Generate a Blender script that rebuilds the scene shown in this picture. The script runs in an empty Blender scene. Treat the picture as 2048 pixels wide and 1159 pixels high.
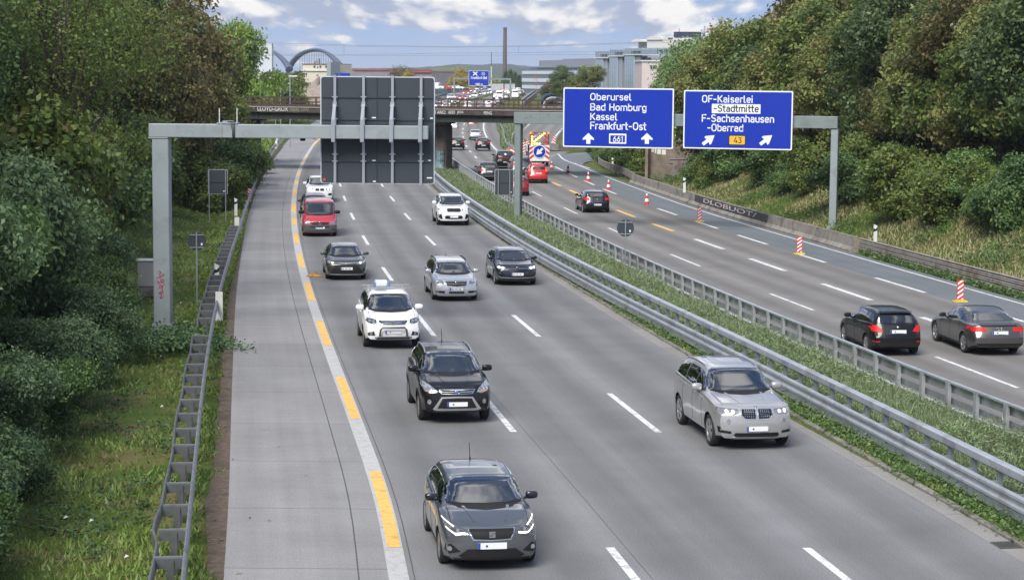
import bpy, bmesh, math, random
import numpy as np
from mathutils import Vector, Matrix
from mathutils.bvhtree import BVHTree

S = bpy.context.scene
COL = S.collection
R = math.radians

# ------------------------------------------------------------------ camera, sky, sun, exposure
CAM_H = 8.8
FPX, CX, CY, HOR = 3900.0, 1024.0, 579.5, 155.0        # focal length and horizon of the photograph, in its pixels
PITCH = math.atan((CY - HOR) / FPX)
ROLL = R(0.5)
cam = bpy.data.cameras.new('camera')
cam.sensor_width = 36.0
cam.lens = 36.0 * FPX / 2048.0
cam.clip_start, cam.clip_end = 0.5, 30000.0
cam_ob = bpy.data.objects.new('camera', cam)
COL.objects.link(cam_ob)
cam_ob.matrix_world = (Matrix.Translation((0, 0, CAM_H)) @ Matrix.Rotation(math.pi / 2 - PITCH, 4, 'X')
                       @ Matrix.Rotation(ROLL, 4, 'Z'))
S.camera = cam_ob

SUN_EL, SUN_AZ = 47.0, 203.0          # the sun stands behind the camera, a little to its left (azimuth from +Y, clockwise)
EXPOSURE = 0.75
S.view_settings.view_transform = 'Standard'
S.view_settings.look = 'None'
S.view_settings.gamma = 1.0
S.view_settings.exposure = EXPOSURE
S.view_settings.use_curve_mapping = False
S.cycles.max_bounces = 6
S.cycles.diffuse_bounces = 3
S.cycles.glossy_bounces = 3
S.cycles.transmission_bounces = 4
S.cycles.transparent_max_bounces = 8
S.cycles.volume_bounces = 0
S.cycles.caustics_reflective = False
S.cycles.caustics_refractive = False
S.cycles.sample_clamp_indirect = 4.0
try:
    S.cycles.use_denoising = True
except Exception:
    pass

sun = bpy.data.lights.new('sun', 'SUN')
sun.energy = 3.1
sun.angle = R(34)
sun.color = (1.0, 0.95, 0.86)
sun_ob = bpy.data.objects.new('sun', sun)
COL.objects.link(sun_ob)
_d = Vector((math.sin(R(SUN_AZ)) * math.cos(R(SUN_EL)), math.cos(R(SUN_AZ)) * math.cos(R(SUN_EL)), math.sin(R(SUN_EL))))
sun_ob.rotation_euler = _d.to_track_quat('Z', 'Y').to_euler()
sun_ob.location = (0, -20, 60)


class NT:
    """small helper round a node tree"""
    def __init__(s, tree):
        s.t = tree
        tree.nodes.clear()

    def n(s, typ, **kw):
        nd = s.t.nodes.new(typ)
        for k, v in kw.items():
            if k.startswith('i_'):
                k = k[2:]
                nd.inputs[int(k) if k.isdigit() else k.replace('_', ' ')].default_value = v
            else:
                setattr(nd, k, v)
        return nd

    def l(s, a, b):
        s.t.links.new(a, b)

    def math(s, op, a, b=None, c=None, clamp=False):
        nd = s.t.nodes.new('ShaderNodeMath')
        nd.operation = op
        nd.use_clamp = clamp
        for i, v in enumerate((a, b, c)):
            if v is None:
                continue
            if isinstance(v, (int, float)):
                nd.inputs[i].default_value = v
            else:
                s.l(v, nd.inputs[i])
        return nd.outputs[0]

    def noise(s, vec, scale, detail=2.0, rough=0.5, dist=0.0):
        nd = s.n('ShaderNodeTexNoise')
        nd.inputs['Scale'].default_value = scale
        nd.inputs['Detail'].default_value = detail
        nd.inputs['Roughness'].default_value = rough
        nd.inputs['Distortion'].default_value = dist
        if vec is not None:
            s.l(vec, nd.inputs['Vector'])
        return nd.outputs['Fac']

    def ramp(s, fac, stops):
        nd = s.n('ShaderNodeValToRGB')
        e = nd.color_ramp.elements
        while len(e) < len(stops):
            e.new(0.5)
        for el, (p, c) in zip(e, stops):
            el.position = p
            el.color = (*c, 1) if len(c) == 3 else c
        s.l(fac, nd.inputs[0])
        return nd.outputs[0]

    def mix(s, fac, a, b, typ='MIX'):
        nd = s.n('ShaderNodeMix', data_type='RGBA', blend_type=typ)
        for i, v in ((0, fac), (6, a), (7, b)):
            if isinstance(v, (int, float)):
                nd.inputs[i].default_value = v
            elif isinstance(v, tuple):
                nd.inputs[i].default_value = (*v, 1) if len(v) == 3 else v
            else:
                s.l(v, nd.inputs[i])
        return nd.outputs[2]


CLOUD_LIT, CLOUD_SHADE, CLOUD_THIN = (7.2, 7.0, 6.8), (2.9, 3.35, 4.5), (3.7, 4.2, 5.3)
CLOUD_HIGH, SKY_HIGH = (12.0, 11.9, 11.8), (1.1, 1.9, 3.8)
SKY_BLUE, SKY_LOW = (2.0, 2.95, 5.1), (3.1, 4.0, 5.8)


def build_world():
    w = bpy.data.worlds.new('World')
    S.world = w
    w.use_nodes = True
    t = NT(w.node_tree)
    out = t.n('ShaderNodeOutputWorld')
    bg = t.n('ShaderNodeBackground')
    bg.inputs['Strength'].default_value = 0.088
    t.l(bg.outputs[0], out.inputs[0])
    tc = t.n('ShaderNodeTexCoord')
    sep = t.n('ShaderNodeSeparateXYZ')
    t.l(tc.outputs['Generated'], sep.inputs[0])
    x, y, z = sep.outputs
    zc = t.math('MAXIMUM', z, 0.0)
    # blue sky: the Nishita sky looked up a little above the horizon line
    cmb = t.n('ShaderNodeCombineXYZ')
    t.l(x, cmb.inputs[0]); t.l(y, cmb.inputs[1]); t.l(t.math('ADD', zc, 0.16), cmb.inputs[2])
    nrm = t.n('ShaderNodeVectorMath', operation='NORMALIZE')
    t.l(cmb.outputs[0], nrm.inputs[0])
    sky = t.n('ShaderNodeTexSky', sky_type='NISHITA', sun_disc=False)
    sky.sun_elevation = R(SUN_EL)
    sky.sun_rotation = R(SUN_AZ)
    sky.air_density = 1.0
    sky.dust_density = 0.6
    sky.ozone_density = 2.0
    t.l(nrm.outputs[0], sky.inputs[0])
    # cloud deck seen in perspective (low down) and round the zenith (for what the cars mirror)
    den = t.math('ADD', zc, 0.10)
    cv = t.n('ShaderNodeCombineXYZ')
    t.l(t.math('DIVIDE', x, den), cv.inputs[0])
    t.l(t.math('MULTIPLY', t.math('DIVIDE', y, den), 0.25), cv.inputs[1])
    cv.inputs[2].default_value = 5.2
    hi = t.n('ShaderNodeVectorMath', operation='SCALE'); t.l(tc.outputs['Generated'], hi.inputs[0]); hi.inputs['Scale'].default_value = 1.5
    sw = t.n('ShaderNodeMapRange', interpolation_type='SMOOTHSTEP'); t.l(z, sw.inputs['Value']); sw.inputs['From Min'].default_value = .10; sw.inputs['From Max'].default_value = .25
    mv = t.n('ShaderNodeMix', data_type='VECTOR'); t.l(sw.outputs[0], mv.inputs[0]); t.l(cv.outputs[0], mv.inputs[4]); t.l(hi.outputs[0], mv.inputs[5])
    p = mv.outputs[1]
    off = t.n('ShaderNodeVectorMath', operation='ADD'); off.inputs[1].default_value = (0.05, -0.06, 0.02); t.l(p, off.inputs[0])
    big = t.noise(p, 2.5, 7.0, 0.52, 0.1)
    big2 = t.noise(off.outputs[0], 2.5, 5.0, 0.5, 0.1)
    wisp = t.noise(p, 3.0, 5.0, 0.6, 0.8)
    cover = t.math('MULTIPLY_ADD', t.math('MINIMUM', zc, 0.045), 9.0, -0.215)
    def band(v, a_, b_, top=1.0):
        mr = t.n('ShaderNodeMapRange', interpolation_type='SMOOTHSTEP'); t.l(v, mr.inputs['Value'])
        mr.inputs['From Min'].default_value = a_; mr.inputs['From Max'].default_value = b_; mr.inputs['To Max'].default_value = top
        return mr.outputs[0]
    dens = t.math('SUBTRACT', t.math('ADD', big, cover), band(zc, .07, .22, .215))
    alpha = band(dens, 0.465, 0.55)
    lit = band(t.math('SUBTRACT', big, big2), -0.05, 0.09)
    # sunlit clouds overhead outshine the low ones, and the blue between them is deeper
    ccol = t.mix(lit, CLOUD_SHADE, t.mix(sw.outputs[0], CLOUD_LIT, CLOUD_HIGH))
    tint = t.mix(0.80, sky.outputs[0], t.mix(sw.outputs[0], SKY_BLUE, SKY_HIGH))
    low = t.mix(band(zc, 0.0, 0.05), SKY_LOW, tint)
    base = t.mix(band(wisp, 0.40, 0.70, 0.55), low, CLOUD_THIN)
    t.l(t.mix(alpha, base, ccol), bg.inputs['Color'])


build_world()


def ray(px, py):
    """direction in which the photograph's pixel (px, py) looks"""
    u, v = (px - CX) / FPX, -(py - CY) / FPX
    dx, dy = u * math.cos(ROLL) - v * math.sin(ROLL), u * math.sin(ROLL) + v * math.cos(ROLL)
    c, s = math.cos(PITCH), math.sin(PITCH)
    return Vector((dx, c + dy * s, -s + dy * c))


def on_z(px, py, z=0.0):
    r = ray(px, py)
    t = (z - CAM_H) / r.z
    return Vector((r.x * t, r.y * t, z))


def at_y(px, py, Y):
    r = ray(px, py)
    t = Y / r.y
    return Vector((r.x * t, Y, CAM_H + r.z * t))


# ------------------------------------------------------------------ materials
MATS = {}


def mat(name, col, rough=0.6, metal=0.0, var=0.0, vscale=3.0, bump=0.0, bscale=30.0, coat=0.0, spec=0.5, emit=None,
        estr=0.0, world=False, dirt=None, dscale=0.8):
    if name in MATS:
        return MATS[name]
    m = bpy.data.materials.new(name)
    m.use_nodes = True
    t = NT(m.node_tree)
    out = t.n('ShaderNodeOutputMaterial')
    b = t.n('ShaderNodeBsdfPrincipled')
    t.l(b.outputs[0], out.inputs[0])
    b.inputs['Base Color'].default_value = (*col, 1)
    b.inputs['Roughness'].default_value = rough
    b.inputs['Metallic'].default_value = metal
    b.inputs['Specular IOR Level'].default_value = spec
    b.inputs['Coat Weight'].default_value = coat
    b.inputs['Coat Roughness'].default_value = 0.04
    if world:
        g = t.n('ShaderNodeNewGeometry').outputs['Position']
    else:
        g = t.n('ShaderNodeTexCoord').outputs['Object']
    if var or dirt:
        f = t.noise(g, vscale, 5.0, 0.6)
        lo = tuple(max(0, c * (1 - var)) for c in col)
        hi = tuple(c * (1 + var) for c in col)
        c = t.ramp(f, [(0.3, lo), (0.7, hi)])
        if dirt:
            f2 = t.noise(g, dscale, 6.0, 0.65, 0.5)
            mr = t.n('ShaderNodeMapRange', interpolation_type='SMOOTHSTEP')
            t.l(f2, mr.inputs['Value'])
            mr.inputs['From Min'].default_value = 0.48
            mr.inputs['From Max'].default_value = 0.68
            c = t.mix(mr.outputs[0], c, dirt)
        t.l(c, b.inputs['Base Color'])
    if bump:
        f = t.noise(g, bscale, 4.0, 0.6)
        bp = t.n('ShaderNodeBump')
        bp.inputs['Strength'].default_value = bump
        bp.inputs['Distance'].default_value = 0.02
        t.l(f, bp.inputs['Height'])
        t.l(bp.outputs[0], b.inputs['Normal'])
    if emit:
        b.inputs['Emission Color'].default_value = (*emit, 1)
        b.inputs['Emission Strength'].default_value = estr
    MATS[name] = m
    return m


# ------------------------------------------------------------------ mesh helpers
class MB:
    """collects boxes, tubes, sheets and sweeps and links them as ONE mesh object"""
    def __init__(s):
        s.v, s.f, s.mi, s.sm = [], [], [], []

    def add(s, vs, fs, mi=0, smooth=False):
        o = len(s.v)
        s.v += [tuple(q) for q in vs]
        for f in fs:
            s.f.append([i + o for i in f]); s.mi.append(mi); s.sm.append(smooth)
        return s

    def box(s, lo, hi, mi=0, M=None):
        x0, y0, z0 = lo; x1, y1, z1 = hi
        vs = [(x0, y0, z0), (x1, y0, z0), (x1, y1, z0), (x0, y1, z0), (x0, y0, z1), (x1, y0, z1), (x1, y1, z1), (x0, y1, z1)]
        if M is not None:
            vs = [M @ Vector(q) for q in vs]
        return s.add(vs, [(0, 3, 2, 1), (4, 5, 6, 7), (0, 1, 5, 4), (1, 2, 6, 5), (2, 3, 7, 6), (3, 0, 4, 7)], mi)

    def cbox(s, c, d, mi=0, M=None):
        return s.box([c[i] - d[i] / 2 for i in range(3)], [c[i] + d[i] / 2 for i in range(3)], mi, M)

    def bevbox(s, lo, hi, b, mi=0, M=None):
        """box with its four upright edges and its rim chamfered"""
        x0, y0, z0 = lo; x1, y1, z1 = hi
        def ring(z, i):
            return [(x0 + b, y0 + i, z), (x1 - b, y0 + i, z), (x1 - i, y0 + b, z), (x1 - i, y1 - b, z), (x1 - b, y1 - i, z), (x0 + b, y1 - i, z), (x0 + i, y1 - b, z), (x0 + i, y0 + b, z)]
        vs = ring(z0, b * .6) + ring(z0 + b, 0) + ring(z1 - b, 0) + ring(z1, b * .6)
        if M is not None:
            vs = [M @ Vector(q) for q in vs]
        fs = [tuple(range(7, -1, -1)), tuple(range(24, 32))]
        for k in range(3):
            for i in range(8):
                j = (i + 1) % 8
                fs.append((k * 8 + i, k * 8 + j, k * 8 + 8 + j, k * 8 + 8 + i))
        return s.add(vs, fs, mi)

    def tube(s, pts, rad, n=8, mi=0, caps=True, smooth=True):
        pts = [Vector(q) for q in pts]
        rr = rad if isinstance(rad, (list, tuple)) else [rad] * len(pts)
        vs, fs = [], []
        up = Vector((0, 0, 1))
        for i, q in enumerate(pts):
            a = pts[max(i - 1, 0)]; b = pts[min(i + 1, len(pts) - 1)]
            d = (b - a).normalized()
            u = d.cross(up)
            if u.length < 0.05:
                u = d.cross(Vector((1, 0, 0)))
            u.normalize(); w = u.cross(d)
            for k in range(n):
                an = 2 * math.pi * k / n
                vs.append(q + (u * math.cos(an) + w * math.sin(an)) * rr[i])
        for i in range(len(pts) - 1):
            for k in range(n):
                j = (k + 1) % n
                fs.append((i * n + k, i * n + j, i * n + n + j, i * n + n + k))
        s.add(vs, fs, mi, smooth)
        if caps:
            e = (len(pts) - 1) * n
            s.add(vs[:n], [tuple(range(n - 1, -1, -1))], mi)
            s.add(vs[e:], [tuple(range(n))], mi)
        return s

    def lathe(s, prof, n=24, mi=0, axis='Z', M=None, smooth=True):
        """revolves (radius, height) points"""
        vs, fs = [], []
        for r, h in prof:
            for k in range(n):
                a = 2 * math.pi * k / n
                q = (r * math.cos(a), r * math.sin(a), h)
                if axis == 'X':
                    q = (h, q[0], q[1])
                elif axis == 'Y':
                    q = (q[0], h, q[1])
                vs.append(M @ Vector(q) if M is not None else q)
        for i in range(len(prof) - 1):
            for k in range(n):
                j = (k + 1) % n
                fs.append((i * n + k, i * n + j, i * n + n + j, i * n + n + k))
        return s.add(vs, fs, mi, smooth)

    def prism(s, poly, y0, y1, mi=0, plane='XZ', M=None):
        """polygon (2-D, counter-clockwise) extruded along the third axis"""
        def q(p, d):
            v = {'XZ': (p[0], d, p[1]), 'XY': (p[0], p[1], d), 'YZ': (d, p[0], p[1])}[plane]
            return M @ Vector(v) if M is not None else v
        n = len(poly)
        vs = [q(p, y0) for p in poly] + [q(p, y1) for p in poly]
        fs = [tuple(range(n)), tuple(range(2 * n - 1, n - 1, -1))]
        for i in range(n):
            j = (i + 1) % n
            fs.append((i, i + n, j + n, j))
        return s.add(vs, fs, mi)

    def sweep(s, path, prof, closed=True, mi=0, smooth=False, caps=True):
        """profile [(side, up)] swept along a path that runs in plan; side is to the path's right"""
        path = [Vector(q) for q in path]
        n = len(prof); vs, fs = [], []
        for i, q in enumerate(path):
            a = path[max(i - 1, 0)]; b = path[min(i + 1, len(path) - 1)]
            d = (b - a); d.z = 0; d.normalize()
            r = Vector((d.y, -d.x, 0))
            for u, w in prof:
                vs.append(q + r * u + Vector((0, 0, w)))
        m = n if closed else n - 1
        for i in range(len(path) - 1):
            for k in range(m):
                j = (k + 1) % n
                fs.append((i * n + k, i * n + j, i * n + n + j, i * n + n + k))
        if closed and caps:
            fs.append(tuple(range(n - 1, -1, -1)))
            e = (len(path) - 1) * n
            fs.append(tuple(range(e, e + n)))
        return s.add(vs, fs, mi, smooth)

    def mesh(s, name, mats):
        me = bpy.data.meshes.new(name)
        me.from_pydata(s.v, [], s.f)
        for m in (mats if isinstance(mats, (list, tuple)) else [mats]):
            me.materials.append(m)
        if s.f:
            me.polygons.foreach_set('material_index', s.mi)
            me.polygons.foreach_set('use_smooth', s.sm)
        me.update()
        return me

    def build(s, name, mats, parent=None, loc=None):
        return link(name, s.mesh(name, mats), parent, loc)


def link(name, me, parent=None, loc=None):
    o = bpy.data.objects.new(name, me)
    COL.objects.link(o)
    if parent is not None:
        o.parent = parent
    if loc is not None:
        o.location = loc
    return o


def fix_normals(me):
    bm = bmesh.new(); bm.from_mesh(me)
    bmesh.ops.recalc_face_normals(bm, faces=bm.faces)
    bm.to_mesh(me); bm.free()
    return me


def tag(o, label=None, cat=None, group=None, kind=None):
    if label: o['label'] = label
    if cat: o['category'] = cat
    if group: o['group'] = group
    if kind: o['kind'] = kind
    return o


def thing(name, label, cat, loc=(0, 0, 0), rz=0.0, group=None):
    o = bpy.data.objects.new(name, None)
    COL.objects.link(o)
    o.empty_display_size = 0.3
    o.location = loc
    o.rotation_euler = (0, 0, rz)
    return tag(o, label, cat, group)


def dup(root, loc=None, rz=None, scale=None, label=None, group=None):
    """copy of a thing with copies of its parts and sub-parts (shared mesh data)"""
    r = root.copy(); COL.objects.link(r)
    if loc is not None: r.location = loc
    if rz is not None: r.rotation_euler = (0, 0, rz)
    if scale is not None: r.scale = (scale, scale, scale) if isinstance(scale, (int, float)) else scale
    if label: r['label'] = label
    if group: r['group'] = group
    for ch in list(root.children):
        c = ch.copy(); COL.objects.link(c); c.parent = r
        for gch in list(ch.children):
            d = gch.copy(); COL.objects.link(d); d.parent = c
    return r


def text_mesh(body, size, depth=0.004, width=None, align='LEFT', spacing=1.0):
    """lettering as a mesh in the XY plane"""
    cu = bpy.data.curves.new('lettering', 'FONT')
    cu.body = body; cu.size = size; cu.extrude = depth; cu.align_x = align
    cu.space_character = spacing
    cu.resolution_u = 3
    ob = bpy.data.objects.new('lettering', cu)
    COL.objects.link(ob)
    dg = bpy.context.evaluated_depsgraph_get()
    me = bpy.data.meshes.new_from_object(ob.evaluated_get(dg))
    bpy.data.objects.remove(ob); bpy.data.curves.remove(cu)
    n = len(me.vertices)
    co = np.empty(n * 3, np.float32); me.vertices.foreach_get('co', co); co = co.reshape(-1, 3)
    if width and n:
        x0, x1 = co[:, 0].min(), co[:, 0].max()
        co[:, 0] = (co[:, 0] - (x0 if align == 'LEFT' else (x0 + x1) / 2)) * width / (x1 - x0)
        me.vertices.foreach_set('co', co.ravel())
    me.update()
    return me, co


def lerp(a, b, t): return a + (b - a) * t


def sstep(a, b, x):
    t = min(1.0, max(0.0, (x - a) / (b - a)))
    return t * t * (3 - 2 * t)


def curve(tab):
    """smooth interpolation through (y, x) control values"""
    ys = np.array([p[0] for p in tab], float); xs = np.array([p[1] for p in tab], float)
    m = np.gradient(xs, ys)
    def f(y):
        y = np.asarray(y, float)
        i = np.clip(np.searchsorted(ys, y) - 1, 0, len(ys) - 2)
        h = ys[i + 1] - ys[i]; t = (y - ys[i]) / h
        tt = np.clip(t, 0, 1)
        h00 = 2 * tt**3 - 3 * tt**2 + 1; h10 = tt**3 - 2 * tt**2 + tt
        h01 = -2 * tt**3 + 3 * tt**2; h11 = tt**3 - tt**2
        r = h00 * xs[i] + h10 * h * m[i] + h01 * xs[i + 1] + h11 * h * m[i + 1]
        r = r + np.where(t > 1, (y - ys[-1]) * m[-1], 0) + np.where(t < 0, (y - ys[0]) * m[0], 0)
        return r if r.ndim else float(r)
    return f
# ------------------------------------------------------------------ road geometry (metres; X across, Y ahead)
_Y = [15, 30, 40, 50, 60, 75, 90, 110, 130, 150, 175, 200, 230, 260, 300, 340, 400, 470, 560, 673, 900]
def _c(*x): return curve(list(zip(_Y[:len(x)], x)))
SHL = _c(-2.5, -4.56, -5.88, -7.27, -8.65, -10.7, -12.66, -15.16, -17.51, -19.74, -22.38, -24.85, -27.65, -30.29, -33.3, -35, -35.5, -33, -30, -26.5, -18)
EDG = _c(0.5, -1.52, -2.64, -4.05, -5.52, -7.68, -9.73, -12.27, -14.61, -16.76, -19.24, -21.53, -24.05, -26.37, -28.5, -29.2, -28, -25.5, -22.5, -19, -10.5)
LN1 = _c(5, 2.78, 1.31, -.22, -1.74, -3.93, -6, -8.56, -10.94, -13.15, -15.71, -18.09, -20.6, -22.6, -24.2, -24.9, -24, -21.5, -18.5, -15, -6.5)
LN2 = _c(9, 6.6, 5.02, 3.42, 1.87, -.35, -2.44, -5.05, -7.46, -9.72, -12.3, -14.6, -16.9, -18.7, -20.2, -20.9, -20, -17.6, -14.6, -11.1, -2.6)
GUT = _c(12.9, 10.3, 8.7, 7.06, 5.48, 3.23, 1.12, -1.5, -3.95, -6.24, -8.8, -11, -13.2, -15, -16.4, -17, -16, -13.6, -10.6, -7.2, 1.3)
RLA = _c(13.9, 11.6, 10.05, 8.42, 6.75, 4.2, 1.85, -.85, -3.25, -5.4, -7.6, -9.35, -11.2, -12.6, -13.6, -14, -13, -10.6, -7.6, -4.1, 4.4)
RLB = _c(19.2, 16.3, 13.95, 11.88, 10.01, 7.51, 5.28, 2.62, .24, -1.93, -4.4, -6.65, -9.1, -10.9, -12.2, -12.6, -11.6, -9.2, -6.2, -2.8, 5.7)
RL1 = _c(22.7, 19.7, 17.6, 15.65, 14.0, 11.54, 9.18, 6.36, 3.86, 1.67, -.74, -2.95, -4.85, -6.35, -7.75, -8.6, -7.9, -5.6, -2.6, .9, 9.4)
RL2 = _c(26.3, 23.3, 21.2, 19.2, 17.5, 15, 12.67, 9.79, 7.13, 4.9, 2.5, .5, -1.5, -2.9, -4.3, -5.2, -4.6, -2.3, .9, 4.4, 12.9)
RL3 = _c(30, 27, 25, 23, 21.04, 18.33, 15.88, 12.92, 10.26, 7.83, 5.7, 3.95, 2.0)
RED = _c(33, 29, 27, 25, 23.3, 20.75, 18.4, 15.5, 12.8, 10.7, 8.5, 6.75, 5.4)
RLL = _c(-2.9, -5.16, -6.59, -8.01, -9.37, -11.27, -13.03, -15.3, -17.6, -19.8, -22.6, -25.2, -28.1, -30.9, -34, -36, -36.5, -34, -31, -27.5, -19)
ZR = curve([(0, 0), (150, 0), (290, 0), (330, .35), (370, 1.5), (400, 2.4), (440, 3.0), (500, 3.4), (673, 3.6), (900, 3.6), (2000, 3.6)])
def zr(y): return ZR(y)


YS = sorted(set([12 + 2 * i for i in range(100)] + [212 + 4 * i for i in range(60)] + [452 + 10 * i for i in range(46)]))


def yrange(y0, y1):
    return [y0] + [y for y in YS if y0 + .3 < y < y1 - .3] + [y1]


def strip(mb, fl, fr, y0, y1, dz, mi=0, nx=1, step=None):
    ys = yrange(y0, y1)
    vs, fs = [], []
    for y in ys:
        a, b = fl(y), fr(y); z = zr(y) + dz
        for k in range(nx + 1):
            vs.append((lerp(a, b, k / nx), y, z))
    n = nx + 1
    for i in range(len(ys) - 1):
        for k in range(nx):
            fs.append((i * n + k, i * n + k + 1, i * n + n + k + 1, i * n + n + k))
    mb.add(vs, fs, mi)


def off(f, d): return lambda y: f(y) + d


def tangent(f, y): return (f(y + .5) - f(y - .5))


def m_road(name, col, hi, tracks=None, seam=0.0, joints=False, bump=.5, crack=0.0, base=None, lane=None):
    """asphalt or concrete: aggregate grain, patches, and wear that follows the lanes (uv: x = metres across, y = metres along)"""
    m = bpy.data.materials.new(name); m.use_nodes = True
    t = NT(m.node_tree)
    out = t.n('ShaderNodeOutputMaterial'); b = t.n('ShaderNodeBsdfPrincipled')
    t.l(b.outputs[0], out.inputs[0])
    g = t.n('ShaderNodeNewGeometry').outputs['Position']
    uv = t.n('ShaderNodeUVMap').outputs[0]
    grain = t.noise(g, 26.0, 5.0, 0.8)
    blot = t.noise(g, 0.35, 5.0, 0.6)
    st = t.n('ShaderNodeMapping'); st.inputs['Scale'].default_value = (2.2, 0.035, 1); t.l(uv, st.inputs[0])
    streak = t.noise(st.outputs[0], 1.0, 5.0, 0.62)
    c = t.ramp(grain, [(0.25, tuple(q * .5 for q in col)), (0.5, col), (0.78, hi)])
    c = t.mix(0.55, c, t.ramp(blot, [(0.3, (.40, .40, .40)), (0.7, (.60, .60, .60))]), 'OVERLAY')
    c = t.mix(0.42, c, t.ramp(streak, [(0.3, (.40, .40, .41)), (0.7, (.60, .595, .59))]), 'OVERLAY')
    if lane:
        # darker band down the middle of each lane and paler wheel tracks, as tyres polish them
        sx = t.n('ShaderNodeSeparateXYZ'); t.l(uv, sx.inputs[0])
        ph = t.math('MULTIPLY', sx.outputs[0], 2 * math.pi / lane)
        w = t.math('MULTIPLY_ADD', t.math('COSINE', t.math('MULTIPLY', ph, 2.0)), 0.09, 0.5)
        w2 = t.math('MULTIPLY_ADD', t.math('COSINE', ph), 0.05, w)
        cc = t.n('ShaderNodeCombineColor')
        for i in range(3): t.l(w2, cc.inputs[i])
        c = t.mix(0.8, c, cc.outputs[0], 'OVERLAY')
    if joints:
        sx = t.n('ShaderNodeSeparateXYZ'); t.l(uv, sx.inputs[0])
        wob = t.math('MULTIPLY_ADD', t.noise(g, 1.5, 3.0), 0.03, sx.outputs[1])
        fr = t.math('FRACT', t.math('DIVIDE', wob, 4.9))
        j = t.math('LESS_THAN', fr, 0.008)
        slab = t.n('ShaderNodeTexWhiteNoise', noise_dimensions='1D')
        t.l(t.math('FLOOR', t.math('DIVIDE', wob, 4.9)), slab.inputs['W'])
        sc = t.ramp(slab.outputs['Value'], [(0, (.46, .46, .46)), (1, (.55, .548, .545))])
        c = t.mix(1.0, c, sc, 'OVERLAY')
        st2 = t.n('ShaderNodeMapping'); st2.inputs['Scale'].default_value = (.5, 3.5, 1); t.l(uv, st2.inputs[0])
        broom = t.noise(st2.outputs[0], 2.0, 4.0, .7)
        c = t.mix(0.35, c, t.ramp(broom, [(.3, (.42, .42, .42)), (.7, (.58, .58, .58))]), 'OVERLAY')
        c = t.mix(t.math('MULTIPLY', j, 0.6), c, (.06, .06, .06))
        sc2 = t.noise(g, 1.1, 6.0, .75, 1.2)
        k = t.n('ShaderNodeMapRange'); t.l(sc2, k.inputs['Value']); k.inputs['From Min'].default_value = .66; k.inputs['From Max'].default_value = .74; k.inputs['To Max'].default_value = .35
        c = t.mix(k.outputs[0], c, (.55, .55, .55))
    if crack:
        v = t.n('ShaderNodeTexVoronoi', feature='DISTANCE_TO_EDGE'); v.inputs['Scale'].default_value = .09
        t.l(g, v.inputs['Vector'])
        k = t.math('LESS_THAN', v.outputs['Distance'], .0016)
        c = t.mix(t.math('MULTIPLY', k, crack), c, (.02, .02, .02))
    t.l(c, b.inputs['Base Color'])
    b.inputs['Roughness'].default_value = 0.82
    b.inputs['Specular IOR Level'].default_value = 0.35
    bp = t.n('ShaderNodeBump'); bp.inputs['Strength'].default_value = bump; bp.inputs['Distance'].default_value = 0.008
    t.l(grain, bp.inputs['Height']); t.l(bp.outputs[0], b.inputs['Normal'])
    return m


def road_sheet(name, fl, fr, y0, y1, dz, m, nx=2, base=None):
    """one carriageway as a sheet with uv in metres across / along"""
    ys = yrange(y0, y1); vs, fs, uv = [], [], []
    base = base or fl
    for y in ys:
        a, b = fl(y), fr(y); z = zr(y) + dz
        for k in range(nx + 1):
            x = lerp(a, b, k / nx)
            vs.append((x, y, z)); uv.append((x - base(y), y))
    n = nx + 1
    for i in range(len(ys) - 1):
        for k in range(nx):
            fs.append((i * n + k, i * n + k + 1, i * n + n + k + 1, i * n + n + k))
    me = bpy.data.meshes.new(name); me.from_pydata(vs, [], fs); me.materials.append(m)
    l = me.uv_layers.new(name='uv')
    idx = np.empty(len(me.loops), np.int32); me.loops.foreach_get('vertex_index', idx)
    l.data.foreach_set('uv', np.array(uv, np.float32)[idx].ravel())
    return tag(link(name, me), kind='structure')


M_asph = m_road('asphalt_grey', (.158, .160, .166), (.245, .247, .253), lane=3.7)
M_asph2 = m_road('asphalt_brownish', (.168, .161, .154), (.252, .243, .233), lane=3.5)
M_blue = m_road('asphalt_bluish', (.132, .148, .162), (.20, .218, .233))
M_conc = m_road('shoulder_concrete', (.228, .227, .232), (.30, .299, .303), joints=True, bump=.25)
M_gutc = m_road('gutter_concrete', (.23, .222, .214), (.33, .318, .303), joints=True)
M_curb = mat('kerb_concrete', (.20, .19, .17), .9, var=.35, vscale=6, bump=.5, world=True, dirt=(.09, .085, .06))
M_white = mat('road_paint_white', (.62, .63, .64), .7, var=.25, vscale=25, world=True, dirt=(.30, .30, .30), dscale=4)
M_greyw = mat('road_paint_worn', (.42, .42, .425), .75, var=.2, vscale=30, world=True, dirt=(.33, .33, .33), dscale=5)
M_yel = mat('road_paint_yellow', (.74, .44, .11), .7, var=.14, vscale=18, world=True, dirt=(.48, .31, .10), dscale=4)
M_seam = mat('bitumen_seam', (.07, .07, .072), .8)

road_sheet('road_oncoming', off(EDG, -.05), GUT, 15, 880, 0.0, M_asph, 4, LN1)
road_sheet('hard_shoulder', SHL, off(EDG, -.05), 15, 400, 0.004, M_conc, 2)
road_sheet('gutter', GUT, off(GUT, .45), 15, 400, 0.004, M_gutc, 1)
road_sheet('road_outgoing', off(RLB, .35), RL3, 15, 205, 0.0, M_asph2, 3, RL1)
road_sheet('road_outgoing_beyond', off(RLB, .35), off(RL2, .6), 205, 880, 0.0, M_asph2, 3, RL1)
road_sheet('road_hard_shoulder_outgoing', off(RL3, .0), off(RED, .5), 15, 205, 0.004, M_blue, 2, RL3)

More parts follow.
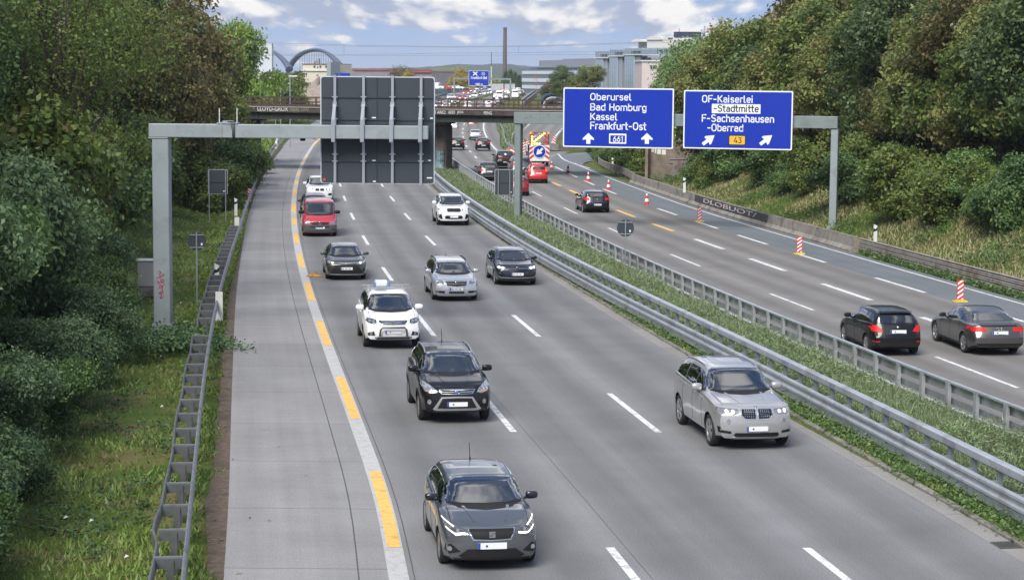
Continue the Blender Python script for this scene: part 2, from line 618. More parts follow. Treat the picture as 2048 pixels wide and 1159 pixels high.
# kerb between gutter and median
mb = MB()
mb.sweep([(GUT(y) + .52, y, zr(y)) for y in yrange(15, 230)], [(-.07, -.05), (-.07, .05), (-.05, .07), (.07, .07), (.07, -.05)])
tag(mb.build('kerb', M_curb), kind='structure')

# markings ----------------------------------------------------------
def dash(mb, f, y0, y1, w, dz, mi=0):
    strip(mb, off(f, -w / 2), off(f, w / 2), y0, y1, dz, mi)

mk = MB()      # worn grey-white base band of the shoulder line
strip(mk, off(EDG, -.20), off(EDG, .16), 15, 275, .009)
tag(mk.build('shoulder_line_marking', M_greyw), kind='structure')
mk = MB()
_yel = [(1093, 941), (836, 753), (691, 641), (601, 565), (535, 508), (487, 467), (450, 436), (425, 406), (393, 379), (370, 362), (353, 346), (336, 329), (324, 318), (313, 308)]
for pa, pb in _yel:
    ya, yb = on_z(600, pa).y, on_z(600, pb).y
    strip(mk, off(EDG, -.13), off(EDG, .125), ya, yb, .014)
strip(mk, off(EDG, -.10), off(EDG, .13), 248, 285, .014)
vs = [(EDG(272) - .1, 272, .014), (EDG(274) - .1, 274, .014), (EDG(300) - 6.0, 306, .014), (EDG(300) - 6.3, 305, .014)]
mk.add(vs, [(0, 1, 2, 3)])
tag(mk.build('yellow_shoulder_marking', M_yel), kind='structure')

mk = MB()
for k in range(-1, 24):                # lane dashes: 6 m line, 12 m gap
    for f, y0 in ((LN1, 48.1), (LN2, 48.2)):
        a = y0 + 18.0 * k
        dash(mk, f, a, a + 6.0, .17 if a < 250 else .25, .005)
strip(mk, off(GUT, -.28), off(GUT, -.12), 300, 700, .005)
tag(mk.build('lane_marking_oncoming', M_white), kind='structure')
mk = MB()
strip(mk, off(LN1, .30), off(LN1, .311), 15, 150, .006)
strip(mk, off(EDG, -.74), off(EDG, -.715), 15, 240, .008)
strip(mk, off(EDG, .25), off(EDG, .27), 15, 160, .006)
tag(mk.build('road_seam', M_seam), kind='structure')

mk = MB(); my = MB()
for a, b in [((2045, 775), (1870, 713)), ((1630, 620), (1538, 587)), ((1401, 532), (1342, 508.5)), ((1245, 466), (1215, 455.5)), ((1155.6, 427.6), (1127, 415)), ((1084.8, 392.7), (1063.6, 383)), ((1020, 365), (1003, 357))]:
    strip(mk, off(RL1, -.075), off(RL1, .075), on_z(*a).y, on_z(*b).y, .005)
for k in range(0, 30):
    a = 198 + 18.0 * k * .98
    if 198 <= a < 700: dash(mk, RL1, a, a + 6, .2, .005)
for a, b in [((1950, 680), (1838, 634)), ((1743, 600), (1642, 567)), ((1575, 541.5), (1498, 517)), ((1447, 498), (1388, 478))]:
    strip(mk, off(RL2, -.14), off(RL2, .14), on_z(*a).y, on_z(*b).y, .005)
for a, b in [((1349, 462), (1304, 447)), ((1272, 434), (1233, 420)), ((1165, 391), (1138, 380)), ((1125, 372), (1100, 363.5))]:
    strip(my, off(RL2, -.14), off(RL2, .14), on_z(*a).y, on_z(*b).y, .005)
for a, b in [((2060, 649), (2002, 630)), ((1848, 585), (1747, 555)), ((1650, 525), (1600, 508)), ((1535, 488.6), (1476, 470)), ((1434, 457), (1391, 443)), ((1353, 430), (1317, 417)), ((1233, 388), (1209, 378)), ((1191.5, 370), (1171.5, 361)), ((1154, 354), (1137, 346)), ((1125, 341), (1105, 332))]:
    strip(mk, off(RL3, -.11), off(RL3, .11), on_z(*a).y, on_z(*b).y, .009)
strip(mk, off(RED, -.09), off(RED, .05), 15, 205, .009)
strip(mk, off(RLB, .42), off(RLB, .58), 15, 700, .005)
strip(mk, off(RL2, -.1), off(RL2, .15), 226, 700, .005)
tag(mk.build('lane_marking_outgoing', M_white), kind='structure')
tag(my.build('yellow_lane_marking', M_yel), kind='structure')
# ------------------------------------------------------------------ terrain: one sheet to the horizon
from mathutils import noise as mnoise


def bank_left(s):
    """height of the ground s metres left of the left guardrail"""
    if s < 2.2: return -.10 * sstep(.4, 1.4, s)
    return -.10 + 3.6 * sstep(2.2, 11, s)


def bank_right(s, y):
    k = 1.0 - sstep(150, 172, y)
    return (.15 * sstep(0, 1, s) + 5.2 * sstep(.6, 11.5, s)) * k


def ground_h(x, y):
    z = zr(y)
    if x < GUT(y) - 20 and y < 260 or (x < RLL(y) - .4):
        s = RLL(y) - .45 - x
        h = bank_left(s) if s > 0 else -.06
        h *= 1 - sstep(170, 230, y)
        fade = sstep(25, 90, s)
        far = sstep(230, 330, y)
        return lerp(z, 0 if y < 900 else 0, fade) + h - .06
    xr = RED(y) if y < 210 else RL2(y) + 2.5
    s = x - (xr + 1.35)
    if s > 0 and y < 215:
        return z + bank_right(s, y) - .06
    if s > 0:
        return lerp(z, 0, sstep(12, 70, s)) - .07
    if GUT(y) + .6 < x < RLB(y) + .3:
        e = min(x - GUT(y) - .6, RLB(y) + .3 - x)
        return z + .04 + .06 * sstep(.1, 1.0, e)
    return z - .07


def build_ground():
    ys = [8 + 1.5 * i for i in range(130)] + [204 + 4 * i for i in range(60)] + [446 + 12 * i for i in range(40)]
    ys += [ys[-1] * 1.18 ** k for k in range(1, 16)]
    lat = sorted(set([0] + [s * v for s in (-1, 1) for v in [1.2 * i for i in range(1, 36)] + [45 + 6 * i for i in range(12)] + [120 * 1.35 ** k for k in range(1, 15)]]))
    vs, fs = [], []
    n = len(lat)
    for y in ys:
        c = (RLA(y) + RLB(y)) / 2 if y < 900 else 5.0
        for u in lat:
            x = c + u
            vs.append((x, y, ground_h(x, y) + (.05 * mnoise.noise((x * .6, y * .6, 0)) if (abs(u) > 15 and y < 220) else 0)))
    for i in range(len(ys) - 1):
        for k in range(n - 1):
            fs.append((i * n + k, i * n + k + 1, i * n + n + k + 1, i * n + n + k))
    m = bpy.data.materials.new('verge_soil_and_grass'); m.use_nodes = True
    t = NT(m.node_tree); out = t.n('ShaderNodeOutputMaterial'); b = t.n('ShaderNodeBsdfPrincipled'); t.l(b.outputs[0], out.inputs[0])
    g = t.n('ShaderNodeNewGeometry').outputs['Position']
    a = t.noise(g, .5, 6, .65, .6); f = t.noise(g, 9, 5, .7)
    c = t.ramp(a, [(.32, (.045, .085, .018)), (.5, (.075, .105, .026)), (.60, (.14, .125, .055)), (.72, (.11, .075, .042))])
    c = t.mix(.7, c, t.ramp(f, [(.3, (.33, .33, .33)), (.7, (.66, .66, .66))]), 'OVERLAY')
    t.l(c, b.inputs['Base Color']); b.inputs['Roughness'].default_value = .95; b.inputs['Specular IOR Level'].default_value = .1
    bp = t.n('ShaderNodeBump'); bp.inputs['Strength'].default_value = .8; bp.inputs['Distance'].default_value = .05; t.l(f, bp.inputs['Height']); t.l(bp.outputs[0], b.inputs['Normal'])
    me = bpy.data.meshes.new('ground'); me.from_pydata(vs, [], fs); me.materials.append(m)
    me.polygons.foreach_set('use_smooth', [True] * len(fs))
    tag(link('ground', me), kind='structure')


build_ground()

# bare soil strip along the shoulder, and gravelly wear
M_soil = mat('bare_soil', (.095, .070, .050), .95, var=.4, vscale=7, bump=.9, bscale=14, world=True, dirt=(.05, .037, .026), dscale=1.2)
mb = MB()
ys = [15 + .6 * i for i in range(390)]
rnd = random.Random(3)
vs, fs = [], []
for y in ys:
    a, b = RLL(y) + .12, SHL(y) + .06
    w = b - a
    k = .34 + .34 * mnoise.noise((y * .14, 3.1, 0)) + .10 * mnoise.noise((y * .8, 7.1, 0))
    x0 = a + w * max(.05, k)
    for q, h in ((0, .0), (.3, .016), (.6, .02), (1, .0)):
        x = lerp(x0, b, q)
        vs.append((x, y, -.004 + h * (.6 + .8 * abs(mnoise.noise((x * 2.3, y * 2.3, 1))))))
for i in range(len(ys) - 1):
    for k in range(3):
        fs.append((i * 4 + k, i * 4 + k + 1, i * 4 + 4 + k + 1, i * 4 + 4 + k))
mb.add(vs, fs, 0, True)
tag(mb.build('soil_strip', M_soil), kind='structure')

# sheets of the slip roads beyond the railway bridge
def poly_sheet(name, left, right, dz, m, nx=3, sub=10):
    L_ = [curve([(i, p[k]) for i, p in enumerate(left)]) for k in range(2)]
    R_ = [curve([(i, p[k]) for i, p in enumerate(right)]) for k in range(2)]
    N = (len(left) - 1) * sub; vs, fs, uv = [], [], []
    for i in range(N + 1):
        u = i / sub
        for k in range(nx + 1):
            q = k / nx
            x, y = lerp(L_[0](u), R_[0](u), q), lerp(L_[1](u), R_[1](u), q)
            vs.append((x, y, zr(y) + dz)); uv.append((q * 6, u * 20))
    n = nx + 1
    for i in range(N):
        for k in range(nx):
            fs.append((i * n + k, i * n + k + 1, i * n + n + k + 1, i * n + n + k))
    me = bpy.data.meshes.new(name); me.from_pydata(vs, [], fs); me.materials.append(m)
    l = me.uv_layers.new(name='uv'); idx = np.empty(len(me.loops), np.int32); me.loops.foreach_get('vertex_index', idx)
    l.data.foreach_set('uv', np.array(uv, np.float32)[idx].ravel())
    return tag(link(name, fix_normals(me)), kind='structure')


def poly_line(mb, pts, w, dz, sub=8):
    fx = curve([(i, p[0]) for i, p in enumerate(pts)]); fy = curve([(i, p[1]) for i, p in enumerate(pts)])
    N = (len(pts) - 1) * sub
    path = [(fx(i / sub), fy(i / sub)) for i in range(N + 1)]
    vs, fs = [], []
    for i, (x, y) in enumerate(path):
        a, b = path[max(0, i - 1)], path[min(N, i + 1)]
        d = Vector((b[0] - a[0], b[1] - a[1])).normalized()
        for s in (-1, 1):
            vs.append((x + d.y * w / 2 * s, y - d.x * w / 2 * s, zr(y) + dz))
    for i in range(N):
        fs.append((2 * i, 2 * i + 1, 2 * i + 3, 2 * i + 2))
    mb.add(vs, fs)


poly_sheet('exit_road', [(3.9, 200), (4.4, 216), (6.5, 232), (14, 241), (34, 250)], [(7.0, 199), (8.2, 210), (12.5, 219), (20, 224), (40, 230)], .002, M_blue)
poly_sheet('exit_apron', [(-.5, 206), (-.6, 222), (-.9, 246)], [(4.2, 200), (5.0, 220), (6.9, 238)], -.006, M_asph2)
GORE = curve([(206, .2), (226, .0), (250, -1.5), (275, -1.9), (300, -2.1), (330, -2.8), (384, -3.2)])
road_sheet('gore_asphalt', off(RL2, .6), GORE, 206, 384, -.012, M_asph2, 1, RL2)
poly_sheet('loop_road', [(-1.2, 243), (-.9, 262), (.4, 303), (3.9, 370), (8, 450), (11, 540)], [(6.0, 242), (6.2, 279), (9.8, 350), (14, 400), (18.6, 450), (22, 540)], .002, M_asph2)
mk = MB()
poly_line(mk, [(7.6, 193), (6.75, 200), (5.6, 214), (5.3, 231)], .2, .012)
poly_line(mk, [(-.75, 246), (-.6, 262), (.7, 303), (4.2, 370), (8.3, 450)], .28, .012)
poly_line(mk, [(5.3, 243), (5.7, 279), (9.4, 350), (13.6, 400), (18.0, 450)], .28, .012)
for k in range(12):
    a = 290 + 16 * k; x0 = lerp(3.0, 13.0, (a - 290) / 160); x1 = x0 + 7 * 10 / 160 * 1.0
    poly_line(mk, [(x0, a), (x1, a + 7)], .22, .012, 2)
for x0, y0, x1, y1 in ((7, 231, 9.5, 235), (10.5, 228, 13, 231), (15, 232, 19, 235), (3.5, 222, 5.0, 227)):
    poly_line(mk, [(x0, y0), (x1, y1)], .2, .012, 2)
tag(mk.build('slip_road_marking', M_white), kind='structure')
# ------------------------------------------------------------------ cars
M_tyre = mat('tyre_rubber', (.018, .018, .019), .85)
M_rim = mat('rim_alloy', (.42, .43, .44), .35, metal=.8)
M_rimd = mat('rim_dark', (.05, .05, .052), .4, metal=.6)
M_plas = mat('black_plastic', (.014, .014, .015), .6, spec=.2)
M_gplas = mat('grey_plastic', (.055, .06, .065), .6)
M_chrome = mat('chrome', (.75, .76, .78), .12, metal=1.0)
M_silv = mat('satin_silver', (.45, .46, .47), .35, metal=.7)
M_lens = mat('lamp_lens', (.30, .31, .33), .08, metal=.55, coat=1.0)
M_lensd = mat('lamp_lens_dark', (.10, .105, .115), .06, metal=.5, coat=1.0)
M_red = mat('tail_lamp_red', (.42, .012, .014), .4, spec=.2, coat=0, emit=(.8, .02, .02), estr=.12)
M_redon = mat('tail_lamp_lit', (.6, .02, .02), .12, coat=1.0, emit=(1, .06, .03), estr=2.2)
M_on = mat('headlamp_lit', (.9, .85, .75), .1, emit=(1, .80, .58), estr=3.0)
M_drl = mat('running_lamp_lit', (.9, .85, .75), .1, emit=(1, .78, .48), estr=1.2)
M_amber = mat('amber_lens', (.55, .20, .02), .15, coat=1.0)
M_plate = mat('plate_white', (.72, .74, .76), .4)
M_pblue = mat('plate_blue', (.02, .07, .36), .4)
M_inter = mat('car_interior', (.022, .022, .024), .7)
M_intg = mat('car_interior_grey', (.07, .068, .066), .75)
M_gap = mat('panel_gap', (.006, .006, .006), .8)
M_dot = mat('plate_ink', (.05, .05, .055), .5)


def m_glass():
    m = bpy.data.materials.new('car_glass'); m.use_nodes = True
    t = NT(m.node_tree); out = t.n('ShaderNodeOutputMaterial')
    tr = t.n('ShaderNodeBsdfTransparent'); tr.inputs[0].default_value = (.24, .26, .265, 1)
    gl = t.n('ShaderNodeBsdfGlossy'); gl.inputs['Roughness'].default_value = .015; gl.inputs['Color'].default_value = (.95, .97, 1, 1)
    fr = t.n('ShaderNodeFresnel'); fr.inputs['IOR'].default_value = 1.55
    k = t.math('MULTIPLY_ADD', fr.outputs[0], 2.6, .04, clamp=True)
    mx = t.n('ShaderNodeMixShader'); t.l(k, mx.inputs[0]); t.l(tr.outputs[0], mx.inputs[1]); t.l(gl.outputs[0], mx.inputs[2])
    t.l(mx.outputs[0], out.inputs[0])
    return m


M_glass = m_glass()
M_dglass = mat('dark_glass', (.010, .012, .014), .02, spec=1.0, coat=1.0)


def paint(name, col, metal=.35, rough=.32, coat=1.0):
    m = mat('paint_' + name, col, rough, metal=metal, coat=coat, spec=.45 * coat)
    return m


def smooth1(xs, ys, q, sig=.035):
    """piecewise linear values at q, rounded by a small gaussian"""
    o = np.linspace(-3, 3, 13); w = np.exp(-.5 * o * o); w /= w.sum()
    q = np.atleast_1d(q)
    return sum(wi * np.interp(q + oi * sig, xs, ys) for wi, oi in zip(w, o))


class Car:
    """a car body lofted from its side profile and plan, standing on z = 0, nose at y = 0 and looking along -y"""
    def __init__(c, sp):
        c.sp = sp; c.L, c.W = sp['L'], sp['W']; c.h = c.W / 2
        c.top = np.array(sp['top'], float); c.belt = np.array(sp['belt'], float)
        L = c.L
        c.plan = np.array(sp.get('plan', [(0, .885), (.12, .945), (.40, .985), (.85, 1), (L - .9, 1), (L - .35, .97), (L - .1, .92), (L, .86)]), float)
        c.bot = np.array(sp.get('bot', [(0, .22), (.3, .17), (L - .5, .18), (L, .30)]), float)
        c.nose = np.array(sp.get('nose', [(.15, .07), (.28, .0), (.5, .0), (.62, .03), (.8, .09)]), float)
        c.tail = np.array(sp.get('tail', [(.2, .10), (.35, .0), (.6, .0), (.75, .05), (.95, .10), (1.4, .12)]), float)
        c.rr = sp.get('rr', .70); c.drop = sp.get('drop', .085)
        c.ax = (sp['fo'], sp['fo'] + sp['wb'])

    def zt(c, y): return smooth1(c.top[:, 0], c.top[:, 1], y)
    def zs(c, y): return np.minimum(smooth1(c.belt[:, 0], c.belt[:, 1], y), c.zt(y) - .012)
    def hw(c, y): return smooth1(c.plan[:, 0], c.plan[:, 1], y, .05) * c.h
    def zb(c, y): return smooth1(c.bot[:, 0], c.bot[:, 1], y)

    def rail(c, y):
        g = c.zt(y) - c.zs(y); k = np.clip(g / .38, 0, 1); k = k * k * (3 - 2 * k)
        w = c.hw(y) * (.83 * (1 - k) + k * c.rr)
        return w, c.zt(y) - (.018 * (1 - k) + c.drop * k)

    def section(c, y):
        w = float(c.hw(y)[0]); zb = float(c.zb(y)[0]); zs = float(c.zs(y)[0]); zt = float(c.zt(y)[0])
        wr, zr_ = (float(q[0]) for q in c.rail(y))
        fl = sum(math.exp(-((y - a) / .42) ** 2) for a in c.ax) * c.sp.get('flare', .02)
        hb = zs - zb
        P = [(0, zb), (.55 * w, zb), (.88 * w, zb + .01), (.955 * w, zb + .06), ((.972) * w + fl * .7, zb + .16 * hb + .04), (.985 * w + fl, zb + .36 * hb),
             (.998 * w + fl * .6, zb + .58 * hb), (1.0 * w + fl * .2, zb + .74 * hb), (.985 * w, zb + .86 * hb), (.97 * w, zs - .05 * hb), (.945 * w, zs - .004), (.915 * w, zs + .004)]
        n = 7
        a = Vector((.905 * w, zs + .012)); b = Vector((wr, zr_))
        for i in range(1, n + 1):
            q = i / n
            p = a.lerp(b, q)
            p.x += .035 * math.sin(math.pi * q) * min(1, (zt - zs) / .4)
            P.append((p.x, p.y))
        for q, d in ((.965, .62), (.90, .38), (.78, .19), (.6, .085), (.4, .03), (.2, .006), (0, 0)):
            P.append((wr * q, zt - (zt - zr_) * d))
        return P

    def warp(c, x, y, z):
        t = min(1.0, abs(x) / c.h)
        k = 1 - sstep(0, c.sp.get('fade', 1.0), y)
        if k > 0:
            y += k * (c.sp.get('bow', .13) * t * t + c.sp.get('bow6', .11) * t ** 6) + (1 - sstep(0, .45, y)) * float(np.interp(z, c.nose[:, 0], c.nose[:, 1]))
        r = c.L - y
        k = 1 - sstep(0, .8, r)
        if k > 0:
            y -= k * (c.sp.get('rbow', .08) * t * t + .10 * t ** 6) + (1 - sstep(0, .5, r)) * float(np.interp(z, c.tail[:, 0], c.tail[:, 1]))
        return (x, y, z)

    def build_body(c, pm):
        L = c.L
        ys = [0, .02, .05, .09, .14, .2, .27, .35] + [.35 + .065 * i for i in range(1, int((L - .7) / .065))] + [L - .35, L - .27, L - .2, L - .14, L - .09, L - .05, L - .02, L]
        rings = []
        for y in ys:
            P = c.section(y)
            ring = [(x, y, z) for x, z in P] + [(-x, y, z) for x, z in P[-2:0:-1]]
            rings.append(ring)
        n = len(rings[0])
        def cap(r0):
            zc = sum(p[2] for p in r0) / n
            out = []
            for k in (.86, .66, .42, .2):
                out.append([(p[0] * k, p[1], zc + (p[2] - zc) * k) for p in r0])
            return out, (0, r0[0][1], zc)
        f, fc = cap(rings[0]); b, bc = cap(rings[-1])
        allr = f[::-1] + rings + b
        vs = [c.warp(*p) for r in allr for p in r]
        fs = []
        for i in range(len(allr) - 1):
            for k in range(n):
                j = (k + 1) % n
                fs.append((i * n + k, i * n + j, i * n + n + j, i * n + n + k))
        vs.append(c.warp(*fc)); vs.append(c.warp(*bc))
        e = (len(allr) - 1) * n
        for k in range(n):
            j = (k + 1) % n
            fs.append((len(vs) - 2, j, k)); fs.append((len(vs) - 1, e + k, e + j))
        me = bpy.data.meshes.new('body'); me.from_pydata(vs, [], fs)
        me.materials.append(pm); me.materials.append(M_plas); me.materials.append(M_inter)
        me.polygons.foreach_set('use_smooth', [True] * len(fs))
        fix_normals(me)
        for p in me.polygons:
            if p.normal.z < -.6 and p.center.z < .5: p.material_index = 1
        bm = bmesh.new(); bm.from_mesh(me); c.bvh = BVHTree.FromBMesh(bm); bm.free()
        # wheel arches
        body = bpy.data.objects.new('body', me); COL.objects.link(body)
        cm = MB(); ra = c.sp['rw'] + c.sp.get('gap', .055)
        for a in c.ax:
            for s in (-1, 1):
                x0, x1 = sorted((s * (c.h - .30), s * (c.h + .3)))
                cm.lathe([(0, x0), (ra, x0), (ra, x1), (0, x1)], 28, 1, 'X', Matrix.Translation((0, a, c.sp['rw'])), smooth=False)
        cme = cm.mesh('arch', [pm, M_plas]); fix_normals(cme)
        bm = bmesh.new(); bm.from_mesh(cme); bmesh.ops.remove_doubles(bm, verts=bm.verts, dist=1e-5); bmesh.ops.recalc_face_normals(bm, faces=bm.faces); bm.to_mesh(cme); bm.free()
        cut = bpy.data.objects.new('arch', cme); COL.objects.link(cut)
        mod = body.modifiers.new('b', 'BOOLEAN'); mod.operation = 'DIFFERENCE'; mod.object = cut; mod.solver = 'EXACT'
        dg = bpy.context.evaluated_depsgraph_get()
        nm = bpy.data.meshes.new_from_object(body.evaluated_get(dg))
        bpy.data.objects.remove(cut); bpy.data.objects.remove(body)
        nm.name = 'body'
        nm.set_sharp_from_angle(angle=R(38))
        c.me = nm
        return nm

    def cast(c, view, u, v):
        if view == 'F': o, d, g = Vector((u, -3, v)), Vector((0, 1, 0)), Vector((u, .3, v))
        elif view == 'B': o, d, g = Vector((u, c.L + 3, v)), Vector((0, -1, 0)), Vector((u, c.L - .3, v))
        elif view == 'T': o, d, g = Vector((u, v, 4)), Vector((0, 0, -1)), Vector((u, v, 1))
        else:
            s = 1 if view == 'R' else -1
            o, d, g = Vector((s * 3, u, v)), Vector((-s, 0, 0)), Vector((s * c.h * .9, u, v))
        h = c.bvh.ray_cast(o, d)
        if h[0] is None:
            h = c.bvh.find_nearest(g)
        return h[0], h[1], d

    def patch(c, view, poly, m, off=.006, grid=.07, name='patch', deep=.02):
        """a conformal plate: outline given in the view's plane, laid on the body with real thickness"""
        bm = bmesh.new()
        vv = [bm.verts.new((u, v, 0)) for u, v in poly]
        bm.faces.new(vv)
        us = [p[0] for p in poly]; ws = [p[1] for p in poly]
        for ax, lo, hi in ((0, min(us), max(us)), (1, min(ws), max(ws))):
            k = int((hi - lo) / grid)
            for i in range(1, k + 1):
                co = [0, 0, 0]; co[ax] = lo + (hi - lo) * i / (k + 1)
                no = [0, 0, 0]; no[ax] = 1
                bmesh.ops.bisect_plane(bm, geom=bm.verts[:] + bm.edges[:] + bm.faces[:], plane_co=co, plane_no=no)
        bmesh.ops.triangulate(bm, faces=[f for f in bm.faces if len(f.verts) > 4])
        d = None
        for v in bm.verts:
            p, nn, d = c.cast(view, v.co.x, v.co.y)
            if nn.dot(d) > 0: nn = -nn
            v.co = p + nn * off
        be = [e for e in bm.edges if len(e.link_faces) == 1]
        r = bmesh.ops.extrude_edge_only(bm, edges=be)
        for v in r['geom']:
            if isinstance(v, bmesh.types.BMVert):
                v.co += d * deep
        bmesh.ops.recalc_face_normals(bm, faces=bm.faces)
        for f in bm.faces: f.smooth = True
        me = bpy.data.meshes.new(name); bm.to_mesh(me); bm.free()
        me.set_sharp_from_angle(angle=R(45))
        me.materials.append(m)
        return me

    def ribbon(c, view, pts, w, m, off=.005, name='line'):
        a = [Vector(p) for p in pts]
        l, r = [], []
        for i, p in enumerate(a):
            d = (a[min(i + 1, len(a) - 1)] - a[max(i - 1, 0)]).normalized(); q = Vector((-d.y, d.x)) * w / 2
            l.append(tuple(p + q)); r.append(tuple(p - q))
        return c.patch(view, l + r[::-1], m, off, .09, name, .012)


def both(poly): return poly, [(-u, v) for u, v in poly][::-1]
def sym(half): return half + [(-u, v) for u, v in half[::-1] if u > 1e-6]


_wheels = {}
def wheel_meshes(rw, tw, style):
    k = (rw, tw, style)
    if k in _wheels: return _wheels[k]
    t = MB(); w = tw / 2; ri = rw * .70
    t.lathe([(ri, -w * .85), (rw * .86, -w), (rw * .97, -w * .86), (rw, -w * .6), (rw, w * .6), (rw * .97, w * .86), (rw * .86, w), (ri, w * .85), (ri, -w * .85)], 32, 0, 'X')
    ty = t.mesh('tyre', M_tyre); fix_normals(ty)
    r = MB()
    r.lathe([(0, w * .35), (ri * .9, w * .35), (ri * .96, w * .8), (ri * 1.02, w * .84), (ri * 1.02, w * .7)], 32, 1, 'X')
    r.lathe([(ri * .97, w * .5), (ri * 1.03, w * .9), (ri * .93, w * .86), (ri * .88, w * .6)], 32, 0, 'X')
    r.lathe([(0, w * .86), (ri * .16, w * .84), (ri * .2, w * .7)], 16, 0, 'X')
    ns = 5 if style == 0 else 10
    for i in range(ns):
        a = 2 * math.pi * i / ns
        ww = .16 if style == 0 else .085
        M = Matrix.Rotation(a, 4, 'X')
        r.prism([(-ww * ri, ri * .12), (ww * ri, ri * .12), (ww * ri * 1.1, ri * .93), (-ww * ri * 1.1, ri * .93)], w * .62, w * .80, 0, 'YZ', M)
    rm = r.mesh('rim', [M_rim, M_rimd]); fix_normals(rm)
    _wheels[k] = (ty, rm)
    return _wheels[k]


def mirror_mesh(s, pm, big=1.0):
    bm = bmesh.new()
    bmesh.ops.create_cube(bm, size=1)
    bmesh.ops.subdivide_edges(bm, edges=bm.edges, cuts=3, use_grid_fill=True)
    for v in bm.verts:
        p = v.co * 2
        n = (abs(p.x) ** 4 + abs(p.y) ** 4 + abs(p.z) ** 4) ** .25
        q = p / n
        q.y *= .62 if q.y < 0 else .42
        q.z *= (1 - .12 * (q.x * s > 0) * abs(q.x))
        v.co = Vector((q.x * .115 * big, q.y * .13 * big, q.z * .075 * big))
    for f in bm.faces:
        f.smooth = True
        f.material_index = 1 if f.calc_center_median().y > .045 * big else 0
    # arm
    me = bpy.data.meshes.new('mirror'); bm.to_mesh(me); bm.free()
    me.materials.append(pm); me.materials.append(M_plas)
    return me


